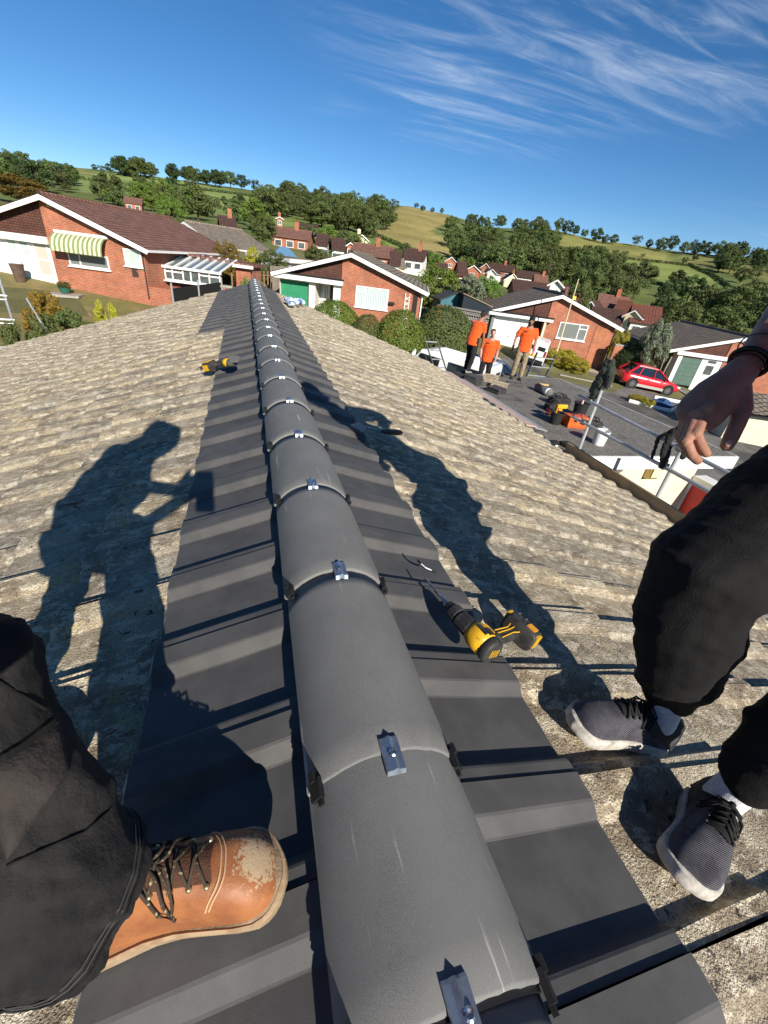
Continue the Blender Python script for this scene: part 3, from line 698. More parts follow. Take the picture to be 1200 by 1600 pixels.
# lean-to conservatory and black fence on the right of A
sw = A.hw-.4
c0 = A.loc(266, 403, 1.6); c1 = A.loc(328, 432, 1.6)
con = A.winl(sw+.05, sw+3.2, A.base+.9, -A.e-.85, 2.2, (('v', .14), ('v', .33), ('v', .47), ('v', .62), ('v', .80), ('h', .7, 0, .33), ('h', .7, .62, 1)), glass, True, .07, .06, 'conservatory')
mb = MB()
for i in range(7):
    x = sw+.05+i*.51; mb.prism([(x, 2.1, -A.e-.85), (x+.09, 2.1, -A.e-.85), (x+.09, 5.0, -A.e-.2), (x, 5.0, -A.e-.2)], (0, 0, 1), .07)
mb.b6(sw+.0, sw+3.3, 2.02, 2.12, -A.e-.88, -A.e-.76); gb = mb.build('glazing_bar', white, con)
mb = MB(); mb.prism([(sw+.06, 2.15, -A.e-.84), (sw+3.2, 2.15, -A.e-.84), (sw+3.2, 5.0, -A.e-.21), (sw+.06, 5.0, -A.e-.21)], (0, 0, 1), .012); mb.build('glass_roof', mat('roof_glass', (.16, .19, .19), rough=.08, spec=.8), con)
A.panel('wall', brick, sw+.01, sw+1.7, A.base-1.2, -A.e-1.75, .42, 2.1)       # low side wall
A.panel('wall', brick, sw+3.2, sw+4.1, A.base-1.2, -A.e-.35, 4.6, 6.6)        # wing behind
mb = MB(); mb.prism([(sw+.2, 4.4, -A.e-.12), (sw+4.3, 4.4, -A.e-.30), (sw+4.3, 4.4, -A.e-.44), (sw+.2, 4.4, -A.e-.26)], (0, 1, 0), 2.4); mb.build('wing_roof', rt_red, A.o)
mb = MB(); mb.b6(sw+3.0, sw+4.36, 4.28, 4.39, -A.e-.52, -A.e-.36); mb.build('gutter', white, A.o)
mb = MB(); mb.tube([(sw-.06, .37, -A.e-.3), (sw-.06, .37, A.base)], .035, 6); mb.build('downpipe', mat('black_pipe', (.03, .03, .03), rough=.5), A.o)

# ---- house B: middle bungalow with green garage door
B = House('bungalow', 'middle brick bungalow with green garage door and curtained window', (5.98, 28.57, .87), -20.6, 4.9, 1.55, 11, -4.1, rt_grey)
B.roof(); sB = B.loc(534, 430)[0]; B.body(sB, 1.9)
B.win([(557, 446), (608, 452.5), (605, 485.5), (554, 477.5)], bars=(('v', .27), ('h', .72, 0, .27)), pane=curt)
zf = -B.e-.02
B.panel('porch_fascia', white, -B.hw+.1, sB+.12, zf-.30, zf-.02, .12, 1.9)
B.panel('porch_roof', deckm, -B.hw+.05, sB+.16, zf-.018, zf+.05, .06, .45)
g0 = B.loc(437, 436); g1 = B.loc(482, 442); gz = B.base+.1
up_and_over(B, g0[0], g1[0], gz, (g0[1]+g1[1])/2, .75, greend, 3)
B.panel('pier', whitew, -B.hw+.35, g0[0]-.01, B.base-1, zf-.31, .5, 1.85)
p1 = B.loc(492, 450)[0]; B.panel('pier', whitew, g1[0]+.01, p1, B.base-1, zf-.31, .5, 1.85)
B.panel('door_header', white, g0[0]-.005, g1[0]+.005, (g0[1]+g1[1])/2+.01, zf-.31, .5, .8)
cB = B.loc(524, 455)[0]; B.panel('column', white, cB-.13, sB-.02, B.base-1, zf-.31, .42, .6)
B.win([(497, 442), (515, 446), (515, 470), (497, 466)], 1.9, (('v', .5),), curt, True, .07)
q = B.loc(517, 446, 1.9); B.panel('front_door', brownd, q[0], q[0]+.85, B.base+.1, q[1], 1.84, 1.897)
c = [B.loc(634, 458), B.loc(653, 461), B.loc(650, 492), B.loc(629.5, 488)]; x0, x1, zt = (c[0][0]+c[3][0])/2, (c[1][0]+c[2][0])/2, c[0][1]
B.panel('side_porch', brick, x0+.3, x1-.12, B.base-1, zt-.1, .37, .397)
fr = B.panel('recess_shade', darkv, x1-.3, x1, B.base-1, zt, .355, .366); mb = MB()  # flat dark board, its colour stands in for shade inside the side porch
for i in range(7): mb.box((x0+.14, .36, B.base+.2+i*.3), (.3, .04, .05), (V((.8, 0, .6)), V((0, 1, 0)), V((-.6, 0, .8)))); mb.box((x0+.14, .345, B.base+.2+i*.3), (.3, .02, .05), (V((.8, 0, -.6)), V((0, 1, 0)), V((.6, 0, .8))))
mb.b6(x0, x0+.05, .33, .395, B.base, zt); mb.b6(x0+.27, x0+.32, .33, .395, B.base, zt); mb.build('lattice', whitew, B.o)
mb = MB(); mb.tube([(B.hw-.33, .33, -B.e-.3), (B.hw-.33, .33, B.base)], .045, 6); mb.build('downpipe', white, B.o)
mb = MB(); q = B.loc(612, 474); mb.b6(q[0]-.18, q[0]+.18, .2, .395, q[1]-.06, q[1]+.08); mb.build('wall_planter', darkv, B.o)

# ---- house C: bungalow with white garage door
C = House('bungalow', 'brick bungalow with white garage door behind the workers', (21.4, 28.35, .05), -22.5, 4.9, 1.62, 11, -4.1, rt_brown)
C.roof(); sC = C.loc(861, 480)[0]; C.body(sC, 1.7)
C.win([(876, 502), (920, 509), (912, 534), (868.5, 527)], bars=(('v', .70), ('h', .72, .70, 1)), pane=curt2)
zf = -C.e-.02
C.panel('porch_fascia', white, -C.hw+.1, sC+.35, zf-.26, zf-.04, .0, 1.7)
C.panel('porch_roof', deckm, -C.hw+.05, sC+.4, zf-.038, zf+.03, -.06, .45)
g0 = C.loc(776, 492, .6); g1 = C.loc(828, 498, .6)
up_and_over(C, g0[0], g1[0], C.base+.05, (g0[1]+g1[1])/2, .6, mat('white_garage', (.80, .79, .75), rough=.45), 8)
C.panel('pier', greyp, -C.hw+.35, g0[0]-.12, C.base-1, zf-.27, .35, 1.65)
C.panel('door_frame', white, g0[0]-.115, g0[0]-.005, C.base-.2, zf-.27, .5, 1.65); C.panel('door_frame', white, g1[0]+.005, g1[0]+.12, C.base-.2, zf-.27, .5, 1.65)
C.panel('door_header', white, g0[0]-.004, g1[0]+.004, (g0[1]+g1[1])/2+.01, zf-.27, .5, .8)
C.panel('front_door', darkv, g1[0]+.3, g1[0]+1.25, C.base, zf-.3, 1.62, 1.697); C.panel('porch_column', mat('cream_post', (.66, .58, .42), rough=.6), sC-.22, sC-.06, C.base-1, zf-.27, .1, .25)
d0 = C.loc(944, 515); d1 = C.loc(957, 558)
brick2 = brickmat('orange_brick', (.46, .15, .06), (.38, .12, .05), (.36, .22, .15))
C.panel('blocked_doorway', brick2, C.loc(935, 525)[0]-.35, C.loc(958, 525)[0]-.32, C.base-1, C.loc(944, 513)[1], .36, .397)
mb = MB(); mb.tube([(C.hw-.33, .33, -C.e-.3), (C.hw-.33, .33, C.base)], .045, 6); mb.build('downpipe', mat('brown_pipe', (.10, .05, .035), rough=.5), C.o)

# ---- house D: bungalow far right with sage garage door
D = House('bungalow', 'right hand bungalow with sage green garage door and white glazed door', (34.9, 23.85, -1.06), -24.8, 4.9, 1.55, 11, -4.1, rt_brown)
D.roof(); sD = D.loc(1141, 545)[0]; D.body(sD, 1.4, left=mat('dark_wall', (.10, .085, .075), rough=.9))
zf = -D.e-.02
D.panel('porch_fascia', white, -D.hw+.7, sD+1.2, zf-.30, zf-.04, .2, 1.35)
g0 = D.loc(1064, 558, .5); g1 = D.loc(1105, 564, .5); gl = D.loc(1052, 592, .5); xa = (g0[0]+gl[0])/2
up_and_over(D, xa, g1[0]-.4, D.base+.05, zf-.45, .5, greend2, 6, True)
D.panel('door_frame', white, xa-.32, xa-.01, D.base-.3, zf-.31, .4, 1.35); D.panel('door_header', mat('wood_header', (.28, .2, .15), rough=.7), xa, g1[0]-.4, zf-.44, zf-.31, .42, .7)
D.panel('white_front', white, g1[0]-.39, g1[0]+1.7, D.base-.3, zf-.31, .45, 1.35)
D.winl(g1[0]+.0, g1[0]+.7, D.base+1.0, zf-.75, .45, (), glass, False, .05, .03, 'door_light')
D.winl(g1[0]+.0, g1[0]+.7, zf-.68, zf-.4, .45, (), glass, False, .04, .03, 'door_light')
for i in range(2): D.panel('door_panel', mat('white_panel', (.74, .73, .71), rough=.5), g1[0]+.05+i*.34, g1[0]+.33+i*.34, D.base+.25, D.base+.85, .425, .447)
q = D.loc(1161, 532); D.panel('security_light', white, q[0]-.15, q[0]+.15, q[1]-.1, q[1]+.12, .2, .395)

# ---------------------------------------------------------------- ground sheets round the houses
def g2(px, py): 
    P = ont(px, py, 8); return (P.x, P.y)
sheet('road', [(9.6, -14), (70, -14), (70, 15), (40, 21.5), (33, 24.5), (27, 26.2), (21, 26.8), (15, 26.8), (5.0, 19), (5.0, 12.2), (9.6, 11.6)], asph, .004, 'grey tarmac road and driveways below the houses')
sheet('lawn', [(-40, 10.8), (-4.6, 10.8), (-3.2, 20), (-2.6, 26.6), (-5.5, 28.0), (-40, 39)], lawn, .006, 'sun dried front lawn of the left bungalow')
sheet('lawn', [(24.5, 24.9), (26.4, 24.2), (28.2, 24.0), (28.0, 25.6), (25.2, 26.3)], lawn2, .012, 'small green lawn patch beside the driveway')
sheet('gravel_bed', [(21.9, 26.75), (26.5, 25.3), (27.0, 26.1), (22.3, 27.9)], gravelm, .010, 'pale gravel bed along the brick wall')
def kerb(a, b, label):
    a = V(a); b = V(b); n_ = 10; mb = MB(); d = (b-a).normalized(); s_ = V((-d.y, d.x))*.09; rings = []
    for i in range(n_+1):
        q = a+(b-a)*(i/n_); z = H(q.x, q.y); rings.append([V((q.x-s_.x, q.y-s_.y, z-.05)), V((q.x+s_.x, q.y+s_.y, z-.05)), V((q.x+s_.x, q.y+s_.y, z+.11)), V((q.x-s_.x, q.y-s_.y, z+.10))])
    mb.loft(rings); return tag(mb.build('kerb', kerbm), label, None, None, 'structure')
kerb(V(g2(874, 587)), V(g2(955, 604)), 'pale concrete kerb edging the road')
kerb(V(g2(1060, 610)), V(g2(1085, 625)), 'pale kerb beside the right hand driveway')

# ---------------------------------------------------------------- flat roof garage beside us
def gravel_roof():
    return mat('mineral_felt', (.14, .13, .115), (.31, .29, .255), 30, .95, .6, 60, c3=(.085, .08, .072), s3=1.3, t3=(.5, .75), ramp_=(.42, .72))
FZ = -1.95
fr = thing('flat_roof_garage', 'cream walled garage extension with grey mineral felt flat roof and white fascia', 'garage')
mb = MB(); mb.prism([(3.9, 11.35, FZ-.2), (3.9, 5.95, FZ-.2), (5.55, 5.95, FZ-.2), (5.55, 5.42, FZ-.2), (9.4, 5.32, FZ-.2), (9.4, 11.35, FZ-.2)], (0, 0, 1), .2); mb.build('felt_roof', gravel_roof(), fr)
mb = MB(); mb.b6(3.9, 5.53, 5.91, 5.946, FZ-.27, FZ-.01); mb.prism([(5.51, 5.38, FZ-.27), (9.44, 5.28, FZ-.27), (9.44, 5.315, FZ-.27), (5.51, 5.415, FZ-.27)], (0, 0, 1), .26); mb.b6(9.405, 9.44, 5.33, 11.38, FZ-.27, FZ-.005); mb.b6(5.51, 5.545, 5.43, 5.90, FZ-.27, FZ-.01); mb.b6(3.9, 9.40, 11.355, 11.39, FZ-.27, FZ-.005)
mb.build('fascia', white, fr)
mb = MB(); mb.b6(4.0, 8.96, 5.62, 11.15, -6.2, FZ-.203); mb.build('wall', wallm, fr)
# kerb upstand where the felt turns up at the cut corner
mb = MB(); mb.b6(5.42, 5.62, 5.44, 5.95, FZ+.002, FZ+.07); mb.b6(4.3, 5.4, 5.90, 6.02, FZ+.002, FZ+.06); mb.build('felt_upstand', deckm, fr)
# red garage door in the return wall at the right, seen from the ridge
mb = MB(); mb.b6(9.0, 9.06, 3.0, 5.58, -6.2, -2.66)
for i in range(6): mb.b6(8.985, 8.999, 3.05+i*.42, 3.43+i*.42, -6.1, -2.72)
rd = mb.build('garage_door', redd, fr)
mb = MB(); mb.b6(8.94, 9.30, 2.9, 5.60, -2.655, -2.54); mb.build('door_header', white, fr)
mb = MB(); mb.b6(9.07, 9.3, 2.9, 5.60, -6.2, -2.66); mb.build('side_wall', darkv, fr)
# wall lamp on the cream wall
lp = onplane(1017, 733, (0, 5.62, 0), (0, 1, 0))
mb = MB(); mb.b6(lp.x-.13, lp.x+.13, 5.50, 5.617, lp.z-.17, lp.z+.17); l = mb.build('wall_lamp', mat('brass_lamp', (.42, .32, .12), rough=.35, metal=.6), fr)
mb = MB(); mb.b6(lp.x-.085, lp.x+.085, 5.47, 5.497, lp.z-.12, lp.z+.12); mb.build('lamp_glass', mat('frosted_lamp', (.7, .62, .4), rough=.2), l)
mb = MB(); q = onplane(965, 728, (0, 5.62, 0), (0, 1, 0)); mb.loft([[q+V((.13*math.cos(a), 0, .13*math.sin(a)))+V((0, y, 0)) for a in (2*math.pi*i/14 for i in range(14))] for y in (-.004, -.05, -.07)]); mb.build('wall_vent', mat('grey_vent', (.12, .12, .12), rough=.6), fr)
# pinkish eaves boards between the tiles and the felt roof
pinkm = mat('pink_primer_board', (.42, .30, .25), (.48, .37, .31), 2.5, .85, .1, 60)
for (y0, y1, m_) in ((5.95, 7.85, pinkm), (7.87, 9.9, pinkm)):
    mb = MB(); mb.prism([(4.24, y0, -1.515), (4.82, y0, -1.60), (4.82, y0, -1.625), (4.24, y0, -1.54)], (0, 1, 0), y1-y0); mb.build('eaves_board', m_, house)
mb = MB(); mb.prism([(4.84, 6.0, -1.64), (5.12, 6.0, -1.70), (5.12, 6.0, -1.72), (4.84, 6.0, -1.66)], (0, 1, 0), 3.6); mb.build('eaves_tray', mat('grey_tray', (.28, .29, .31), rough=.5), house)

# ---------------------------------------------------------------- scaffolding rail at the right eave
galv = mat('galvanised_tube', (.50, .52, .53), (.40, .42, .43), 9, .45, .05, 90, metal=.25, spec=.5)
fitm = mat('scaffold_fitting', (.25, .25, .24), rough=.5, metal=.6)
SX = 4.62
def sp_(px, py): return onplane(px, py, (SX, 0, 0), (1, 0, 0))
sf = thing('scaffold_rail', 'galvanised scaffold guard rail with two posts along the right eave', 'scaffolding')
p1 = sp_(955, 570); p1b = sp_(906, 697); p3 = sp_(1067, 698)
for y, zt in ((p1.y, p1.z), (p3.y, p3.z+.03), (1.5, -.55)):
    mb = MB(); mb.tube([(SX, y, -4.4), (SX, y, zt)], .024, 10); mb.build('post', galv, sf)
za = sp_(925, 627); zb = sp_(1067, 700); zm = sp_(915, 660); zm2 = sp_(1040, 728)
for q0, q1 in ((za, zb), (zm, zm2)):
    d = (q1-q0).normalized(); mb = MB(); mb.tube([q0-d*.25+V((-.05, 0, 0)), q0+d*4.6+V((-.05, 0, 0))], .024, 10); mb.build('rail', galv, sf)
for q in (za, zb, zm, zm2):
    mb = MB(); mb.box(q+V((-.025, 0, 0)), (.09, .07, .07)); mb.tube([q+V((-.03, .03, .03)), q+V((-.03, .09, .05))], .008, 6); mb.build('coupler', fitm, sf)
q = sp_(977, 716); mb = MB(); mb.tube([V((SX-.1, q.y, -2.2)), V((SX-.1, q.y, q.z))], .024, 10); mb.build('stub_post', galv, sf)
# scaffold plank (toe board) by the eave
woodm = mat('scaffold_plank_wood', (.58, .40, .22), (.48, .32, .17), 3, .85, .25, 60, stretch=(6, .6, 6), c3=(.25, .16, .08), s3=2, t3=(.55, .75))
b0 = onplane(888, 691, (4.46, 0, 0), (1, 0, 0)); b1 = onplane(1080, 810, (4.46, 0, 0), (1, 0, 0)); d = (b1-b0).normalized()
mb = MB(); L_ = 3.4; zc_ = V((0, 0, -.115)); mb.box(b0+d*(L_/2)+zc_, (.04, L_, .225), (V((1, 0, 0)), d, V((1, 0, 0)).cross(d))); tag(mb.build('toe_board', woodm), 'weathered timber scaffold board on edge along the right eave', 'board')
mb = MB()
# left scaffold tower
tw = thing('scaffold_tower', 'aluminium scaffold tower frame at the far left edge', 'scaffolding')
def lp_(px, py): return pt(px, py, 9.5)
alu = mat('aluminium', (.62, .63, .64), (.5, .51, .52), 12, .35, 0, metal=.7, spec=.5)
a = lp_(-6, 420); b = lp_(27, 525); d = (b-a); 
mb = MB(); mb.tube([a, V((a.x, a.y, a.z-5.6))], .03, 8); mb.build('post', alu, tw)
mb = MB(); mb.tube([V((a.x-1.3, a.y-.2, a.z)), V((a.x-1.3, a.y-.2, a.z-5.6))], .03, 8); mb.build('post', alu, tw)
for k_ in (.55, 1.07):
    z = a.z-k_; mb = MB(); mb.tube([V((a.x+.05, a.y, z)), V((a.x-1.35, a.y-.2, z))], .027, 8); mb.build('rung', alu, tw)
    mb = MB(); mb.tube([V((a.x+.03, a.y-.02, z-.08)), V((a.x-1.33, a.y-.22, z-.1))], .02, 8); mb.build('rung', alu, tw)
mb = MB(); mb.tube([V((a.x+.3, a.y+.3, a.z-.6)), V((a.x+.75, a.y+.4, a.z-2.2))], .022, 8); mb.build('brace', alu, tw)

# ---------------------------------------------------------------- vehicles
tyrem = mat('tyre_rubber', (.015, .015, .015), rough=.85)
carglass = mat('car_glass', (.012, .016, .02), rough=.05, spec=.9)
rimm = mat('alloy_rim', (.45, .45, .46), rough=.3, metal=.8)
blackt = mat('black_trim', (.02, .02, .021), rough=.6)
platey = mat('yellow_plate', (.75, .55, .05), rough=.5)
lampr = mat('red_lamp', (.35, .01, .01), rough=.15, spec=.7); lampw = mat('clear_lamp', (.6, .62, .65), rough=.1, spec=.8)
def wheel(parent, c, r_, side):
    mb = MB(); c = V(c)
    def ring(rr, y): return [c+V((rr*math.cos(a), y, rr*math.sin(a))) for a in (2*math.pi*i/20 for i in range(20))]
    y0, y1 = (-.1*side, .1*side)
    mb.loft([ring(r_*.62, y0), ring(r_*.95, y0), ring(r_, y0*.6), ring(r_, y1*.6), ring(r_*.95, y1), ring(r_*.60, y1)]); wo = mb.build('wheel', tyrem, parent, False)
    mb = MB(); mb.loft([ring(r_*.60, y1*.9), ring(r_*.60, y1*1.02), ring(r_*.55, y1*1.02), ring(r_*.53, y1*.82)], caps=False)
    for i in range(10):
        a = 2*math.pi*i/10; u = V((math.cos(a), 0, math.sin(a))); t = V((-math.sin(a), 0, math.cos(a))); mb.box(c+u*r_*.30+V((0, y1*.98, 0)), (r_*.52, .02, r_*.08), (u, V((0, 1, 0)), t))
    mb.build('rim', rimm, wo)
    mb = MB(); mb.loft([ring(r_*.6, y1*.7), ring(r_*.05, y1*.72)]); mb.build('brake_disc', blackt, wo)
def car(name, label, paint, loc, heading, L=4.3, W=1.8, Hh=1.6, suv=True, hatch=True, scale=1):
    """local x forward; sills at z=0 is the ground"""
    o = thing(name, label, 'car', None, loc)
    o.rotation_euler = heading
    o.scale = (scale,)*3
    h = L/2; w_ = W/2; zb = .30 if suv else .24; belt = Hh*.62; hood = Hh*.60
    st = [(-h, zb+.25, belt-.18, .80), (-h+.06, zb+.05, belt-.02, .93), (-h+.5, zb, belt+.03, 1), (-h+1.5, zb-.04, belt, 1), (0, zb-.04, belt-.02, 1), (h-1.45, zb-.04, belt-.04, 1), (h-1.15, zb, hood, .99), (h-.5, zb, hood-.10, .96), (h-.12, zb+.05, hood-.22, .86), (h, zb+.16, hood-.34, .70)]
    rings = []
    for x, z0, z1, kw in st:
        y = w_*kw; rings.append([V((x, -y*.92, z0)), V((x, -y, z0+.12)), V((x, -y*1.0, z0+(z1-z0)*.62)), V((x, -y*.94, z1-.06)), V((x, -y*.84, z1)), V((x, 0, z1+.03)), V((x, y*.84, z1)), V((x, y*.94, z1-.06)), V((x, y, z0+(z1-z0)*.62)), V((x, y, z0+.12)), V((x, y*.92, z0))])
    mb = MB(); mb.loft(rings); body = mb.build('body', paint, o, True)
    # glasshouse
    rb = -h+.22; fb = h-1.05; xr = -h+.85; xf = h-2.0
    def gh(z, x0, x1, y): return [V((x0, -y, z)), V((x1, -y*.96, z)), V((x1+.06, 0, z)), V((x1, y*.96, z)), V((x0, y, z)), V((x0-.05, 0, z))]
    mb = MB(); mb.loft([gh(belt-.03, rb, fb, w_*.86), gh(Hh-.08, xr, xf, w_*.70)]); mb.build('windows', carglass, o)
    mb = MB(); mb.loft([gh(Hh-.085, xr-.04, xf+.04, w_*.715), gh(Hh-.02, xr+.03, xf-.05, w_*.68), gh(Hh+.03, xr+.3, xf-.4, w_*.5)]); mb.build('roof', paint, o, False)
    for sy in (-1, 1):
        for (xa, xb, wd) in ((fb, xf+.02, .09), (-.0, -.06, .07), (-h+1.05, -h+1.2, .10), (rb+.02, xr, .16)):
            mb = MB(); mb.tube([(xa, sy*w_*.865, belt-.02), (xb, sy*w_*.715, Hh-.07)], wd*.5, 6); mb.build('pillar', paint, o)
        mb = MB(); mb.tube([(xr+.15, sy*w_*.60, Hh+.01), (xf-.4, sy*w_*.60, Hh+.02)], .016, 6); mb.build('roof_rail', rimm, o)
        mb = MB(); mb.b6(-h+.95, h-1.05, sy*w_*.985-.02, sy*w_*.985+.02, zb-.06, zb+.12); mb.build('sill_trim', mat('silver_trim', (.4, .38, .35), rough=.5), o)
        mb = MB(); mb.ball((fb-.25, sy*(w_+.08), belt+.04), (.07, .1, .07), 8); mb.build('mirror', blackt, o)
        for xh in (-.35, .65-.0): 
            mb = MB(); mb.b6(xh-.1, xh+.08, sy*w_*1.0-.02, sy*w_*1.0+.02, belt-.2, belt-.17); mb.build('door_handle', paint, o)
        for xw in (-h+.82, h-.88):
            mb = MB(); mb.loft([[V((xw+.42*math.cos(a), sy*(w_-.25), .355+.42*math.sin(a))) for a in (2*math.pi*i/18 for i in range(18))], [V((xw+.42*math.cos(a), sy*(w_*1.006), .355+.42*math.sin(a))) for a in (2*math.pi*i/18 for i in range(18))]]); mb.build('wheel_arch', blackt, o)
            wheel(o, (xw, sy*(w_-.085), .355), .355, sy)
        mb = MB(); mb.box((h-.16, sy*w_*.68, hood-.28), (.22, .34, .12)); mb.build('headlight', lampw, o)
        mb = MB(); mb.box((-h+.10, sy*w_*.80, belt-.16), (.2, .3, .12)); mb.build('tail_light', lampr, o)
    mb = MB(); mb.b6(-h-.02, -h+.3, -w_*.84, w_*.84, zb-.02, zb+.25); mb.build('bumper', blackt, o)
    mb = MB(); mb.b6(h-.2, h+.01, -w_*.6, w_*.6, zb+.02, zb+.2); mb.build('grille', blackt, o)
    mb = MB(); mb.b6(-h-.035, -h-.022, -.26, .26, zb+.28, zb+.39); mb.build('number_plate', platey, o)
    return o
def slope_heading(P, d):
    """rotation so that +x follows ground direction d at P"""
    d = V((d.x, d.y, 0)).normalized(); z1 = H(P.x+d.x, P.y+d.y); z0 = H(P.x-d.x, P.y-d.y); f = V((d.x, d.y, (z1-z0)/2)).normalized()
    s_ = V((-d.y, d.x, 0)); zr = H(P.x+s_.x, P.y+s_.y); zl = H(P.x-s_.x, P.y-s_.y); l = V((s_.x, s_.y, (zr-zl)/2)).normalized(); u = f.cross(l).normalized(); l = u.cross(f)
    return Matrix((f, l, u)).transposed().to_euler()
redpaint = mat('red_car_paint', (.55, .012, .022), rough=.25, spec=.6, coat=.8)
w0 = ont(984, 606, 12); w1 = ont(1038.5, 617.5, 12); d = V((w1.x-w0.x, w1.y-w0.y, 0)).normalized(); lft = V((-d.y, d.x, 0))
wb = (w1-w0).length; s_ = wb/2.6; c = (w0+w1)/2+lft*.8*s_
car('parked_car', 'bright red SUV parked on the road', redpaint, (c.x, c.y, H(c.x, c.y)+.004), slope_heading(c, d), 4.3, 1.8, 1.6, True, True, s_)
print('red car scale', s_, c)
def by_roof(px, py, hgt):
    z = -4.2
    for _ in range(8): P = onz(px, py, z+hgt); z = H(P.x, P.y)
    return P
navy = mat('navy_car_paint', (.008, .014, .032), rough=.2, spec=.6, coat=.8)
P = by_roof(646, 523, 1.5); d = onz(700, 520, P.z)-onz(610, 512, P.z)
car('parked_car', 'dark navy car parked beyond the roof, in front of the clipped bushes', navy, (P.x, P.y, H(P.x, P.y)+.004), slope_heading(P, -d), 4.2, 1.8, 1.5, False)
bluep = mat('blue_car_paint', (.02, .045, .09), rough=.2, spec=.6, coat=.8)
P = by_roof(782, 562, 1.45)
car('parked_car', 'dark blue car on the driveway, seen between the two right hand workers', bluep, (P.x, P.y, H(P.x, P.y)+.004), slope_heading(P, V((1, -.35, 0))), 4.0, 1.75, 1.45, False)
vanw = mat('white_van_paint', (.78, .78, .76), rough=.3, spec=.5, coat=.5)
def van(label, loc, heading, L=4.6, W=1.85, Hh=1.95, ribs=True, door=False):
    o = thing('van', label, 'van', None, loc); o.rotation_euler = heading; h, w_ = L/2, W/2; rings = []
    for x, z0, z1, kw in ((-h, .35, Hh-.05, .95), (-h+.06, .3, Hh, 1), (h-1.9, .28, Hh, 1), (h-1.55, .28, Hh-.08, .99)):
        y = w_*kw; rings.append([V((x, -y, z0)), V((x, -y, z1*.62)), V((x, -y*.90, z1-.1)), V((x, -y*.80, z1)), V((x, y*.80, z1)), V((x, y*.90, z1-.1)), V((x, y, z1*.62)), V((x, y, z0))])
    for x, z0, z1, kw in ((h-1.0, .28, 1.12, .98), (h-.3, .3, .98, .95), (h-.04, .36, .82, .86)):
        y = w_*kw; rings.append([V((x, -y, z0)), V((x, -y, z1*.8)), V((x, -y*.95, z1-.06)), V((x, -y*.84, z1)), V((x, y*.84, z1)), V((x, y*.95, z1-.06)), V((x, y, z1*.8)), V((x, y, z0))])
    mb = MB(); mb.loft(rings); mb.build('body', vanw, o)
    mb = MB(); mb.prism([(h-1.54, -w_*.82, Hh-.16), (h-1.54, w_*.82, Hh-.16), (h-1.02, w_*.88, 1.16), (h-1.02, -w_*.88, 1.16)], (.12, 0, .08), .16); mb.build('windscreen', carglass, o)
    for sy in (-1, 1):
        mb = MB(); mb.prism([(h-1.6, sy*w_*.945, Hh-.2), (h-2.5, sy*w_*.945, Hh-.2), (h-2.5, sy*w_*1.004, 1.12), (h-1.35, sy*w_*1.0, 1.12)], (0, sy, .1), .01); mb.build('side_window', carglass, o)
        mb = MB(); mb.prism([(-h+1.7, sy*w_*.945, Hh-.22), (-h+.35, sy*w_*.945, Hh-.22), (-h+.35, sy*w_*1.004, 1.15), (-h+1.7, sy*w_*1.004, 1.15)], (0, sy, .1), .01); mb.build('side_window', carglass, o)
        for xw in (-h+.85, h-.8): wheel(o, (xw, sy*(w_-.08), .33), .33, sy)
        mb = MB(); mb.box((-h-.005, sy*w_*.88, 1.0), (.05, .12, .4)); mb.build('tail_light', lampr, o)
        mb = MB(); mb.box((h-.1, sy*w_*.66, .8), (.2, .3, .16)); mb.build('headlight', lampw, o)
    for sy in (-1, 1): mb = MB(); mb.b6(-h-.012, -h+.0, sy*w_*.46-w_*.30, sy*w_*.46+w_*.30, 1.15, Hh-.3); mb.build('rear_window', carglass, o)
    mb = MB(); mb.b6(-h-.03, -h-.013, -.26, .26, .72, .84); mb.build('number_plate', platey, o)
    mb = MB(); mb.b6(-h-.06, -h+.1, -w_*.95, w_*.95, .32, .56); mb.build('bumper', blackt, o)
    if ribs:
        for i in range(6):
            y = -w_*.62+i*w_*.248; mb = MB(); mb.b6(-h+.2, h-2.0, y-.03, y+.03, Hh-.01, Hh+.018); mb.build('roof_rib', vanw, o)
    if door:
        mb = MB(); a = V((h-1.35, w_, 0)); dd = V((-.35, .95, 0)).normalized()
        fr_ = [(0, .4), (1.0, .4), (1.0, 1.1), (.55, 1.78), (.05, 1.82), (0, 1.1)]
        mb.tube([a+dd*x+V((0, 0, z)) for x, z in fr_[2:]]+[a+V((0, 0, 1.1))], .05, 6); mb.prism([a+dd*x+V((0, 0, z)) for x, z in ((0, .4), (1.0, .4), (1.0, 1.1), (0, 1.1))], (.9, .35, 0), .06); mb.build('open_door', vanw, o)
    return o
P = by_roof(702, 550, 1.95); d = onz(735, 560, P.z)-onz(628, 536, P.z); P = P-d.normalized()*.3
van('white van with ribbed roof and open cab door beyond our roof', (P.x, P.y, H(P.x, P.y)+.004), slope_heading(P, -d), 4.6, 1.85, 1.95, True, True)
P = by_roof(842, 524, 1.75)
van('white van parked on the drive behind the right hand worker', (P.x, P.y, H(P.x, P.y)+.004), slope_heading(P, V((.62, .78, 0))), 3.6, 1.6, 1.7, False)
def ladder(label, top_px, bot, topz_extra, n_, wd, wdir):
    pass
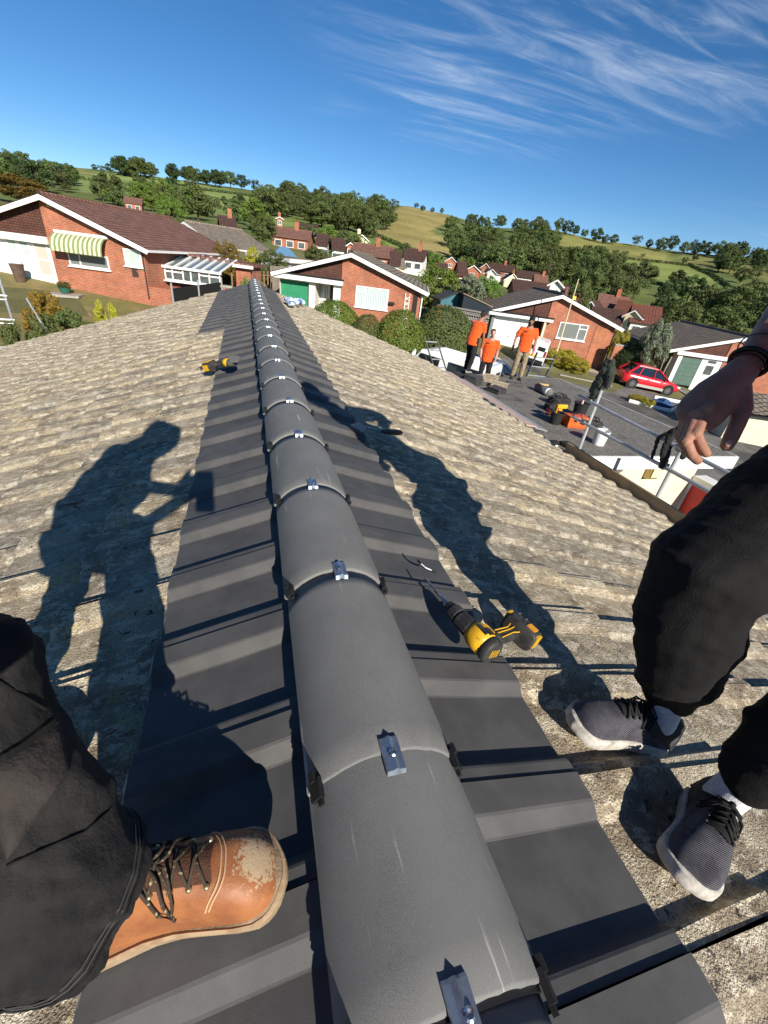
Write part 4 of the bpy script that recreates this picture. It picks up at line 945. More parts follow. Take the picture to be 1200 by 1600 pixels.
def mk_ladder(label, a, b, wd, wdir, n_):
    """two stiles from a (foot) to b (top), rungs between"""
    o = thing('ladder', label, 'ladder'); a = V(a); b = V(b); wv = V(wdir).normalized()*wd/2; t = (b-a).normalized(); nn = t.cross(wv).normalized()
    for s_ in (-1, 1): mb = MB(); mb.box((a+b)/2+wv*s_, (.025, .07, (b-a).length), (wv.normalized(), nn, t)); mb.build('stile', mat('dark_alu', (.16, .165, .17), rough=.4, metal=.6), o)
    for i in range(n_):
        q = a+(b-a)*((i+.5)/n_); mb = MB(); mb.box(q, (wd, .035, .03), (wv.normalized(), nn, t)); mb.build('rung', alu, o)
    return o
# ladder rising past the far eave corner, and one at the felt roof's far edge
t0 = pt(668, 527, 12.2); t1 = pt(683, 525, 12.2)
def ladder_px(label, tl, tr, bl, br, y_t, n_, gz):
    def q(p_): return onplane(p_[0], p_[1], (0, y_t, 0), (0, 1, 0))
    a, b, c, d = q(tl), q(tr), q(bl), q(br); top = (a+b)/2; low = (c+d)/2; dirn = (low-top).normalized(); wv = (b-a); wv.z *= .3
    ext = (top.z-gz)/-dirn.z; foot = top+dirn*ext+V((0, ext*.0, 0)); return mk_ladder(label, foot, top, max(.38, wv.length), wv, int(ext/.27))
ladder_px('aluminium ladder standing against the far eave corner by the white van', (664, 527), (680, 527), (676, 566), (694, 569), 11.75, 14, -4.4)
ladder_px('aluminium ladder at the felt roof edge beside the worker in khaki trousers', (840, 549), (868, 556), (826, 586), (849, 590), 11.6, 12, -4.6)

# ---------------------------------------------------------------- vegetation
def leafmat(name, c1, c2, var=.25, sc_=.8, trans=.25):
    mt = bpy.data.materials.new(name); mt.use_nodes = True; t = mt.node_tree; b = t.nodes['Principled BSDF']; n = t.nodes.new; k = t.links.new
    b.inputs['Roughness'].default_value = .6; b.inputs['Specular IOR Level'].default_value = .25
    g = n('ShaderNodeNewGeometry'); oi = n('ShaderNodeObjectInfo')
    rr = g.outputs['Random Per Island']; m_ = n('ShaderNodeMixRGB'); k(rr, m_.inputs[0]); m_.inputs[1].default_value = (*c1, 1); m_.inputs[2].default_value = (*c2, 1)
    h = n('ShaderNodeHueSaturation'); k(m_.outputs[0], h.inputs['Color']); q = n('ShaderNodeMapRange'); k(oi.outputs['Random'], q.inputs[0]); q.inputs[3].default_value = 1-var; q.inputs[4].default_value = 1+var; k(q.outputs[0], h.inputs['Value'])
    q2 = n('ShaderNodeMapRange'); k(oi.outputs['Random'], q2.inputs[0]); q2.inputs[3].default_value = .485; q2.inputs[4].default_value = .515; k(q2.outputs[0], h.inputs['Hue'])
    k(h.outputs[0], b.inputs['Base Color'])
    tr = n('ShaderNodeBsdfTranslucent'); k(h.outputs[0], tr.inputs[0]); mxs = n('ShaderNodeMixShader'); mxs.inputs[0].default_value = trans; k(b.outputs[0], mxs.inputs[1]); k(tr.outputs[0], mxs.inputs[2]); k(mxs.outputs[0], t.nodes['Material Output'].inputs[0])
    return mt
barkm = mat('bark', (.10, .075, .05), (.06, .045, .032), 9, .95, .5, 30, coord='O', stretch=(1, 1, .2))
LEAF = dict(wood=leafmat('wood_leaf', (.055, .085, .025), (.15, .185, .055), .3), bright=leafmat('bright_leaf', (.085, .15, .022), (.19, .27, .05), .1), olive=leafmat('olive_leaf', (.075, .11, .03), (.15, .18, .055), .15),
            dark=leafmat('dark_leaf', (.03, .055, .018), (.075, .11, .032), .15), gold=leafmat('gold_leaf', (.20, .14, .02), (.34, .23, .03), .1), yellow=leafmat('yellow_leaf', (.30, .30, .03), (.5, .44, .05), .1),
            silver=leafmat('silver_leaf', (.14, .18, .11), (.26, .30, .2), .1), rust=leafmat('rust_leaf', (.13, .10, .02), (.24, .17, .03), .12), white=leafmat('white_bloom', (.6, .6, .5), (.75, .75, .68), .05))
def crown(seed, nclump, nleaf, ls, shape='round', spread=.26):
    """unit crown: x,y in [-.5,.5], z in [zlo,1]; many small leaf faces on uneven clumps"""
    rn = random.Random(seed); vs = []; fs = []; cl_ = []
    for _ in range(nclump):
        for _t in range(60):
            x, y, z = rn.uniform(-1, 1), rn.uniform(-1, 1), rn.uniform(-1, 1)
            if shape == 'bush': ok = x*x+y*y+max(z+.1, 0)**2/1.21 < 1 and z > -.95 
            elif shape == 'cone': ok = math.hypot(x, y) < .15+.85*(1-z)/2
            elif shape == 'tall': ok = x*x+y*y+z*z*z*z < 1
            else: ok = x*x+y*y+z*z < 1
            if ok: break
        kk = math.sqrt(x*x+y*y+z*z); kk = max(.05, kk); kf = kk**.45/kk
        if shape in ('bush', 'round'): x, y, z = x*kf, y*kf, z*(kf if shape == 'round' or z > 0 else 1)
        rad = rn.uniform(.6, 1.25)*spread*(.75 if shape == 'cone' else 1)
        f = 1-rad*.8; cl_.append((x*f, y*f, z*f, rad))
    for i in range(nleaf):
        if shape == 'dome':                        # clipped bush: leaves on a bulging dome
            d = V((rn.gauss(0, 1), rn.gauss(0, 1), rn.gauss(0, 1))).normalized(); b_ = 1+.10*mnoise.noise(d*2.2+V((seed, 0, 0)))+rn.uniform(-.09, .02)
            if d.z < 0: d2 = V((d.x, d.y, 0)).normalized(); q = V((d2.x*.92, d2.y*.92, -rn.random()))*b_; d = d2
            else: q = V((d.x, d.y, d.z))*.94*b_
        else: cx, cy, cz, rad = cl_[rn.randrange(nclump)]
        d = V((rn.gauss(0, 1), rn.gauss(0, 1), rn.gauss(0, 1))).normalized() if shape != 'dome' else d; q = V((cx, cy, cz))+V((d.x, d.y, d.z*.8))*rad*rn.uniform(.7, 1.06) if shape != 'dome' else q
        nrm = (d*1.2+V((rn.gauss(0, .5), rn.gauss(0, .5), rn.gauss(.3, .5)))).normalized(); u = nrm.orthogonal().normalized(); a = rn.uniform(0, 6.28); w_ = nrm.cross(u); u, w_ = u*math.cos(a)+w_*math.sin(a), w_*math.cos(a)-u*math.sin(a)
        s1 = ls*rn.uniform(.6, 1.3); s2 = s1*rn.uniform(.45, .8)
        zlo = .10 if shape in ('round', 'tall') else 0
        zc_ = (zlo+1)/2; zh = (1-zlo)/2; b = V((q.x*.5, q.y*.5, zc_+q.z*zh)); o = len(vs)
        for p_ in (b-u*s1, b+w_*s2-nrm*s1*.2, b+u*s1, b-w_*s2-nrm*s1*.2): vs.append(tuple(p_))
        fs.append((o, o+1, o+2, o+3))
    me = bpy.data.meshes.new('crown'); me.from_pydata(vs, [], fs); return me
def trunk_mesh(seed, top=.75, r_=.035, nlimb=6):
    rn = random.Random(seed); mb = MB(); mb.tube([(0, 0, -.05), (rn.uniform(-.01, .01), 0, .2), (rn.uniform(-.03, .03), rn.uniform(-.03, .03), .45), (rn.uniform(-.04, .04), rn.uniform(-.04, .04), top)], [r_*1.3, r_, r_*.7, r_*.25], 7)
    for i in range(nlimb):
        a = i*2.4+rn.random(); z = .25+.4*i/nlimb; l = rn.uniform(.2, .34); mb.tube([(0, 0, z), (math.cos(a)*l*.5, math.sin(a)*l*.5, z+.1), (math.cos(a)*l, math.sin(a)*l, z+.22)], [r_*.5, r_*.35, r_*.12], 5)
    return mb.mesh('trunk', barkm)
FARC = [crown(i, 40, 3000, .031, 'round') for i in range(5)]+[crown(9, 22, 1100, .030, 'tall', .24)]
FART = [trunk_mesh(i) for i in range(3)]
_mc = {}
def with_leaf(me, leaf):
    k_ = (me.name, leaf)
    if k_ not in _mc:
        m2 = me.copy(); m2.materials.clear(); m2.materials.append(LEAF[leaf]); m2.name = 'crown'; _mc[k_] = m2
    return _mc[k_]
trn = random.Random(11)
def tree(P, h, w_, leaf, label, group, cm=None, tm=None, name='tree', cat='tree'):
    o = thing(name, label, cat, group, (P[0], P[1], P[2]-.03*h)); o.rotation_euler = (0, 0, trn.uniform(0, 6.28))
    c = link('crown', with_leaf(cm if cm is not None else FARC[trn.randrange(len(FARC))], leaf), o); c.scale = (w_, w_, h)
    t = link('trunk', tm or FART[trn.randrange(3)], o); t.scale = (h*.8, h*.8, h)
    return o
def wood(poly, n, label, group, leaves, h=(9, 14), mind=5.0, aspect=(.9, 1.25)):
    xs = [p_[0] for p_ in poly]; ys = [p_[1] for p_ in poly]; got = []; tries = 0
    while len(got) < n and tries < n*60:
        tries += 1; x = trn.uniform(min(xs), max(xs)); y = trn.uniform(min(ys), max(ys))
        if not inpoly(x, y, poly): continue
        P = ont(x, y, 60, 640)
        if P is None or any((P.xy-q.xy).length < mind for q in got): continue
        got.append(P); hh = trn.uniform(*h); tree(P, hh, hh*trn.uniform(*aspect), trn.choice(leaves), label, group)
    return len(got)
cnt = 0
cnt += wood([(395, 318), (470, 300), (540, 306), (632, 322), (612, 350), (592, 374), (560, 370), (500, 356), (440, 345), (400, 340)], 92, 'broadleaf tree in the dense wood left of the tan field', 'trees in the wood left of the tan field', ['wood', 'wood', 'wood', 'olive'], (11, 15.5), 4.5)
cnt += wood([(690, 356), (700, 345), (760, 345), (850, 360), (862, 388), (930, 402), (985, 430), (1010, 470), (900, 462), (800, 438), (745, 428), (705, 405), (692, 380)], 112, 'broadleaf tree in the large wood right of the tan field', 'trees in the wood right of the tan field', ['wood', 'wood', 'wood', 'dark', 'olive'], (9.5, 13.5), 4.5)
cnt += wood([(185, 266), (300, 283), (420, 294), (420, 302), (300, 290), (185, 275)], 30, 'dark tree in the skyline belt on the left hill', 'skyline belt of trees on the left hill', ['wood', 'dark'], (11, 16), 5)
cnt += wood([(0, 262), (110, 278), (125, 300), (90, 305), (0, 300)], 18, 'tree on the slope at the far left above the brick bungalow', 'trees on the far left slope', ['wood', 'olive', 'dark'], (9, 13), 6)
cnt += wood([(140, 300), (240, 308), (330, 330), (395, 350), (420, 365), (330, 352), (250, 335), (160, 318)], 22, 'tree on the lower slope between the brick roof and the left hill fields', 'trees on the lower left slope', ['wood', 'olive', 'olive', 'bright'], (7, 11), 5)
cnt += wood([(1128, 396), (1200, 392), (1200, 432), (1150, 448), (1118, 425)], 16, 'dark tree in the wood on the far right slope', 'trees on the far right slope', ['dark', 'wood'], (10, 14), 6)
cnt += wood([(1065, 470), (1130, 480), (1200, 478), (1200, 535), (1140, 520), (1090, 500)], 16, 'big leafy tree in the valley behind the right hand bungalow', 'valley trees behind the right hand bungalow', ['wood', 'olive', 'dark'], (9, 13), 5)
cnt += wood([(420, 372), (500, 385), (620, 408), (660, 412), (700, 425), (640, 420), (500, 395)], 14, 'garden tree among the far village roofs in the middle', 'garden trees of the middle village', ['olive', 'bright', 'wood'], (4, 6), 6)
cnt += wood([(700, 418), (800, 425), (900, 455), (1000, 490), (960, 500), (860, 450), (760, 432)], 18, 'garden tree among the village roofs behind the white garage bungalow', 'garden trees of the right village', ['olive', 'bright', 'wood'], (3.5, 5.5), 6)
for x, y, hp in ((872, 361, 18), (884, 362, 20), (897, 364, 15), (912, 366, 12), (930, 368, 20), (944, 371, 13), (957, 372, 14), (992, 380, 20), (1012, 384, 14), (1030, 388, 20), (1046, 392, 22), (1066, 393, 18), (1084, 394, 22), (1102, 395, 20), (1120, 396, 22), (1138, 397, 20), (1158, 392, 16), (1176, 394, 16), (1194, 396, 18), (650, 325, 7), (660, 325, 8), (675, 327, 7), (690, 329, 8), (160, 264, 12), (172, 265, 12), (148, 266, 8), (212, 268, 10), (232, 262, 18), (250, 262, 18), (268, 266, 16)):
    P = ont(x, y, 200, 640) or ont(x, y+5, 200, 640) or ont(x, y+10, 200, 640)
    if P is None: continue
    dd = (P-CAM).dot(_fw); hh = hp*dd/FOC*1.05; tree(P, hh, hh*trn.uniform(.8, 1.2), trn.choice(['wood', 'dark']), 'lone tree standing on the hill skyline', 'lone skyline trees'); cnt += 1
for x, y, hp, lf in ((182, 288, 14, 'olive'), (163, 284, 12, 'wood'), (215, 288, 15, 'wood'), (270, 302, 22, 'dark'), (298, 300, 20, 'olive'), (376, 332, 24, 'dark'), (350, 318, 10, 'wood'), (1003, 403, 8, 'wood'), (975, 402, 12, 'olive'), (960, 400, 12, 'wood'), (1053, 450, 26, 'dark'), (1085, 408, 12, 'wood'), (1068, 412, 10, 'olive'), (745, 396, 16, 'wood')):
    P = ont(x, y, 120, 640)
    dd = (P-CAM).dot(_fw); hh = hp*dd/FOC*1.05; tree(P, hh, hh*1.0, lf, 'single tree standing out in the hillside fields', 'single trees in the hillside fields'); cnt += 1
print('far trees', cnt)
# hedges between the fields
def hedge(pts, label, r_=1.6, leaf='wood'):
    P = [ont(x, y, 60, 640) for x, y in pts]; P = [p_ for p_ in P if p_]; vs = []; fs = []; rn = random.Random(len(label)+int(pts[0][0]))
    for a, b in zip(P, P[1:]):
        n_ = int((b-a).length*14)
        for _ in range(n_):
            q = a.lerp(b, rn.random()); q.z = H(q.x, q.y); d = V((rn.gauss(0, 1), rn.gauss(0, 1), abs(rn.gauss(0, 1)))).normalized(); q = q+V((d.x, d.y, d.z*1.3))*r_*(.8+.3*mnoise.noise(q*.1)); nrm = (d+V((rn.gauss(0, .4), rn.gauss(0, .4), rn.gauss(0, .4)))).normalized(); u = nrm.orthogonal().normalized(); w2 = nrm.cross(u); s_ = rn.uniform(.3, .6); o = len(vs)
            vs += [tuple(q-u*s_), tuple(q+w2*s_), tuple(q+u*s_), tuple(q-w2*s_)]; fs.append((o, o+1, o+2, o+3))
    me = bpy.data.meshes.new('hedge'); me.from_pydata(vs, [], fs); me.materials.append(LEAF[leaf]); tag(link('hedge', me), label, 'hedge')
hedge([(565, 362), (600, 374), (640, 392), (690, 408)], 'clipped hedge along the foot of the tan field')
hedge([(862, 386), (950, 402), (1045, 412), (1075, 416)], 'hedge between the two right hand fields')
hedge([(1075, 414), (1110, 430), (1145, 455)], 'hedge down the right edge of the green field', 1.8, 'dark')
hedge([(985, 432), (1050, 450), (1130, 466)], 'low hedge along the bottom of the right green field')
hedge([(125, 280), (200, 290), (280, 303), (390, 322)], 'hedge crossing the green fields on the left hill')
hedge([(250, 283), (320, 298), (395, 308)], 'upper hedge below the left skyline trees', 1.4, 'dark')

# ---- near bushes and garden trees, each placed by its outline and its distance
NEARB = [crown(40+i, 150, 20000, .0145, 'bush', .17) for i in range(2)]
NEART = [crown(50+i, 80, 9000, .020, 'round', .2) for i in range(2)]
DOME = [crown(70+i, 1, 15000, .0155, 'dome') for i in range(2)]
NEARC = crown(60, 60, 5000, .018, 'cone', .2)
def at_r(px, py, r_):
    d = ray(px, py); h = math.hypot(d.x, d.y); return CAM+d*(r_/h)
def plant_px(px, ytop, wpx, r_, leaf, label, cm, name='bush', cat='bush', group=None, ybase=None):
    bush = cm in NEARB or cm in DOME
    T = at_r(px, ytop-(8 if bush else 0), r_); z0 = H(T.x, T.y)
    dd = (T-CAM).dot(_fw); wm_ = wpx*dd/FOC*(1.2 if cm in DOME else 1.35 if bush else 1.08)
    return tree((T.x, T.y, z0), max(.4, T.z-z0), wm_, leaf, label, group, cm, name=name, cat=cat)
plant_px(524, 471, 76, 22.5, 'bright', 'rounded green bush by the green garage door', DOME[0])
plant_px(575, 494, 50, 21.5, 'olive', 'small darker bush below the curtained window', DOME[1])
plant_px(631, 486, 76, 21.5, 'bright', 'pale green clipped round bush below the side porch', DOME[1])
plant_px(702, 479, 92, 23.0, 'olive', 'large dense green hedge bush left of the standing worker', DOME[0])
plant_px(688, 408, 74, 40, 'bright', 'bright green leafy tree behind the teal shed', NEART[0], 'tree', 'tree')
plant_px(652, 450, 44, 41, 'olive', 'shaded green tree behind the side wall of the middle bungalow', NEART[1], 'tree', 'tree')
plant_px(742, 424, 50, 44, 'silver', 'silvery grey green tree beside the bright tree', NEART[1], 'tree', 'tree')
plant_px(768, 428, 50, 45, 'bright', 'round green tree right of the silvery tree', NEART[0], 'tree', 'tree')
plant_px(1042, 492, 48, 36.5, 'silver', 'slender pale leaved young tree behind the red car', NEARC if False else NEART[1], 'tree', 'tree')
plant_px(1005, 536, 62, 37.5, 'dark', 'dark rounded shrub behind the red car', DOME[0])
plant_px(884, 550, 44, 34.5, 'yellow', 'yellow flowering shrub at the foot of the white pole', NEARB[0])
plant_px(905, 562, 34, 33.8, 'yellow', 'low yellow shrub beside the lawn patch', NEARB[1])
plant_px(975, 517, 26, 46, 'yellow', 'yellow bush in the yard between the two right hand bungalows', NEARB[1])
plant_px(57, 446, 60, 16.5, 'gold', 'golden brown conifer bush on the dry lawn', NEARB[0])
plant_px(158, 463, 34, 17.0, 'yellow', 'yellow green variegated bush at the lawn edge', NEARB[1])
plant_px(95, 476, 96, 14.6, 'olive', 'low green flowering shrub along the roof edge', NEARB[0])
plant_px(28, 486, 70, 13.6, 'olive', 'green shrub beside the scaffold tower', NEARB[1])
plant_px(20, 268, 90, 62, 'rust', 'yellowing orange green tree behind the left bungalow roof', NEART[0], 'tree', 'tree')
plant_px(265, 304, 46, 75, 'bright', 'bright lime green tree above the brown roof', NEART[1], 'tree', 'tree')
plant_px(410, 330, 44, 95, 'olive', 'tall green tree behind the white flat roofed bungalow', NEART[0], 'tree', 'tree')
plant_px(494, 380, 38, 45, 'olive', 'small round tree beside the white bungalow', NEART[1], 'tree', 'tree')
plant_px(352, 376, 36, 36, 'rust', 'brownish shrub above the conservatory roof', NEARB[1])
plant_px(388, 427, 30, 20, 'bright', 'bright green plant beyond the end of the ridge', NEARB[0])
plant_px(395, 387, 18, 40, 'yellow', 'yellow shrub by the white bungalow wall', NEARB[1])
plant_px(425, 392, 40, 39, 'olive', 'climbing plant against the white bungalow', NEARB[0])
plant_px(930, 412, 60, 120, 'olive', 'feathery green willow in the valley', NEART[0], 'tree', 'tree')
plant_px(958, 408, 60, 128, 'wood', 'tall dark tree beside the feathery willow', NEART[1], 'tree', 'tree')
plant_px(915, 436, 40, 95, 'olive', 'mid green tree among the brown village roofs', NEART[1], 'tree', 'tree')
plant_px(1055, 430, 36, 150, 'dark', 'dark rounded tree at the edge of the green field', NEART[0], 'tree', 'tree')
plant_px(1075, 462, 64, 110, 'wood', 'broad dark green tree below the green field', NEART[1], 'tree', 'tree')
plant_px(1150, 470, 80, 95, 'wood', 'wide green tree above the right hand roof', NEART[0], 'tree', 'tree')
# pale bare stems of the slender tree
T = at_r(1034, 580, 36.5); z0 = H(T.x, T.y); st = thing('young_tree_stems', 'pale bare multi stem trunk behind the red car bonnet', 'tree', None, (T.x, T.y, z0))
for i in range(4):
    mb = MB(); a = i*1.6; mb.tube([(0, 0, -.1), (.12*math.cos(a), .12*math.sin(a), .8), (.3*math.cos(a), .3*math.sin(a), 2.4)], [.05, .035, .02], 6); mb.build('stem', mat('pale_bark', (.42, .36, .26), rough=.9), st)

# ---------------------------------------------------------------- village houses further off
creamw = mat('far_cream_wall', (.66, .58, .40), rough=.9); whitef = mat('far_white_wall', (.72, .70, .64), rough=.9)
rt_dark = brickmat('dark_brown_roof', (.10, .052, .042), (.075, .042, .036), (.03, .02, .018), .5, .3, .03, 0, .8, swap=True)
rt_terr = brickmat('terracotta_roof', (.20, .075, .05), (.15, .06, .042), (.05, .022, .018), .5, .3, .03, 0, .8, swap=True)
WALLS = dict(c=creamw, w=whitef, b=brick); ROOFS = dict(d=rt_dark, t=rt_terr, g=rt_grey, r=rt_red)
def far_house(px, py, r_, wpx, e_over, wallh, depth, face, wall_, roof_, label, wins=1, chim=False, porch=False):
    def gap(rr_): q = at_r(px, py, rr_); return q.z-H(q.x, q.y)
    want = wallh+(wpx*r_/FOC/2 if face == 'g' else depth/2)*e_over
    r_ = min([r_*k_/20 for k_ in range(11, 36)], key=lambda q_: abs(gap(q_)-want)+.004*abs(q_-r_))
    O = at_r(px, py, r_); az_ = math.degrees(math.atan2(O.x, O.y)); dd = (O-CAM).dot(_fw)
    if face == 'g': hw = wpx*dd/FOC/2; th = -az_+trn.uniform(-14, 14); D_ = depth
    else: hw = depth/2; th = -az_+(90 if face == 'l' else -90)+trn.uniform(-12, 12); D_ = wpx*dd/FOC
    e = hw*e_over; h = House('cottage', label, O, th, hw, e, D_, -e-wallh, ROOFS[roof_], WALLS[wall_])
    if face != 'g': h.o.location = O-h.B*(D_/2)
    z = H(O.x, O.y)-O.z; h.base = min(h.base, z)
    h.roof(face == 'g'); h.body(-hw+.4, None)
    zt = -e-.5
    if face == 'g':
        for i in range(wins): x = -hw*.45+i*hw*.9/max(1, wins-1) if wins > 1 else 0; h.winl(x-.6, x+.6, zt-1.2, zt, .4, (('v', .5),), glass, True, .09)
        if hw > 3: h.winl(-.5, .5, -e*.85, -e*.85+.9, .4, (), glass, False, .09)
    else:
        sx_ = 1 if face == 'r' else -1                                 # which long side looks at us
        for i in range(max(2, wins)):
            y = D_*(i+.7)/(max(2, wins)+.4); f = MB(); xw = sx_*(hw-.4); f.b6(min(xw, xw+sx_*.06), max(xw, xw+sx_*.06), y-.7, y+.7, zt-1.15, zt); o = f.build('window', white, h.o); f = MB(); xw2 = xw+sx_*.06; f.b6(min(xw2+sx_*.003, xw2+sx_*.02), max(xw2+sx_*.003, xw2+sx_*.02), y-.6, y+.6, zt-1.05, zt-.1); f.build('pane', glass, o)
    if chim: mb = MB(); mb.b6(-.45, .45, D_*.55, D_*.55+.8, -.6, 1.3); c = mb.build('chimney', WALLS[wall_] if wall_ != 'w' else brick, h.o); mb = MB(); mb.tube([(0, D_*.55+.4, 1.3), (0, D_*.55+.4, 1.65)], .16, 8); mb.build('chimney_pot', rt_terr, c)
    return h
FH = [
 (437, 338, 190, 12, .5, 4.5, 8, 'g', 'b', 'd', 'narrow brown house with white window at the left of the far village', 1, True),
 (480, 350, 180, 34, .3, 4.8, 8, 'r', 'b', 'd', 'two storey brown house with white windows below the dense wood', 3, False),
 (458, 358, 160, 60, .4, 2.6, 8, 'r', 'b', 'r', 'long brown roofed house in front of the two storey one', 3, True),
 (505, 366, 172, 20, .5, 3.2, 8, 'r', 'w', 'd', 'white walled house with brown roof right of the two storey house', 2, False),
 (528, 372, 165, 22, .5, 3, 8, 'r', 'w', 'd', 'low white house with brown roof left of the cream gable', 2, False),
 (566, 366, 160, 24, .62, 4, 9, 'g', 'c', 'd', 'cream rendered gable house with chimney below the tan field', 1, True),
 (585, 383, 118, 66, .45, 2.6, 9, 'r', 'b', 'r', 'wide brown hipped bungalow roof behind the middle bungalow', 3, True),
 (652, 390, 195, 34, .5, 3, 8, 'r', 'w', 'd', 'dark roofed white house at the foot of the tan field', 2, True),
 (612, 402, 90, 40, .4, 2.6, 8, 'r', 'c', 'g', 'mossy brown roof above the middle bungalow ridge', 2, False),
 (706, 401, 150, 20, .7, 2.6, 9, 'g', 'b', 'd', 'brick gable with white bargeboards nearest the tan field', 1, False),
 (741, 414, 140, 26, .62, 2.6, 9, 'g', 'b', 'd', 'brick gable house behind the silvery tree', 1, False),
 (760, 411, 148, 18, .8, 2.6, 9, 'g', 'b', 'd', 'steep gable house with white bargeboards beside the large wood', 1, False),
 (786, 413, 150, 40, .5, 2.6, 9, 'r', 'b', 'd', 'dark brown roof with chimney beside the steep white gable', 3, True),
 (803, 427, 118, 26, .8, 2.6, 9, 'g', 'c', 'd', 'pale cream gable end in the village centre', 0, False),
 (826, 424, 138, 36, .5, 2.6, 9, 'r', 'w', 'd', 'brown roof with white dormers in the village centre', 3, False),
 (830, 440, 96, 60, .45, 2.6, 9, 'r', 'b', 'd', 'long brown roof just behind the white garage bungalow', 2, False),
 (872, 436, 125, 26, .7, 2.6, 9, 'g', 'w', 'd', 'white gable among trees above the white garage bungalow', 1, False),
 (905, 452, 118, 40, .55, 2.6, 9, 'r', 'b', 'r', 'brown roof right of the white pole top', 2, True),
 (925, 470, 92, 26, .9, 2.6, 9, 'g', 'c', 'd', 'cream triangular gable behind the white garage bungalow roof', 0, False),
 (960, 462, 112, 46, .6, 2.6, 9, 'r', 'b', 'r', 'brown hipped roof with chimney in the right village', 2, True),
 (948, 482, 84, 44, .5, 2.6, 9, 'r', 'b', 'd', 'dark brown roof in front of the right village roofs', 2, False),
 (1012, 478, 108, 44, .6, 2.6, 9, 'r', 'w', 't', 'terracotta red roof at the right end of the village', 2, False),
 (993, 484, 98, 30, .7, 2.6, 9, 'g', 'c', 'd', 'small cream gable beside the terracotta roof', 1, False),
 (354, 338, 140, 26, .5, 3, 8, 'r', 'b', 'd', 'brown roofed house above the grey roof on the left', 2, True),
 (208, 309, 220, 26, .5, 2.4, 7, 'r', 'b', 'r', 'brown roofed farmhouse among trees on the left slope', 2, False),
 (93, 266, 470, 10, .8, 4, 9, 'g', 'w', 'd', 'tiny white farmhouse high on the left hill', 1, False),
 (556, 318, 430, 8, .6, 4, 9, 'g', 'w', 'd', 'tiny white house half hidden in the dense wood', 1, False)]
FH += [
 (722, 409, 170, 16, .6, 2.6, 8, 'r', 'b', 'd', 'small brown roof between the gables nearest the tan field', 2, False),
 (770, 420, 160, 18, .7, 2.6, 8, 'g', 'w', 'd', 'small white gable below the steep gable house', 1, False),
 (846, 430, 140, 22, .6, 2.6, 8, 'r', 'b', 'r', 'little brown roof right of the white dormers', 2, True),
 (690, 412, 150, 20, .5, 2.6, 8, 'r', 'w', 'd', 'white walled low house above the bright green tree', 2, False),
 (620, 393, 150, 18, .6, 2.6, 8, 'r', 'w', 'd', 'small white house below the clipped field hedge', 2, False),
 (548, 378, 150, 16, .7, 2.6, 8, 'g', 'b', 'd', 'tiny brick gable left of the cream rendered house', 1, False),
 (885, 446, 130, 20, .6, 2.6, 8, 'r', 'b', 'd', 'dark roof just left of the white pole top', 2, False),
 (978, 470, 120, 22, .6, 2.6, 8, 'r', 'b', 't', 'small terracotta roof among the right village houses', 2, False)]
for a in FH: far_house(*a)
# grey roofed bungalow behind house A, and the white flat roofed bungalow
ra = at_r(287, 345, 54); rb_ = at_r(378, 358, 58); rb_.z = ra.z; dr_ = (rb_-ra); th_ = math.degrees(math.atan2(-dr_.x, dr_.y))
E_ = House('bungalow', 'grey mossy roofed bungalow behind the awning bungalow', ra, th_, 5.2, 1.75, dr_.length, -4.2, rt_grey, whitew); E_.roof(); E_.body(-4.8, None)
W0 = at_r(385, 385, 46); W1 = at_r(452, 404, 40); W2 = at_r(488, 388, 43.5)
wb_ = thing('flat_bungalow', 'white flat roofed bungalow with blue glass roof lantern', 'house')
mid = at_r(420, 386, 52); zt = W1.z
pl = [V((q.x, q.y, 0)) for q in (W0, W1, W2)]; pl.append(pl[0]+pl[2]-pl[1])
ctr = sum(pl, V())/4
mb = MB(); mb.prism([ctr+(q-ctr)*.95+V((0, 0, zt-4.5)) for q in pl], (0, 0, 1), 4.2); mb.build('wall', whitef, wb_)
mb = MB(); mb.prism([ctr+(q-ctr)*1.04+V((0, 0, zt-.298)) for q in pl], (0, 0, 1), .3); mb.build('fascia', white, wb_)
mb = MB(); mb.prism([ctr+(q-ctr)*1.0+V((0, 0, zt+.004)) for q in pl], (0, 0, 1), .05); mb.build('felt_roof', mat('brown_felt', (.16, .12, .09), rough=.9), wb_)
lc = at_r(444, 376, 47); lc = V((lc.x, lc.y, zt+.05)); mb = MB(); b_ = [lc+V((x, y, 0)) for x, y in ((-1.15, -.8), (1.15, -.8), (1.15, .8), (-1.15, .8))]; tp = [lc+V((x, 0, .7)) for x in (-.35, .35)]
mb.add(b_+tp, [(0, 1, 5, 4), (1, 2, 5), (2, 3, 4, 5), (3, 0, 4)]); mb.build('roof_lantern', mat('lantern_glass', (.10, .2, .32), rough=.1, spec=.8), wb_)
e_ = (pl[2]-pl[1]).normalized(); nn = V((e_.y, -e_.x, 0)); nn = nn if nn.dot(CAM-W1) > 0 else -nn
for t_ in (.30, .62, .74):
    q = ctr+(pl[1]-ctr)*.95+ (pl[2]-pl[1])*.95*t_+V((0, 0, zt-1.5)); mb = MB(); mb.box(q+nn*.03, (.8, .06, 1.1), (e_, nn, V((0, 0, 1)))); o = mb.build('window', white, wb_); mb = MB(); mb.box(q+nn*.068, (.66, .012, .96), (e_, nn, V((0, 0, 1)))); mb.build('pane', glass, o)

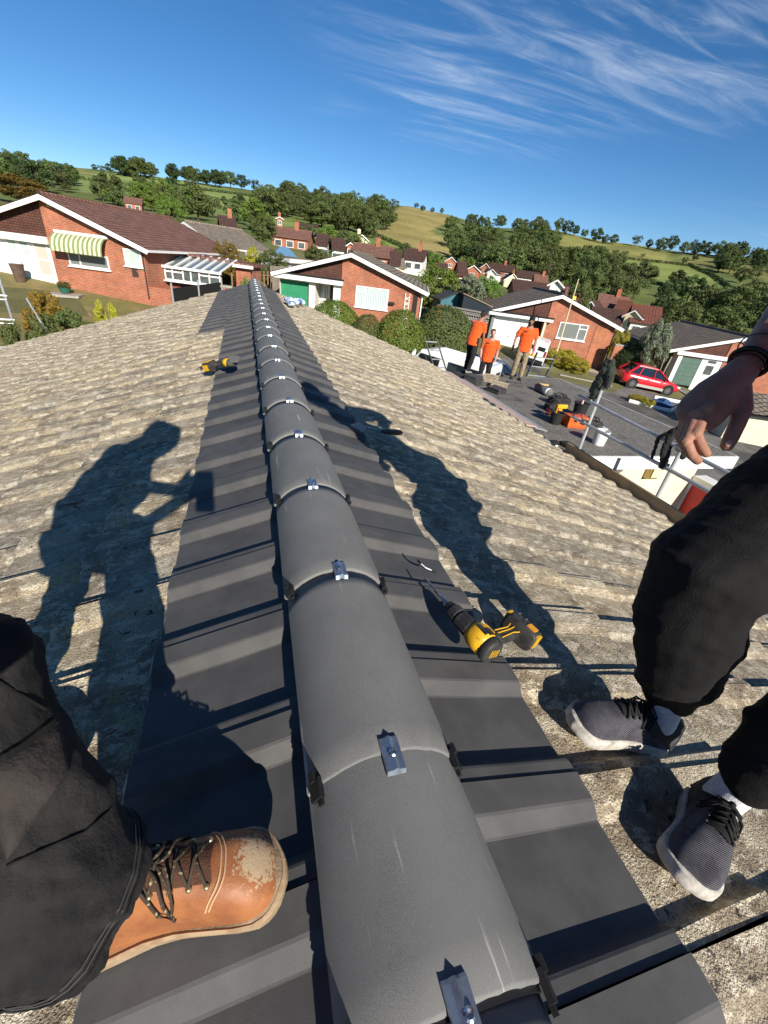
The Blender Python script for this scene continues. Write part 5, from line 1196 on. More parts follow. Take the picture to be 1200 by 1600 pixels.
# ---------------------------------------------------------------- garden things
fencew = mat('fence_timber', (.30, .185, .11), (.22, .135, .08), 3, .9, .2, 40)
def fence(a, b, h, label, gap=.14, bw=.10, m_=None, rails=True):
    o = thing('fence', label, 'fence'); a = V(a); b = V(b); d = (b-a); n_ = max(2, int(d.length/gap)); u = d.normalized(); nn = V((-u.y, u.x, 0)).normalized()
    for i in range(n_+1):
        q = a+d*(i/n_); q.z = H(q.x, q.y); mb = MB(); mb.box(q+V((0, 0, h/2)), (bw, .02, h), (u, nn, V((0, 0, 1)))); mb.build('fence_board', m_ or fencew, o)
    for k_ in (.2, .85):
        qa = V((a.x, a.y, H(a.x, a.y)+h*k_)); qb = V((b.x, b.y, H(b.x, b.y)+h*k_)); mb = MB(); mb.tube([qa+nn*.04, qb+nn*.04], .03, 4); mb.build('rail', m_ or fencew, o)
    return o
f0 = at_r(362, 430, 31); f1 = at_r(424, 430, 33); fence(f0, f1, 1.75, 'brown timber trellis fence beyond the end of our ridge', .30, .10)
f0 = at_r(424, 425, 36); f1 = at_r(470, 425, 38); fence(f0, f1, 1.6, 'grey timber panel fence behind the green garage house', .22, .2, mat('grey_timber', (.26, .22, .18), (.2, .17, .14), 3, .9))
# black fence panels in front of the conservatory
blackf = mat('black_fence', (.012, .012, .012), rough=.8)
fa = at_r(268, 462, 24.6); fb = at_r(345, 448, 27.4); fz = lambda q: H(q.x, q.y)
fo = thing('fence', 'black painted panel fence in front of the conservatory', 'fence'); d = fb-fa; u = V((d.x, d.y, 0)).normalized(); nn = V((-u.y, u.x, 0))
for i in range(16):
    q = fa+d*((i+.5)/16); z = fz(q); mb = MB(); mb.box(V((q.x, q.y, z+.85)), (d.length/16*.96, .025, 1.7), (u, nn, V((0, 0, 1)))); mb.build('fence_board', blackf, fo)
for i in range(3): q = fa+d*(i/2); mb = MB(); mb.tube([V((q.x, q.y, fz(q)-.1))-nn*.06, V((q.x, q.y, fz(q)+1.95))-nn*.06], .045, 6); mb.build('fence_post', mat('grey_post', (.3, .3, .3), rough=.7), fo)
q = at_r(353, 440, 27.6); pr = thing('brick_pier', 'short red brick gate pier at the end of the black fence', 'pier', None, (q.x, q.y, H(q.x, q.y))); mb = MB(); mb.b6(-.25, .25, -.25, .25, -.3, 1.45); mb.build('pier', brick, pr); mb = MB(); mb.b6(-.3, .3, -.3, .3, 1.452, 1.54); mb.build('cap', kerbm, pr)
# teal shed, pierced wall, boundary
q = at_r(714, 457, 35); sh = thing('garden_shed', 'teal painted garden shed with pitched roof under the bright tree', 'shed', None, (q.x, q.y, q.z-2.6)); sh.rotation_euler = (0, 0, R(-8)); teal = mat('teal_paint', (.05, .16, .19), (.04, .13, .155), 2, .7)
mb = MB(); mb.prism([(-1.1, 0, 0), (1.1, 0, 0), (1.1, 0, 2.0), (0, 0, 2.5), (-1.1, 0, 2.0)], (0, 1, 0), 2.4); mb.build('wall', teal, sh)
for s_ in (-1, 1): mb = MB(); mb.prism([(0, -.15, 2.6), (s_*1.25, -.15, 2.02), (s_*1.25, -.15, 1.96), (0, -.15, 2.54)], (0, 1, 0), 2.7); mb.build('roof', mat('shed_felt', (.05, .06, .065), rough=.9), sh)
mb = MB(); mb.b6(-.35, .35, -.03, -.003, .05, 1.75); mb.build('door', mat('teal_door', (.04, .13, .155), rough=.7), sh)
q = at_r(738, 462, 34); sh2 = thing('garden_shed', 'dark stained lean-to shed beside the teal shed', 'shed', None, (q.x, q.y, q.z-2.3)); sh2.rotation_euler = (0, 0, R(-10)); mb = MB(); mb.prism([(-.6, 0, 0), (1.5, 0, 0), (1.5, 0, 1.7), (-.6, 0, 2.3)], (0, 1, 0), 2.2); mb.build('wall', mat('navy_stain', (.012, .02, .028), rough=.8), sh2); mb = MB(); mb.prism([(-.7, -.1, 2.36), (1.65, -.1, 1.72), (1.65, -.1, 1.78), (-.7, -.1, 2.42)], (0, 1, 0), 2.4); mb.build('roof', mat('tan_felt', (.25, .19, .13), rough=.9), sh2)
wa = at_r(690, 478, 31); wc = at_r(765, 492, 29.5); pw = thing('pierced_block_wall', 'pale pierced block garden wall with brick end behind the hedge bush', 'wall'); d = wc-wa; u = V((d.x, d.y, 0)).normalized(); nn = V((-u.y, u.x, 0))
for i in range(20):
    for j in range(4):
        q = wa+d*((i+.5)/20); mb = MB(); z = q.z-.14-j*.28; mb.box(V((q.x, q.y, z)), (.05, .1, .26), ((u+V((0, 0, 1))).normalized(), nn, (V((0, 0, 1))-u).normalized())) ; mb.box(V((q.x, q.y, z)), (.26, .09, .05), ((u+V((0, 0, 1))).normalized(), nn, (V((0, 0, 1))-u).normalized())); mb.build('pierced_block', kerbm, pw)
mb = MB(); mb.box(V(((wa.x+wc.x)/2, (wa.y+wc.y)/2, (wa.z+wc.z)/2+.05)), ((wc-wa).length, .2, .08), (d.normalized(), nn, d.normalized().cross(nn))); mb.build('coping', kerbm, pw)
mb = MB(); mb.box(V((wa.x, wa.y, wa.z-.6)), (.5, .25, 1.3), (u, nn, V((0, 0, 1)))); mb.build('brick_end', brick, pw)
cw0 = at_r(962, 535, 36.5); cw1 = at_r(1032, 552, 38.5); gw = thing('garden_wall', 'low red brick garden wall between the two right hand bungalows', 'wall'); d = cw1-cw0; u = V((d.x, d.y, 0)).normalized(); nn = V((-u.y, u.x, 0)); mb = MB(); c = (cw0+cw1)/2; mb.box(V((c.x, c.y, c.z-1.2)), (d.length, .23, 2.4), (u, nn, V((0, 0, 1)))); mb.build('wall', brick, gw); mb = MB(); mb.box(V((c.x, c.y, c.z+.045)), (d.length, .3, .08), (u, nn, V((0, 0, 1)))); mb.build('coping', kerbm, gw)
# white leaning pole by C
pb = ont(864, 570, 14); ptop = at_r(904, 436, math.hypot(pb.x, pb.y)-.4)
fp = thing('flag_pole', 'tall cream painted pole rising in front of the white garage bungalow', 'pole', None, pb); rel = ptop-pb; mb = MB(); mb.tube([(0, 0, -.2), rel*.5, rel], [.06, .05, .03], 8); mb.build('pole', mat('cream_pole', (.66, .56, .36), rough=.5), fp); mb = MB(); mb.box(rel*.80+V((.12, 0, 0)), (.25, .03, .2)); mb.build('sign_plate', platey, fp); mb = MB(); mb.b6(-.2, .2, -.2, .2, -.1, .12); mb.build('base', kerbm, fp)
# things on A's lawn
def pot(px, py, r_, label, m_, rr=.2, hh=.35, name='plant_pot', cat='pot', plant=None):
    q = ont(px, py, 10); o = thing(name, label, cat, None, q); mb = MB(); mb.loft([[V((k_*math.cos(a), k_*math.sin(a), z)) for a in (2*math.pi*i/14 for i in range(14))] for k_, z in ((rr*.7, 0), (rr, hh), (rr*1.08, hh), (rr*1.08, hh*1.06), (rr*.9, hh*1.06), (rr*.85, hh*.9))]); mb.build('pot', m_, o)
    if plant:
        c = link('foliage', with_leaf(NEARB[0], plant), o, (0, 0, hh*.8)); c.scale = (rr*2.4, rr*2.4, .35)
    return o
pot(245, 466, 0, 'blue plastic tub against the brick wall of the awning bungalow', mat('blue_plastic', (.02, .06, .2), rough=.4), .28, .6)
q = ont(103, 462, 10); sb = thing('stone_slab', 'flat stone slab on the dry lawn', 'slab', None, q); mb = MB(); mb.b6(-.7, .7, -.5, .5, -.03, .08); mb.build('slab', kerbm, sb)
o = pot(103, 460, 0, 'green bowl planter with red flower on the stone slab', mat('green_bowl', (.03, .13, .09), rough=.5), .28, .22, plant='olive'); o.location.z += .09
pot(33, 440, 0, 'tall brown tapered planter by the white garage front', mat('brown_planter', (.13, .085, .06), (.09, .06, .045), 5, .8), .3, .75)
for (x, y, lb) in ((98, 441, 'dark timber trough planter under the awning window'), (199, 458, 'dark timber trough planter under the small window')):
    q = ont(x, y, 10); t_ = thing('trough_planter', lb, 'planter', None, q); t_.rotation_euler = (0, 0, A.th); mb = MB(); mb.b6(-.6, .6, -.2, .2, 0, .06); mb.b6(-.6, .6, -.2, -.17, .06, .38); mb.b6(-.6, .6, .17, .2, .06, .38); mb.b6(-.6, -.57, -.17, .17, .06, .38); mb.b6(.57, .6, -.17, .17, .06, .38); mb.b6(-.57, .57, -.17, .17, .06, .3); mb.build('trough', darkv, t_)
# edging of rough stone along A's wall
# black wheelie bin by B
q = at_r(419, 432, 26.5); z0 = H(q.x, q.y); bn = thing('wheelie_bin', 'black wheelie bin beside the green garage door pier', 'bin', None, (q.x, q.y, z0)); mb = MB(); mb.loft([[V((x*k_, y*k_, z)) for x, y in ((-.26, -.3), (.26, -.3), (.26, .3), (-.26, .3))] for k_, z in ((.8, .06), (1, 1.0))]); mb.build('bin_body', blackt, bn); mb = MB(); mb.prism([(-.29, -.34, 1.004), (.29, -.34, 1.004), (.29, .34, 1.08), (-.29, .34, 1.08)], (0, 0, 1), .05); mb.build('lid', blackt, bn)
for s_ in (-1, 1): mb = MB(); mb.tube([(s_*.2, .3, .1), (s_*.28, .3, .1)], .1, 10); mb.build('wheel', tyrem, bn)
# white statue by the trellis
q = at_r(377, 430, 30); s1_ = thing('garden_statue', 'small white garden ornament in front of the trellis fence', 'ornament', None, (q.x, q.y, H(q.x, q.y))); mb = MB(); mb.loft([[V((k_*math.cos(a), k_*math.sin(a), z)) for a in (2*math.pi*i/10 for i in range(10))] for k_, z in ((.25, 0), (.25, .1), (.15, .15), (.2, .5), (.12, .75), (.14, .9), (.05, 1.05))]); mb.build('figure', whitef, s1_)
# mast on the hill
P = ont(347, 268, 200, 640) or ont(347, 276, 200, 640) or ont(347, 285, 200, 640)
if P:
    ms = thing('radio_mast', 'thin radio mast on the left hill crest', 'mast', None, P); top = at_r(347, 250, math.hypot(P.x, P.y)); hh = top.z-P.z; mb = MB(); mb.tube([(0, 0, 0), (0, 0, hh)], [.5, .3], 6); mb.build('pole', greyp, ms); mb = MB(); mb.ball((0, 0, hh), (1.3, 1.3, 1.3), 8); mb.build('head', whitef, ms)
# neighbour's lower roof corner and white edged flat area at far right
q = onz(1190, 632, -4.0)
nr = thing('neighbour_roof', 'corner of a grey tiled roof at the right edge below the bungalows', 'roof'); a = onz(1152, 640, -3.6); mb = MB(); dd_ = V((.9, -.35, 0)).normalized(); bb = V((.35, .9, 0)).normalized()
for i in range(7):
    for j in range(6):
        t_ = MB(); c = a+dd_*(.2+i*.4)+bb*(j*.33)+V((0, 0, j*.11)); t_.box(c, (.39, .36, .03), (dd_, (bb+V((0, 0, .25))).normalized(), dd_.cross((bb+V((0, 0, .25))).normalized()))); t_.build('roof_tile', rt_brown, nr)
mb = MB(); mb.prism([a-V((0, 0, .12)), a+dd_*2.9-V((0, 0, .12)), a+dd_*2.9+bb*2-V((0, 0, -.5)), a+bb*2-V((0, 0, -.5))], (0, 0, -1), .08); mb.build('roof_deck', deckm, nr)
mb = MB(); mb.b6(0, 1, 0, 1, 0, 1); mb = MB(); c = a+dd_*1.5+bb*1.2; mb.box(V((c.x, c.y, -6.0)), (2.5, 1.6, 4.2), (dd_, bb, V((0, 0, 1)))); mb.build('wall', wallm, nr)

# ---------------------------------------------------------------- tools on our roof
yel = mat('tool_yellow', (.70, .40, .02), (.62, .34, .015), 30, .4, .05, 200, c3=(.12, .08, .03), s3=30, t3=(.62, .72))
tblk = mat('tool_black', (.022, .022, .023), (.05, .048, .045), 25, .55, .1, 150, c3=(.12, .11, .10), s3=14, t3=(.6, .75))
steel = mat('tool_steel', (.55, .55, .55), rough=.3, metal=1)
def cyl(mb, a, b, r0, r1=None, n=16): return mb.tube([a, b], [r0, r1 if r1 is not None else r0], n)
def rounded(mb, c, d, ax, bev=.25, n=5):
    """box with rounded long edges: superellipse loft along ax[1]"""
    c = V(c); rings = []
    for t_, k_ in ((-1, .86), (-.93, .97), (-.8, 1), (.8, 1), (.93, .97), (1, .86)):
        ring = []
        for i in range(16):
            a = 2*math.pi*i/16; cx = math.copysign(abs(math.cos(a))**.45, math.cos(a)); cy = math.copysign(abs(math.sin(a))**.45, math.sin(a)); ring.append(c+ax[0]*(cx*d[0]/2*k_)+ax[1]*(t_*d[1]/2)+ax[2]*(cy*d[2]/2*k_))
        rings.append(ring)
    return mb.loft(rings)
UPR = V((SL, 0, 1)).normalized(); UPL = V((-SL, 0, 1)).normalized()
dr = thing('cordless_drill', 'yellow and black cordless drill lying beside the ridge at right', 'drill', None, onR(760, 1000, -.03))
D0 = dr.location.copy()
def rel(q): return V(q)-D0
tip = rel(onR(664, 903, -.005)); c0 = rel(onR(699, 944, .02)); c1 = rel(onR(727, 973, .025)); c2 = rel(onR(738, 985, .028)); b1 = rel(onR(770, 1021, .035)); ax = (b1-c0).normalized()
lat = UPR.cross(ax).normalized()
mb = MB(); cyl(mb, tip, tip.lerp(c0, .55), .0028, .0032, 8); cyl(mb, tip.lerp(c0, .5), c0, .0055, .006, 8); mb.build('drill_bit', steel, dr, True)
mb = MB()
L_ = (c2-c0).length; st = [(0, .008), (.004, .013), (.25*L_, .019), (.27*L_, .0215), (.48*L_, .0225), (.50*L_, .018), (.56*L_, .018), (.58*L_, .0235), (.95*L_, .0245), (L_, .022)]
rings = []
u_ = lat; v_ = ax.cross(lat)
for t_, r_ in st: rings.append([c0+ax*t_+(u_*math.cos(a)+v_*math.sin(a))*(r_*(1+(.045 if i % 2 else 0))) for i, a in enumerate(2*math.pi*j/24 for j in range(24))])
mb.loft(rings); mb.build('chuck', tblk, dr)
mb = MB(); rings = []; Lb = (b1-c2).length
for t_, r_ in ((-.004, .020), (0, .027), (.012, .031), (.3*Lb, .032), (.72*Lb, .031)): rings.append([c2+ax*t_+(u_*math.cos(a)*1.0+v_*math.sin(a)*1.06)*r_ for a in (2*math.pi*j/20 for j in range(20))])
mb.loft(rings); hs_ = mb.build('motor_housing', yel, dr, True)
mb = MB(); rings = []
for t_, r_ in ((.72*Lb, .0312), (.76*Lb, .0325), (.95*Lb, .0315), (1.0*Lb, .028), (1.02*Lb, .018)): rings.append([c2+ax*t_+(u_*math.cos(a)+v_*math.sin(a)*1.06)*r_ for a in (2*math.pi*j/20 for j in range(20))])
mb.loft(rings); rc = mb.build('rear_cap', tblk, dr, True)
for i in range(4):
    mb = MB(); q = c2+ax*(1.012*Lb); mb.box(q+u_*(-.012+i*.008), (.0025, .004, .022), (u_, ax, v_)); mb.build('vent_slot', yel, rc)
for i in (-1, 1):
    mb = MB(); q = c2+ax*(.36*Lb)+UPR*.031+lat*(.010*i); mb.box(q, (.013, .030, .006), (lat, ax, UPR)); mb.build('housing_rib', yel if i > 0 else tblk, hs_)
mb = MB(); mb.box(c2+ax*(.5*Lb)+UPR*.034, (.014, .02, .005), (lat, ax, UPR)); mb.build('speed_switch', tblk, hs_)
hb = rel(onR(812, 985, .004)); h0 = c2+ax*(.55*Lb)
mb = MB(); mb.chain([(*h0, .022, .02), (*(h0.lerp(hb, .4)), .019, .016), (*(h0.lerp(hb, .75)), .021, .018)], up=UPR, n=14); mb.build('handle', tblk, dr, True)
hd = (hb-h0).normalized(); hl = UPR.cross(hd).normalized()
for s_ in (-.011, .004, .014): mb = MB(); mb.tube([h0.lerp(hb, .30)+UPR*.017+hl*s_, h0.lerp(hb, .62)+UPR*.0185+hl*(s_*.8), h0.lerp(hb, .75)+UPR*.019+hl*(s_*1.3)], .0018, 6); mb.build('grip_stripe', yel, dr)
mb = MB(); mb.box(h0.lerp(hb, .22)+ (-ax)*.02+UPR*.002, (.012, .02, .016), (hd, ax, UPR)); mb.build('trigger', mat('trigger_red', (.03, .03, .03), rough=.4), dr)
bax = (hl, hd, UPR)
bm_ = MB(); bc = hb+hd*.010; rounded(bm_, bc-UPR*.004, (.105, .052, .066), (hl, hd, UPR)); bt = bm_.build('battery', tblk, dr, True)
for s_, m_ in ((.052, yel), (-.050, yel)):
    mb = MB(); mb.box(bc+hl*s_+UPR*.004, (.008, .030, .040), bax); mb.build('battery_latch', m_, bt)
mb = MB(); mb.box(bc-hd*.001+UPR*.030-hl*.022, (.026, .028, .005), bax); mb.build('battery_label', mat('orange_label', (.75, .33, .02), rough=.4), bt)
mb = MB(); mb.box(bc+hd*.027+UPR*.000, (.085, .006, .045), bax); mb.build('battery_base', yel, bt)
for s_ in (-.012, .012): mb = MB(); mb.box(bc+UPR*.0305+hd*.012+hl*(.02+s_), (.004, .022, .004), bax); mb.build('battery_rib', steel, bt)
# angle grinder on the left slope
ag = thing('cordless_grinder', 'small yellow and black cordless grinder lying on the left slope', 'grinder', None, onL(345, 570, -.02)); D0 = ag.location.copy()
a0 = rel(onL(328, 572, .03)); a1 = rel(onL(345, 568, .03)); a2 = rel(onL(358, 566, .04)); a3 = rel(onL(367, 566, .05)); ax = (a3-a0).normalized(); lat = UPL.cross(ax).normalized()
mb = MB(); rounded(mb, a0, (.085, .07, .07), (lat, ax, UPL)); mb.build('battery', tblk, ag, True)
mb = MB(); mb.box(a0+UPL*.037+lat*-.007, (.05, .05, .005), (lat, ax, UPL)); mb.box(a0-lat*.044+UPL*.0, (.005, .05, .042), (lat, ax, UPL)); mb.build('battery_panel', yel, ag)
mb = MB(); mb.chain([(*a0.lerp(a1, .5), .022), (*a1, .020), (*a2, .022)], n=12); mb.build('grip', tblk, ag, True)
mb = MB(); cyl(mb, a1.lerp(a2, .45), a1.lerp(a2, .95), .028, .029); mb.build('collar', yel, ag, True)
mb = MB(); rounded(mb, a3-ax*.03, (.045, .06, .048), (lat, ax, UPL)); mb.build('gear_head', steel, ag, True)
mb = MB(); dn_ = (ax*.35+UPL*.9).normalized(); cyl(mb, a3+dn_*.02, a3+dn_*.03, .042, .042, 20); mb.build('guard', mat('worn_grey_metal', (.22, .21, .19), (.32, .3, .26), 30, .5, metal=.6), ag)
mb = MB(); cyl(mb, a0.lerp(a1, -.9), a0.lerp(a1, -.3), .012, .014, 8); mb.build('side_handle', tblk, ag)
# trowel
tr = thing('pointing_trowel', 'small trowel with black handle on the right slope in the shadow', 'trowel', None, onR(600, 690, -.03)); D0 = tr.location.copy()
h0 = rel(onR(598, 674, .03)); h1 = rel(onR(626, 676, .03)); n0 = rel(onR(577, 670, .01)); bl = [rel(onR(575, 668, .005)), rel(onR(560, 660, 0)), rel(onR(548, 664, 0)), rel(onR(566, 676, .0))]
mb = MB(); mb.chain([(*h0, .010), (*h0.lerp(h1, .3), .016), (*h0.lerp(h1, .8), .018), (*h1, .014)], n=10); mb.build('handle', blackp, tr, True)
mb = MB(); mb.tube([h0, n0, bl[0]], .005, 6); mb.build('tang', steel, tr); mb = MB(); mb.prism(bl, (0, 0, 1), .003); mb.build('blade', mat('dull_steel', (.2, .2, .2), rough=.5, metal=.8), tr)
# short length of black cable
cb_ = thing('cable_offcut', 'short curved black cable offcut on the dark tiles', 'cable', None, onR(667, 885, -.03)); D0 = cb_.location.copy(); mb = MB(); mb.tube([rel(onR(x, y, -.008)) for x, y in ((653, 875), (658, 882), (665, 888), (673, 892), (681, 894))], .0032, 8); mb.build('cable', blackp, cb_); mb = MB(); mb.tube([rel(onR(x, y, -.003)) for x, y in ((658, 881), (665, 887), (674, 891))], .0018, 6); mb.build('white_stripe', white, cb_)
# crumpled rag near the far end
rg = thing('crumpled_rag', 'crumpled blue and white rag at the far end of the ridge', 'rag', None, onR(462, 475, -.03)); D0 = rg.location.copy(); mb = MB(); rn = random.Random(5)
for i in range(9): q = rel(onR(452+i*2.6, 472+rn.uniform(-4, 5), .0))+V((0, 0, rn.uniform(.02, .07))); mb.ball(q, (rn.uniform(.05, .11), rn.uniform(.06, .16), rn.uniform(.03, .06)), 8)
blob('cloth', mb, mat('rag_cloth', (.62, .66, .72), (.06, .18, .42), 6, .9, ramp_=(.5, .56), coord='O'), rg, .012, 2, disp=.03, dscale=.06)

# ---------------------------------------------------------------- materials and tools on the felt roof
def fz_(px, py, dz=0): return onz(px, py, FZ+dz)
def tiles_stack(px, py, n_, yaw, m_, label, w_=.33, l_=.42, lean=0, name='tile_stack', cat='tiles', dz=.002):
    q = fz_(px, py); o = thing(name, label, cat, None, (q.x, q.y, FZ+dz)); o.rotation_euler = (0, 0, R(yaw)); rn = random.Random(int(px))
    for i in range(n_):
        mb = MB(); z = i*.034; jx, jy = rn.uniform(-.02, .02), rn.uniform(-.02, .02)
        pr_ = [(-.5, 0), (-.5, .03), (-.38, .03), (-.33, .012), (.25, .012), (.32, .034), (.5, .034), (.5, .0), (.30, .018), (.24, -.002+.002), (-.34, .0)]
        mb.prism([(jx+x*w_, jy-l_/2, z+zz_) for x, zz_ in pr_][::-1], (0, 1, 0), l_); t_ = mb.build('roof_tile', m_, o)
    return o
pale = mat('pale_old_tile', (.42, .36, .26), (.30, .25, .18), 12, .95, .4, 60, c3=(.12, .1, .08), s3=9, t3=(.55, .68))
tiles_stack(738, 600, 7, 30, newm, 'tall stack of new dark tiles at the foot of the left worker')
tiles_stack(722, 590, 4, 25, newm, 'stack of new dark tiles under the left worker shoes')
tiles_stack(766, 596, 5, 55, pale, 'stack of lichen pale old tiles beside the dark stacks')
tiles_stack(780, 606, 4, 50, pale, 'second lower stack of pale old tiles')
tiles_stack(775, 613, 4, 20, newm, 'untidy dark tiles by the pale stacks')
tiles_stack(803, 603, 3, 70, newm, 'flat pile of three dark tiles on the felt')
tiles_stack(795, 589, 2, 65, newm, 'two loose dark tiles near the khaki worker feet')
q = onz(812, 638, -1.62); o = thing('loose_tile', 'single black tile lying on the eaves board', 'tile', None, (q.x, q.y, -1.74)); mb = MB(); mb.box((0, 0, .012), (.28, .40, .022), (V((1, 0, -.22)).normalized(), V((0, 1, 0)), V((.22, 0, 1)).normalized())); mb.build('tile', newm, o); o.rotation_euler = (0, 0, R(8))
for (x, y) in ((838, 602),): pass
# felt roll with white label
q0 = fz_(838, 610); q1 = fz_(858, 620); fl = thing('felt_roll', 'grey roll of roofing felt with a white label', 'roll', None, V(((q0.x+q1.x)/2, (q0.y+q1.y)/2, FZ))); D0 = fl.location.copy(); d = (q1-q0).normalized(); a_ = rel(q0)+V((0, 0, .10)); b_ = rel(q1)+V((0, 0, .10)); mb = MB(); cyl(mb, a_, b_, .10, .10, 20); mb.build('roll', mat('grey_felt_roll', (.12, .12, .12), (.16, .16, .16), 20, .9), fl, True); mb = MB(); cyl(mb, a_.lerp(b_, .72), a_.lerp(b_, .93), .1025, .1025, 20); mb.build('label', white, fl, True)
# broom: wooden head and long handle
q0 = fz_(849, 602, .04); q1 = fz_(884, 628, .03); br_ = thing('broom', 'wooden broom with long handle lying on the felt roof', 'broom', None, V((q0.x, q0.y, FZ))); D0 = br_.location.copy(); d = (q1-q0).normalized(); mb = MB(); mb.tube([rel(q0), rel(q1)], .013, 8); mb.build('handle', mat('dark_handle', (.12, .07, .04), rough=.7), br_); mb = MB(); s_ = V((-d.y, d.x, 0)); mb.box(rel(q0)+V((0, 0, .02)), (.30, .06, .05), (s_, d, V((0, 0, 1)))); mb.build('head', mat('yellow_wood', (.5, .34, .14), rough=.7), br_); mb = MB(); mb.box(rel(q0)-d*.06+V((0, 0, -.005)), (.28, .07, .045), (s_, d, V((0, 0, 1)))); mb.build('bristles', blackt, br_)
def bucket(px, py, r_, h_, m_, label, handle=True, tools=None):
    q = fz_(px, py); o = thing('bucket', label, 'bucket', None, (q.x, q.y, FZ+.002)); mb = MB(); mb.loft([[V((k_*math.cos(a), k_*math.sin(a), z)) for a in (2*math.pi*i/20 for i in range(20))] for k_, z in ((r_*.8, 0), (r_, h_), (r_*1.07, h_), (r_*1.07, h_-.02), (r_*1.01, h_-.02))]+[[V((r_*.94*math.cos(a), r_*.94*math.sin(a), h_+.001)) for a in (2*math.pi*i/20 for i in range(20))], [V((r_*.75*math.cos(a), r_*.75*math.sin(a), .02)) for a in (2*math.pi*i/20 for i in range(20))]], caps=True); mb.build('bucket', m_, o, False)
    if handle: mb = MB(); mb.tube([V((r_*1.05*math.cos(a), .02, h_-.02+r_*.7*math.sin(a))) for a in (math.pi*i/10 for i in range(11))], .004, 6); mb.build('handle', steel, o)
    for i, (m2, l) in enumerate(tools or []): mb = MB(); mb.tube([(-.05+.05*i, .03*i, .05), (-.08+.07*i, .05*i-.04, h_+l)], .014, 6); mb.build('tool_handle', m2, o)
    return o
bucket(934, 694, .14, .28, white, 'white plastic bucket near the front edge of the felt roof')
bucket(903, 650, .17, .32, blackt, 'black rubber bucket full of tools', True, [(lampr, .12), (alu, .10), (white, .06)])
bucket(866, 662, .14, .26, blackt, 'smaller black tool bucket beside the red tool box', True, [(yel, .16), (lampr, .08)])
def toolbag(px, py, d, m_, label, cat='tool bag'):
    q = fz_(px, py); o = thing('tool_bag', label, cat, None, (q.x, q.y, FZ)); mb = MB(); rn = random.Random(int(px)); mb.box((0, 0, d[2]/2), d)
    for i in range(5): mb.ball((rn.uniform(-d[0], d[0])*.4, rn.uniform(-d[1], d[1])*.4, d[2]*rn.uniform(.6, 1)), (d[0]*.2, d[1]*.25, d[2]*.25), 8)
    blob('bag', mb, m_, o, .018, 3, disp=.05, dscale=.09)
    for s_ in (-1, 1): mb = MB(); mb.tube([V((d[0]*.3*math.cos(a), s_*d[1]*.2, d[2]+.10*math.sin(a))) for a in (math.pi*i/8 for i in range(9))], .012, 6); mb.build('handle', blackp, o)
    return o
bagm = mat('bag_fabric', (.02, .02, .021), (.05, .048, .046), 12, .9, .3, 60)
toolbag(872, 632, (.5, .3, .18), bagm, 'open black tool bag with scattered tools')
toolbag(862, 642, (.35, .25, .16), bagm, 'small black tool bag next to the yellow tool')
toolbag(922, 668, (.45, .25, .15), bagm, 'flat black bag behind the white bucket')
q = fz_(896, 666); o = thing('tool_box', 'orange red plastic tool box with dark handle', 'tool box', None, (q.x, q.y, FZ+.002)); o.rotation_euler = (0, 0, R(-10)); om = mat('orange_plastic', (.75, .13, .03), (.68, .11, .025), 5, .4)
mb = MB(); mb.loft([[V((x*k_, y*k_, z)) for x, y in ((-.23, -.15), (.23, -.15), (.23, .15), (-.23, .15))] for k_, z in ((.9, 0), (1, .04), (1, .20), (.95, .24))]); mb.build('case', om, o); mb = MB(); mb.tube([(-.09, 0, .23), (-.09, 0, .29), (.09, 0, .29), (.09, 0, .23)], .014, 8); mb.build('handle', blackp, o); mb = MB(); mb.b6(-.12, -.06, -.165, -.15, .14, .22); mb.b6(.06, .12, -.165, -.15, .14, .22); mb.build('latch', blackp, o)
q = fz_(857, 652); o = thing('coil_of_hose', 'small red coil of cable among the tools', 'coil', None, (q.x, q.y, FZ)); mb = MB(); mb.tube([V((.10*math.cos(a), .10*math.sin(a), .05+.004*i)) for i, a in enumerate(2*math.pi*j/14 for j in range(43))], .012, 6); mb.build('coil', mat('dull_red', (.32, .03, .03), rough=.5), o)
q = fz_(872, 644, .2); o = thing('nail_gun', 'yellow hand tool standing among the black bags', 'power tool', None, (q.x, q.y, FZ)); mb = MB(); mb.b6(-.05, .05, -.05, .05, .0, .30); rounded(mb, (.05, 0, .33), (.08, .26, .09), (V((0, 1, 0)), V((1, 0, 0)), V((0, 0, 1)))); mb.build('body', yel, o); mb = MB(); mb.b6(-.06, .06, -.07, .07, .001, .07); mb.build('battery', tblk, o)
q0 = fz_(925, 660, .03); q1 = fz_(945, 670, .03); o = thing('white_plank', 'short white trim board lying on the felt', 'board', None, V((q0.x, q0.y, FZ))); D0 = o.location.copy(); mb = MB(); d = (q1-q0).normalized(); mb.box(rel((q0+q1)/2), ((q1-q0).length*1.2, .12, .02), (d, V((-d.y, d.x, 0)), V((0, 0, 1)))); mb.build('board', white, o)
# small trestle platform behind the felt roof for the lower worker is built with him
# jacket on the post and harness on the rail
clothd = mat('dark_green_cloth', (.022, .028, .022), (.035, .042, .032), 18, .9, .3, 90, sheen=.2); blackcl = mat('black_cloth', (.010, .010, .011), (.020, .020, .021), 14, .85, .25, 120, sheen=.15)
jk = thing('hung_jacket', 'dark green jacket hung over the top of the scaffold post', 'jacket', None, p1); D0 = jk.location.copy(); mb = MB()
def pr(px, py, dx=0): return rel(sp_(px, py)+V((dx, 0, 0)))
mb.chain([(*pr(950, 566), .05, .06), (*pr(947, 580), .085, .09), (*pr(938, 600), .09, .08), (*pr(930, 618), .06, .06)], n=12); mb.chain([(*pr(955, 568), .05), (*pr(955, 585), .06), (*pr(949, 603), .045)], n=12); mb.chain([(*pr(940, 588), .05), (*pr(928, 606), .055), (*pr(924, 622), .035)], n=12)
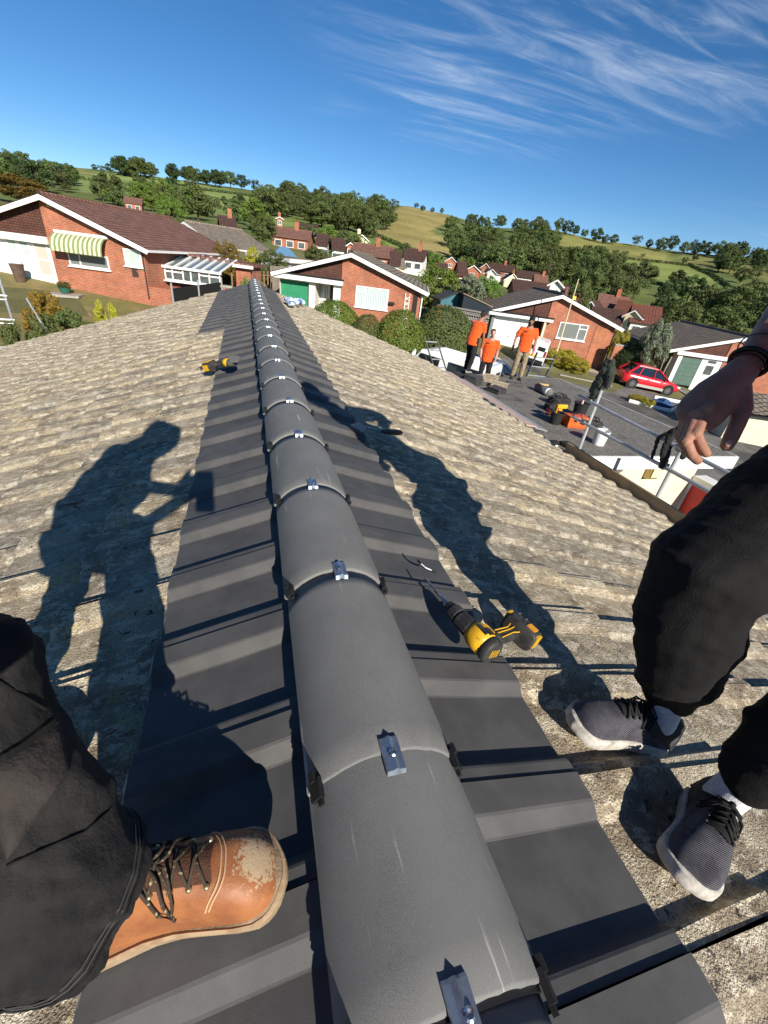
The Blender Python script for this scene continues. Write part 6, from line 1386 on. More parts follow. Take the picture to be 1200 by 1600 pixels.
blob('jacket', mb, clothd, jk, .013, 3, disp=.06, dscale=.07)
hn = thing('hung_jacket', 'black jacket draped over the scaffold rail beside the hand', 'jacket', None, zb); D0 = hn.location.copy(); mb = MB()
mb.chain([(*pr(1066, 668, -.05), .03, .03), (*pr(1054, 682, -.07), .05, .035), (*pr(1048, 705, -.08), .055, .04), (*pr(1044, 728, -.08), .045, .03)], n=12); mb.chain([(*pr(1060, 672, -.08), .025), (*pr(1038, 684, -.10), .025), (*pr(1029, 715, -.10), .02)], n=10); mb.chain([(*pr(1064, 690, .02), .05), (*pr(1062, 712, .04), .05)], n=10)
blob('jacket', mb, blackcl, hn, .009, 3, disp=.035, dscale=.05)
# raised bed with white edging, yellow plants and a blue tarp on the lower drive
A0 = ont(1000, 641, 10); B0 = ont(1048, 640, 10); C0 = ont(1062, 632, 10)
rb2 = thing('raised_bed', 'white edged planting bed on the driveway right of the felt roof', 'planter', None, A0); D0 = A0.copy(); 
qs = [ont(x, y, 10) for x, y in ((982, 628), (1012, 636), (1046, 644), (1072, 632), (1022, 622))]
for a, b in zip(qs, qs[1:]): mb = MB(); d = (b-a); u = d.normalized(); mb.box(rel((a+b)/2)+V((0, 0, .08)), (d.length, .09, .2), (u, V((-u.y, u.x, 0)).normalized(), u.cross(V((-u.y, u.x, 0)).normalized()))); mb.build('edging', white, rb2)
for i, (x, y) in enumerate(((1000, 631), (1010, 635), (990, 628))):
    q = ont(x, y, 10); o = thing('flowering_plant', ['yellow flowering plant at the middle of the white edged bed', 'yellow flowering plant at the right of the white edged bed', 'yellow flowering plant at the left of the white edged bed'][i], 'plant', None, q); c = link('foliage', with_leaf(NEARB[i % 2], 'yellow'), o); c.scale = (.9, .9, .5)
q = ont(1030, 634, 10); o = thing('blue_tarp', 'folded blue tarpaulin in the white edged bed', 'tarp', None, q); mb = MB(); mb.box((0, 0, .15), (1.2, .7, .3)); mb.box((.3, .1, .3), (.5, .5, .2)); blob('tarp', mb, mat('tarp_blue', (.03, .07, .17), rough=.5), o, .05, 3, disp=.15, dscale=.3)

# ---------------------------------------------------------------- people
skin = mat('skin', (.50, .27, .19), (.42, .21, .145), 14, .5, .08, 300, spec=.35, coord='O')
skin2 = mat('tanned_skin', (.36, .19, .13), (.27, .135, .085), 26, .5, .25, 260, spec=.35, coord='O', c3=(.40, .17, .13), s3=40, t3=(.5, .75))
skin3 = mat('pink_skin', (.58, .32, .25), (.50, .25, .19), 14, .5, .08, 300, spec=.35, coord='O')
orange = mat('orange_shirt', (.82, .105, .012), (.74, .09, .01), 9, .85, .1, 80, sheen=.2, coord='O')
hairm = mat('dark_hair', (.015, .011, .009), (.03, .022, .016), 60, .6, .5, 200, coord='O')
hairb = mat('brown_hair', (.09, .05, .025), (.12, .07, .035), 60, .6, .5, 200, coord='O')
khaki = mat('khaki_cloth', (.24, .19, .12), (.30, .24, .155), 9, .9, .2, 70, coord='O'); eyem = mat('eye_dark', (.02, .015, .012), rough=.2); lipm = mat('lips', (.32, .11, .09), rough=.5)
eyew = mat('eye_white', (.7, .68, .65), rough=.25)
def hand(mb, w_, d, n_, th, s=1., curl=.35):
    """palm and five fingers; w_ wrist, d finger direction, n_ back-of-hand normal, th towards thumb"""
    w_, d, n_, th = V(w_), V(d).normalized(), V(n_).normalized(), V(th).normalized()
    mb.chain([(*(w_), .026*s, .020*s), (*(w_+d*.045*s), .038*s, .016*s), (*(w_+d*.085*s), .040*s, .014*s)], up=n_, n=12)
    for i, (o, l, r_) in enumerate(((.030, .072, .0092), (.010, .080, .0095), (-.011, .074, .0090), (-.030, .058, .0080))):
        p_ = w_+d*(.085-.004*abs(i-1))*s+th*o*s; dd = d.copy(); pts = [(*(p_-d*.012*s), r_*s)]
        for k_ in range(3):
            a = curl*(1+.25*k_); dd = (dd*math.cos(a)-n_*math.sin(a)).normalized(); q = V(pts[-1][:3])+dd*l*s*(.45, .32, .23)[k_]; pts.append((*q, r_*s*(1-.07*k_)))
        mb.chain(pts, up=n_, n=10)
    p_ = w_+d*.022*s+th*.030*s; dd = (d*.62+th*.72-n_*.25).normalized(); q1 = p_+dd*.042*s; q2 = q1+(dd*.75+d*.55-n_*.1).normalized()*.032*s; q3 = q2+(dd*.5+d*.8-n_*.15).normalized()*.024*s
    mb.chain([(*(p_-dd*.01*s), .014*s), (*q1, .0115*s), (*q2, .0105*s), (*q3, .0095*s)], n=10)
def head_shape(mb, c, f, u, s=1.):
    """skull, jaw, nose, ears, neck stub; f facing, u up"""
    c, f, u = V(c), V(f).normalized(), V(u).normalized(); l = u.cross(f).normalized()
    def P3(x, y, z): return c+l*x*s+f*y*s+u*z*s
    mb.chain([(*P3(0, -.035, .035), .072*s, .080*s), (*P3(0, .03, .035), .068*s, .075*s)], up=u, n=14)
    mb.chain([(*P3(0, .055, .02), .055*s, .055*s), (*P3(0, .062, -.045), .048*s, .040*s), (*P3(0, .066, -.082), .030*s, .026*s)], n=12)
    mb.chain([(*P3(0, .098, .012), .009*s), (*P3(0, .115, -.022), .014*s), (*P3(0, .105, -.030), .016*s)], n=8)
    mb.chain([(*P3(-.035, .092, .028), .012*s), (*P3(.035, .092, .028), .012*s)], n=8)
    for sx in (-1, 1): mb.chain([(*P3(sx*.074, -.005, .022), .010*s, .016*s), (*P3(sx*.072, .0, -.022), .008*s, .012*s)], up=f, n=8)
    mb.chain([(*P3(-.02, .098, -.058), .008*s), (*P3(.02, .098, -.058), .008*s)], n=8)
    return P3
def face_parts(parent, P3, s=1., hair=None, beard=None, cap=None):
    for sx in (-1, 1):
        mb = MB(); mb.ball(P3(sx*.031, .096, .012), .011*s, 8); e = mb.build('eye', eyew, parent, True); mb = MB(); mb.ball(P3(sx*.031, .1045, .012), .0055*s, 8); mb.build('pupil', eyem, e, True)
        mb = MB(); mb.tube([P3(sx*.014, .105, .030), P3(sx*.032, .106, .034), P3(sx*.050, .094, .028)], .004*s, 6); mb.build('eyebrow', hair or hairm, parent)
    mb = MB(); mb.tube([P3(-.022, .104, -.057), P3(0, .109, -.056), P3(.022, .104, -.057)], .0042*s, 6); mb.build('mouth', lipm, parent)
    if hair:
        mb = MB(); mb.chain([(*P3(0, -.045, .045), .082*s, .086*s), (*P3(0, .020, .068), .074*s, .060*s)], up=(P3(0, 0, 1)-P3(0, 0, 0)).normalized(), n=14); mb.chain([(*P3(0, -.065, .02), .07*s), (*P3(0, -.062, -.03), .055*s)], n=12); blob('hair', mb, hair, parent, .010*s, 2, disp=.012, dscale=.02)
    if beard:
        mb = MB(); mb.chain([(*P3(-.062, .02, -.02), .014*s), (*P3(-.048, .07, -.072), .020*s), (*P3(0, .088, -.092), .026*s), (*P3(.048, .07, -.072), .020*s), (*P3(.062, .02, -.02), .014*s)], n=10); mb.chain([(*P3(-.02, .106, -.045), .005*s), (*P3(.02, .106, -.045), .005*s)], n=8); blob('beard', mb, beard, parent, .007*s, 2)
    if cap:
        mb = MB(); mb.chain([(*P3(0, -.035, .058), .087*s, .080*s), (*P3(0, .028, .062), .081*s, .068*s)], up=(P3(0, 0, 1)-P3(0, 0, 0)).normalized(), n=14); mb.chain([(*P3(-.05, -.10, .03), .02*s, .012*s), (*P3(.05, -.10, .03), .02*s, .012*s)], n=8); blob('cap', mb, cap, parent, .008*s, 2)
def person(name, label, loc, yaw, J, sk, shirt, trou, shoem, hair=None, beard=None, cap=None, gloves=(None, None), vox=.011, headf=(0, 1, 0), headu=(0, 0, 1)):
    """joints in the person's own frame: x to their right... left is -x, y forward, z up, feet at 0"""
    o = thing(name, label, 'person', None, loc); o.rotation_euler = (0, 0, yaw)
    j = dict(pel=(0, 0, .94), chest=(0, .02, 1.30), neck=(0, .03, 1.48), head=(0, .05, 1.63), hipL=(-.095, 0, .92), hipR=(.095, 0, .92), kneeL=(-.11, .03, .50), kneeR=(.11, .03, .50), ankL=(-.12, 0, .09), ankR=(.12, 0, .09), shL=(-.19, .0, 1.42), shR=(.19, .0, 1.42), elL=(-.25, .0, 1.14), elR=(.25, .0, 1.14), wrL=(-.26, .06, .90), wrR=(.26, .06, .90), toeL=(-.04, 1), toeR=(.04, 1))
    j.update(J)
    def c(k_): return V(j[k_])
    mb = MB(); P3 = head_shape(mb, c('head'), headf, headu); hb_ = c('head')-V(headu).normalized()*.06
    mb.chain([(*hb_, .056), (*c('neck').lerp(hb_, .3), .056), (*c('neck'), .07)], n=12)
    mb.chain([(*c('neck'), .09, .08), (*c('chest'), .15, .10), (*c('pel'), .14, .10)], up=(0, 1, 0), n=12)
    for s_ in 'LR':
        sh, e, w_ = c('sh'+s_), c('el'+s_), c('wr'+s_); mb.chain([(*c('chest').lerp(sh, .7), .06), (*sh, .052), (*sh.lerp(e, .5), .046), (*e, .038), (*e.lerp(w_, .3), .040), (*w_, .026)], n=12)
        d = (w_-e).normalized(); side = V((-1 if s_ == 'L' else 1, 0, 0)); nn = (side-d*side.dot(d)).normalized(); th = d.cross(nn); th = th if th.y > 0 else -th; hand(mb, w_, d, nn, th, .95)
    for s_ in 'LR': mb.chain([(*c('hip'+s_), .08), (*c('knee'+s_), .052), (*c('ank'+s_), .04)], n=10)
    blob('body', mb, sk, o, .008, 3)
    mb = MB(); mb.chain([(*c('neck')-V((0, 0, .03)), .085, .07), (*(c('neck').lerp(c('chest'), .45)), .17, .115), (*c('chest'), .205, .14), (*(c('chest').lerp(c('pel'), .6)), .195, .14), (*(c('pel')+V((0, 0, .0))), .192, .142), (*(c('pel')-V((0, 0, .13))), .192, .145)], up=(0, 1, 0), n=18, flat='b')
    for s_ in 'LR': sh, e = c('sh'+s_), c('el'+s_); mb.chain([(*c('chest').lerp(sh, .75)+V((0, 0, .0)), .085), (*sh, .072), (*sh.lerp(e, .45), .076), (*sh.lerp(e, .82), .074)], n=12, flat='b')
    blob('shirt', mb, shirt, o, vox, 3, disp=.022, dscale=.09)
    mb = MB(); mb.chain([(*(c('hipL')+V((0, 0, .06))), .10, .11), (*(c('hipR')+V((0, 0, .06))), .10, .11)], n=12)
    for s_ in 'LR': h_, k_, a_ = c('hip'+s_), c('knee'+s_), c('ank'+s_); mb.chain([(*(h_+V((0, 0, .03))), .105), (*h_.lerp(k_, .4), .098), (*k_, .078), (*k_.lerp(a_, .45), .075), (*k_.lerp(a_, .93), .066)], n=14)
    blob('trousers', mb, trou, o, vox, 3, disp=.03, dscale=.08)
    for s_ in 'LR':
        a_ = c('ank'+s_); t = V((*j['toe'+s_], 0)).normalized(); mb = MB(); mb.chain([(*(a_-t*.05+V((0, 0, -.035))), .036, .045), (*(a_+t*.05+V((0, 0, -.045))), .042, .038), (*(a_+t*.15+V((0, 0, -.058))), .044, .028)], up=(0, 0, 1), n=12); sh_ = blob('shoe', mb, shoem, o, .009, 2); mb = MB(); l = V((-t.y, t.x, 0))
        mb.prism([a_+t*x+l*y+V((0, 0, -.092)) for x, y in ((-.085, -.03), (-.085, .03), (0, .036), (.12, .046), (.19, .025), (.2, 0), (.19, -.025), (.12, -.046), (0, -.036))][::-1], (0, 0, 1), .024); mb.build('sole', blackp, sh_)
    for s_, g in zip('LR', gloves):
        if g:
            e, w_ = c('el'+s_), c('wr'+s_); d = (w_-e).normalized(); side = V((-1 if s_ == 'L' else 1, 0, 0)); nn = (side-d*side.dot(d)).normalized(); th = d.cross(nn); th = th if th.y > 0 else -th; mb = MB(); hand(mb, w_, d, nn, th, 1.08); mb.chain([(*(w_-d*.05), .036), (*w_, .033)], n=12); blob('glove', mb, g, o, .007, 2)
    face_parts(o, P3, 1., hair, beard, cap)
    mb = MB(); q = c('chest')+V((.08, .145, .06)); mb.b6(q.x-.03, q.x+.03, q.y-.012, q.y, q.z-.012, q.z+.012); mb.build('chest_logo', mat('logo_ink', (.03, .03, .035), rough=.7), o)
    return o
blacktr = mat('black_trousers', (.012, .012, .013), (.022, .021, .021), 9, .9, .25, 70, coord='O'); shoeg = mat('grey_shoe', (.25, .24, .23), rough=.7); bootd = mat('dark_boot', (.06, .045, .035), rough=.7)
glb = mat('black_glove', (.015, .015, .015), rough=.7); glr = mat('red_glove', (.6, .03, .06), rough=.6)
# left worker, side on, leaning and looking down
F1 = fz_(727, 590); person('person', 'worker in orange shirt and black trousers standing side on by the tile stacks', (F1.x, F1.y, FZ+.145), R(-68), dict(pel=(0, -.02, .93), chest=(0, .08, 1.27), neck=(0, .15, 1.43), head=(0, .24, 1.56), shL=(-.18, .10, 1.38), shR=(.18, .12, 1.38), elL=(-.2, .14, 1.10), elR=(.21, .16, 1.10), wrL=(-.14, .26, .90), wrR=(.16, .26, .88), kneeL=(-.10, .08, .50), kneeR=(.11, .0, .50), ankL=(-.11, .06, .09), ankR=(.12, -.10, .09)), skin2, orange, blacktr, shoeg, hair=hairm, headf=(0, .85, -.5), headu=(0, .5, .85)).scale = (.96,)*3
# right worker facing us
F3 = fz_(806, 592); person('person', 'bearded worker in orange shirt, khaki trousers and black cap on the felt roof', (F3.x, F3.y, FZ+.002), R(180-24), dict(elL=(-.27, .0, 1.13), wrL=(-.27, .05, .87), elR=(.30, -.02, 1.15), wrR=(.33, .06, .88), ankL=(-.10, .05, .09), ankR=(.14, -.02, .09), kneeR=(.12, .05, .5)), skin2, orange, khaki, bootd, hair=None, beard=hairm, cap=mat('black_cap', (.012, .012, .013), rough=.8), gloves=(glr, glb), headf=(.15, .95, -.25), headu=(0, .25, .97)).scale = (1.0,)*3
# lower worker behind the roof edge on a small trestle
ht = onplane(767, 513, (0, 11.85, 0), (0, 1, 0)); F2 = onplane(757, 575, (0, 11.85, 0), (0, 1, 0)); bz = ht.z-1.76
person('person', 'short haired worker in orange shirt standing lower behind the roof edge', (F2.x+.03, 11.85, bz), R(180-28), dict(elL=(-.26, .02, 1.14), wrL=(-.24, .16, .93), elR=(.25, .0, 1.14), wrR=(.22, .14, .92)), skin3, orange, blacktr, bootd, hair=hairb, headf=(-.1, 1, -.1))
ts_ = thing('work_platform', 'low aluminium work platform behind the felt roof', 'platform', None, (F2.x, 11.85, bz)); mb = MB(); mb.b6(-.5, .5, -.22, .3, -.05, -.003); mb.build('deck', alu, ts_)
for sx in (-.45, .45):
    for sy in (-.18, .26): mb = MB(); mb.tube([(sx, sy, -.05), (sx*1.15, sy*1.2, H(F2.x, 11.85)-bz)], .02, 6); mb.build('leg', alu, ts_)

# ---- shoes seen close up
def shoe(parent, name, heel, toe, up, prm, mats_, side=1):
    """heel, toe: world points on the ground; built as upper, sole, laces"""
    O = V(parent.location); heel, toe = V(heel)-O, V(toe)-O; f = (toe-heel).normalized(); u = V(up); u = (u-f*u.dot(f)).normalized(); l = u.cross(f); s = (toe-heel).length/.30
    wid = prm['w']; hgt = prm['h']; st = prm['sole']
    def wd(x): return float(np.interp(x, [q[0] for q in wid], [q[1] for q in wid]))
    def hg(x): return float(np.interp(x, [q[0] for q in hgt], [q[1] for q in hgt]))
    def bend(x): return .010*side*math.sin(x/.30*math.pi)-.010*side*(x/.3)**2
    def T(x, y, z): return heel+f*(x*s)+l*((y+bend(x))*s)+u*(z*s)
    mb = MB(); rings = []; n = 18
    xs = [.004, .012, .03, .05, .07, .09, .11, .13, .15, .17, .19, .21, .225, .24, .255, .268, .278, .286, .291]
    def pos(x, a):
        c_, s_ = math.cos(a), math.sin(a); e = .78; return T(x, wd(x)*math.copysign(abs(c_)**e, c_), st+hg(x)*abs(s_)**e)
    for x in xs: rings.append([pos(x, math.pi*i/n) for i in range(n+1)])
    mb.loft(rings, caps=True, closed=False); up_ = mb.build('upper', mats_['upper'], parent, True)
    sub = up_.modifiers.new('s', 'SUBSURF'); sub.levels = 1; sub.render_levels = 2
    # sole
    mb = MB(); ol = [(x, wd(x)+prm['lip']) for x in [0, .01]+xs[2:]]; ol[0] = (-.004, wd(.004)*.75)
    outl = [(x, y) for x, y in ol]+[(.2925+prm['lip'], .0145), (.2945+prm['lip'], .008), (.295+prm['lip'], 0), (.2945+prm['lip'], -.008), (.2925+prm['lip'], -.0145)]+[(x, -y) for x, y in reversed(ol)]
    def spring(x): return .012*max(0, (x-.2)/.1)**2
    mb.loft([[T(x*k_+.148*(1-k_), y*k_, z+spring(x)) for x, y in outl] for k_, z in ((.97, .0), (1.0, .005), (1.0, st*.55), (prm.get('waist', .985), st*.75), (.99, st+.004), (.95, st+.006))]); so_ = mb.build('sole', mats_['sole'], parent, 'sharp')
    if prm.get('welt'):
        mb = MB(); mb.tube([T(x, y, st+.004+spring(x)*.6) for x, y in outl]+[T(*outl[0], st+.004)], .0035*s, 6); mb.build('welt', mats_['welt'], so_)
    # tongue, laces, eyelets
    def surf(x, y, off=0):
        r_ = min(.999, abs(y)/wd(x)); a = math.acos(r_**(1/.78)); return T(x, y, st+hg(x)*math.sin(a)**.78+off)
    mb = MB(); rows = []
    for x in prm['tongue']: rows.append([surf(x, y, .002+.004*(1-abs(y)/.022)) for y in (-.022, -.012, 0, .012, .022)])
    mb.loft(rows, caps=False, closed=False); tg = mb.build('tongue', mats_['tongue'], parent, True)
    ex = prm['eye']; ey = prm.get('ey', .026)
    for i, x in enumerate(ex):
        for sy in (-1, 1):
            mb = MB(); c_ = surf(x, sy*ey, .003); mb.ball(c_, (.0042*s, .0042*s, .0042*s), 8); mb.build('eyelet', mats_['eyelet'], up_, True)
            if i+1 < len(ex):
                mb = MB(); mb.tube([surf(x, sy*ey, .005), surf((x+ex[i+1])/2, 0, .012+.002*sy), surf(ex[i+1], -sy*ey, .005)], .0022*s, 6); mb.build('lace', mats_['lace'], parent, True)
    x0 = ex[prm.get('bow_at', -1)]
    rn = random.Random(int(s*1000)+len(name)); kn = surf(x0, 0, .016)
    mb = MB(); mb.ball(kn, .007*s, 8); mb.build('lace_knot', mats_['lace'], parent, True)
    for (dy, ln, lp_) in ((.9, .055, 1), (-.9, .05, 1), (.7, .06, 0), (-.8, .07, 0)):
        pts = []; 
        for t_ in range(9):
            k_ = t_/8; 
            if lp_: a = k_*2*math.pi; q = (ln*(1-math.cos(a))/2, .016*math.sin(a))
            else: q = (ln*k_, .008*math.sin(k_*5))
            yy = math.copysign(q[0], dy)*abs(dy); xx = x0+.012*lp_+q[1]+(.0 if lp_ else .02*k_)
            hh = .012 if abs(yy) < wd(xx)*.95 else .012
            pts.append(surf(max(.02, min(.28, xx)), max(-wd(xx)*.97, min(wd(xx)*.97, yy)), .010+.012*math.sin(k_*math.pi)*(1 if lp_ else .4)))
        mb = MB(); mb.tube(pts, .0022*s, 6); mb.build('lace', mats_['lace'], parent, True)
    return T, surf, up_
def boot_leather():
    mt = bpy.data.materials.new('tan_boot_leather'); mt.use_nodes = True; t = mt.node_tree; b = t.nodes['Principled BSDF']; n = t.nodes.new; k = t.links.new; b.inputs['Roughness'].default_value = .5; b.inputs['Specular IOR Level'].default_value = .4
    g = n('ShaderNodeNewGeometry').outputs['Position']
    def nz(s_, d_=5): q = n('ShaderNodeTexNoise'); k(g, q.inputs[0]); q.inputs['Scale'].default_value = s_; q.inputs['Detail'].default_value = d_; q.inputs['Roughness'].default_value = .7; return q.outputs[0]
    def mr(x, a, c_): q = n('ShaderNodeMapRange'); q.interpolation_type = 'SMOOTHSTEP'; k(x, q.inputs[0]); q.inputs[1].default_value = a; q.inputs[2].default_value = c_; return q.outputs[0]
    def mx(f, a, c_):
        q = n('ShaderNodeMixRGB'); k(f, q.inputs[0])
        for i, v in ((1, a), (2, c_)):
            if isinstance(v, tuple): q.inputs[i].default_value = (*v, 1)
            else: k(v, q.inputs[i])
        return q.outputs[0]
    c = mx(mr(nz(18), .35, .65), (.35, .138, .052), (.25, .09, .035))
    # worn pale scuff on the toe cap: distance from a point near the toe tip
    tp = n('ShaderNodeVectorMath'); tp.operation = 'DISTANCE'; k(g, tp.inputs[0]); tp.inputs[1].default_value = tuple(TOE_SCUFF)
    near_ = n('ShaderNodeMapRange'); k(tp.outputs['Value'], near_.inputs[0]); near_.inputs[1].default_value = .016; near_.inputs[2].default_value = .062; near_.inputs[3].default_value = .17; near_.inputs[4].default_value = -.25
    ad = n('ShaderNodeMath'); ad.operation = 'ADD'; k(nz(170, 8), ad.inputs[0]); k(near_.outputs[0], ad.inputs[1])
    c = mx(mr(ad.outputs[0], .52, .62), c, (.47, .35, .215))
    k(c, b.inputs['Base Color']); bp = n('ShaderNodeBump'); bp.inputs['Strength'].default_value = .25; bp.inputs['Distance'].default_value = .003; k(nz(260, 4), bp.inputs['Height']); k(bp.outputs[0], b.inputs['Normal']); return mt
bt_toe = onL(457, 1350, -.02); bt_heel0 = onL(138, 1472, -.02); dfoot = (bt_toe-bt_heel0).normalized(); bt_heel = bt_toe-dfoot*.305
TOE_SCUFF = bt_toe-dfoot*.050+V((0, .0, .065))
# ---- the photographer (only the legs are in the picture, the rest throws the shadow)
ph = thing('person', 'photographer in worn black work trousers and tan boots standing left of the ridge', 'person', None, (bt_heel.x, bt_heel.y, bt_heel.z))
boot_w = [(0, .030), (.02, .036), (.06, .037), (.11, .036), (.15, .039), (.19, .045), (.23, .050), (.255, .0495), (.272, .044), (.284, .034), (.292, .02)]
boot_h = [(0, .15), (.05, .155), (.09, .15), (.12, .125), (.15, .108), (.18, .094), (.21, .083), (.24, .073), (.262, .061), (.278, .042), (.287, .026), (.292, .012)]
BP = dict(w=boot_w, h=boot_h, sole=.024, lip=.004, welt=True, tongue=(.11, .135, .16, .185, .21, .228), eye=(.222, .202, .181, .159, .136), ey=.025, bow_at=3)
BM = dict(upper=boot_leather(), sole=mat('boot_sole', (.36, .27, .17), (.26, .19, .12), 30, .85, .3, 120), welt=mat('boot_welt', (.42, .31, .19), (.3, .2, .12), 40, .8), tongue=mat('boot_tongue', (.10, .045, .025), (.075, .034, .02), 60, .8, .4, 300), eyelet=mat('brass_eyelet', (.55, .42, .2), rough=.3, metal=.8), lace=mat('boot_lace', (.045, .032, .022), (.40, .33, .2), 160, .8, ramp_=(.55, .68)))
UB = V((-SL*.9, 0, 1)).normalized()
sf_T, sf_S, _u = shoe(ph, 'boot', bt_heel+V((0, 0, -.005)), bt_toe+V((0, 0, -.005)), UB, BP, BM, 1)
# stitching seam round the toe cap
for xs_ in (.238, .243):
    mb = MB(); mb.tube([sf_S(xs_+.012*math.cos(math.pi*i/12*2-math.pi)*0-.028*(abs(i-10)/10)**3, -.0425+.085*i/20, .0012) for i in range(21)], .0011, 5); mb.build('stitch_seam', mat('pale_stitch', (.55, .36, .2), rough=.8), ph)
ft = onL(148, 1168, -.045); fh = ft+V((-.27, -.10, -.09)); shoe(ph, 'boot', fh, ft, UB, BP, BM, -1)
O_ = V(ph.location)
def rr(q): return V(q)-O_
def ch(mb, pts, **kw): mb.chain([(*rr(q[:3]), *q[3:]) for q in pts], **kw)
worntr = mat('worn_black_workwear', (.009, .009, .0095), (.024, .0225, .0215), 7, .92, .35, 140, c3=(.06, .05, .04), s3=11, t3=(.60, .85))
PH = dict(hipN=(-.68, -.12, .36), hipF=(-.68, .08, .36))
hm = pt(118, 1405, .495); h1 = pt(70, 1380, .47); m1 = pt(12, 1280, .445); kn = pt(-42, 1085, .44)
mb = MB(); ch(mb, [(*hm, .098, .085), (*h1, .092, .082), (*m1, .080), (*m1.lerp(kn, .5), .076), (*kn, .080), (*kn.lerp(V(PH['hipN']), .45), .095), (*PH['hipN'], .12)], n=18, flat='a')
fk = V((-.66, .22, .20)); fa_ = fh.lerp(ft, .3)+V((0, 0, .09))
ch(mb, [(*fa_, .060), (*fa_.lerp(fk, .5), .065), (*fk, .08), (*fk.lerp(V(PH['hipF']), .5), .09), (*PH['hipF'], .11)], n=16)
ch(mb, [(*PH['hipN'], .12), (*PH['hipF'], .12)], n=14)
trn_ = blob('trousers', mb, worntr, ph, .0055, 2, fold=[((.25, .35, .9), .020, 10, 4), ((.6, -.2, .6), .008, 26, 9, 4)])
bv = bvh_of(trn_)
stm = mat('thread_black', (.006, .006, .006), rough=.9); stg = mat('thread_grey', (.05, .048, .045), rough=.9)
patch_px(bv, [(-25, 1215), (95, 1128), (112, 1205), (10, 1345)], 16, 16, .006, mat('faded_knee_pocket', (.022, .0185, .017), (.040, .034, .031), 16, .92, .4, 160, c3=(.07, .06, .05), s3=30, t3=(.62, .8)), trn_, 'knee_pocket')
bv2 = bvh_of([c_ for c_ in trn_.children if c_.name.startswith('knee_pocket')][0]) if False else bv
seam_px(bv, [(-20, 1198), (30, 1168), (88, 1124)], .006, stm, trn_, 'pocket_slot_shade', .0)  # black tube painted as the shade in the pocket slot
seam_px(bv, [(-10, 1062), (30, 1085), (75, 1112)], .0016, stm, trn_);
seam_px(bv, [(10, 1352), (60, 1330), (130, 1300), (175, 1262)], .0015, stm, trn_)
hax = (hm-h1).normalized()
for k_ in (.012, .018, .024): seam_ring(bv, hm-hax*k_, hax, .16, trn_, stg if k_ > .014 else stm, .0011)
# upper body: bends over the ridge holding the phone
hv = dict(chest=(-.55, -.13, .63), neck=(-.47, -.20, .775), head=(-.385, -.24, .875), shN=(-.54, -.32, .71), shF=(-.50, .06, .71), elN=(-.50, -.53, .52), elF=(-.56, .08, .46), wrN=(-.275, -.42, .62), wrF=(-.285, -.27, .60))
mb = MB(); P3h = None
class _M: pass
tmp = MB(); P3p = head_shape(tmp, rr(hv['head']), (.62, .35, -.70), (.60, .2, .75)); mb.add(tmp.v, tmp.f)
ch(mb, [(*V(hv['head'])+V((-.03, .0, -.05)), .055), (*hv['neck'], .065)], n=12); ch(mb, [(*hv['neck'], .09), (*hv['chest'], .14, .1), (-.67, -.03, .40, .13, .11)], n=14)
for s_ in 'NF':
    ch(mb, [(*hv['sh'+s_], .052), (*hv['el'+s_], .04), (*hv['wr'+s_], .026)], n=12)
hd_ = (CAM-V(hv['wrN'])).normalized()
hand(mb, rr(hv['wrN']), V((.7, .2, .6)), V((.2, -.9, .1)), V((-.2, .2, .9)), .95, .5); hand(mb, rr(hv['wrF']), V((.6, -.45, .6)), V((.1, .9, -.1)), V((.2, .3, .9)), .95, .5)
blob('body', mb, skin, ph, .008, 3); face_parts(ph, P3p, 1., hairm)
mb = MB(); ch(mb, [(*V(hv['neck'])+V((-.03, 0, -.03)), .085), (*hv['chest'], .19, .14), (*V(hv['chest']).lerp(V((-.67, -.02, .40)), .6), .17, .14), (-.68, -.02, .38, .16, .14)], up=(.6, .1, .4), n=16)
for s_ in 'NF': ch(mb, [(*V(hv['chest']).lerp(V(hv['sh'+s_]), .7), .085), (*hv['sh'+s_], .072), (*V(hv['sh'+s_]).lerp(V(hv['el'+s_]), .7), .066)], n=12)
blob('shirt', mb, orange, ph, .011, 3, disp=.02, dscale=.09)
pho = thing('mobile_phone', 'black mobile phone held by the photographer', 'phone', None, CAM-_fw*.020); mb = MB(); rounded(mb, (0, 0, 0), (.074, .155, .008), (_rt, _up, _fw)); mb.build('case', blackp, pho); pho.location = CAM-_fw*.012-_up*.055+_rt*.018

# ---- the worker crouching on the right slope
rm = thing('person', 'worker in black trousers and grey knit trainers crouching right of the ridge', 'person', None, (.70, .0, -.30)); O_ = V(rm.location)
def knit():
    mt = mat('grey_knit', (.13, .125, .15), (.19, .185, .21), 300, .85, .5, 700, c3=(.08, .075, .10), s3=25, t3=(.4, .7)); 
    t = mt.node_tree; b = t.nodes['Principled BSDF']; wv = t.nodes.new('ShaderNodeTexWave'); wv.bands_direction = 'DIAGONAL'; wv.inputs['Scale'].default_value = 110; wv.inputs['Distortion'].default_value = .4; g = t.nodes.new('ShaderNodeNewGeometry'); t.links.new(g.outputs['Position'], wv.inputs[0])
    bp = t.nodes.new('ShaderNodeBump'); bp.inputs['Strength'].default_value = .8; bp.inputs['Distance'].default_value = .004; t.links.new(wv.outputs[0], bp.inputs['Height']); t.links.new(bp.outputs[0], b.inputs['Normal'])
    lk = b.inputs['Base Color'].links[0].from_socket; m_ = t.nodes.new('ShaderNodeMixRGB'); m_.blend_type = 'MULTIPLY'; m_.inputs[0].default_value = .65; t.links.new(lk, m_.inputs[1]); t.links.new(wv.outputs[0], m_.inputs[2]); t.links.new(m_.outputs[0], b.inputs['Base Color']); return mt
sn_w = [(0, .030), (.02, .036), (.06, .038), (.11, .037), (.15, .041), (.19, .047), (.23, .051), (.255, .048), (.275, .038), (.286, .026), (.292, .014)]
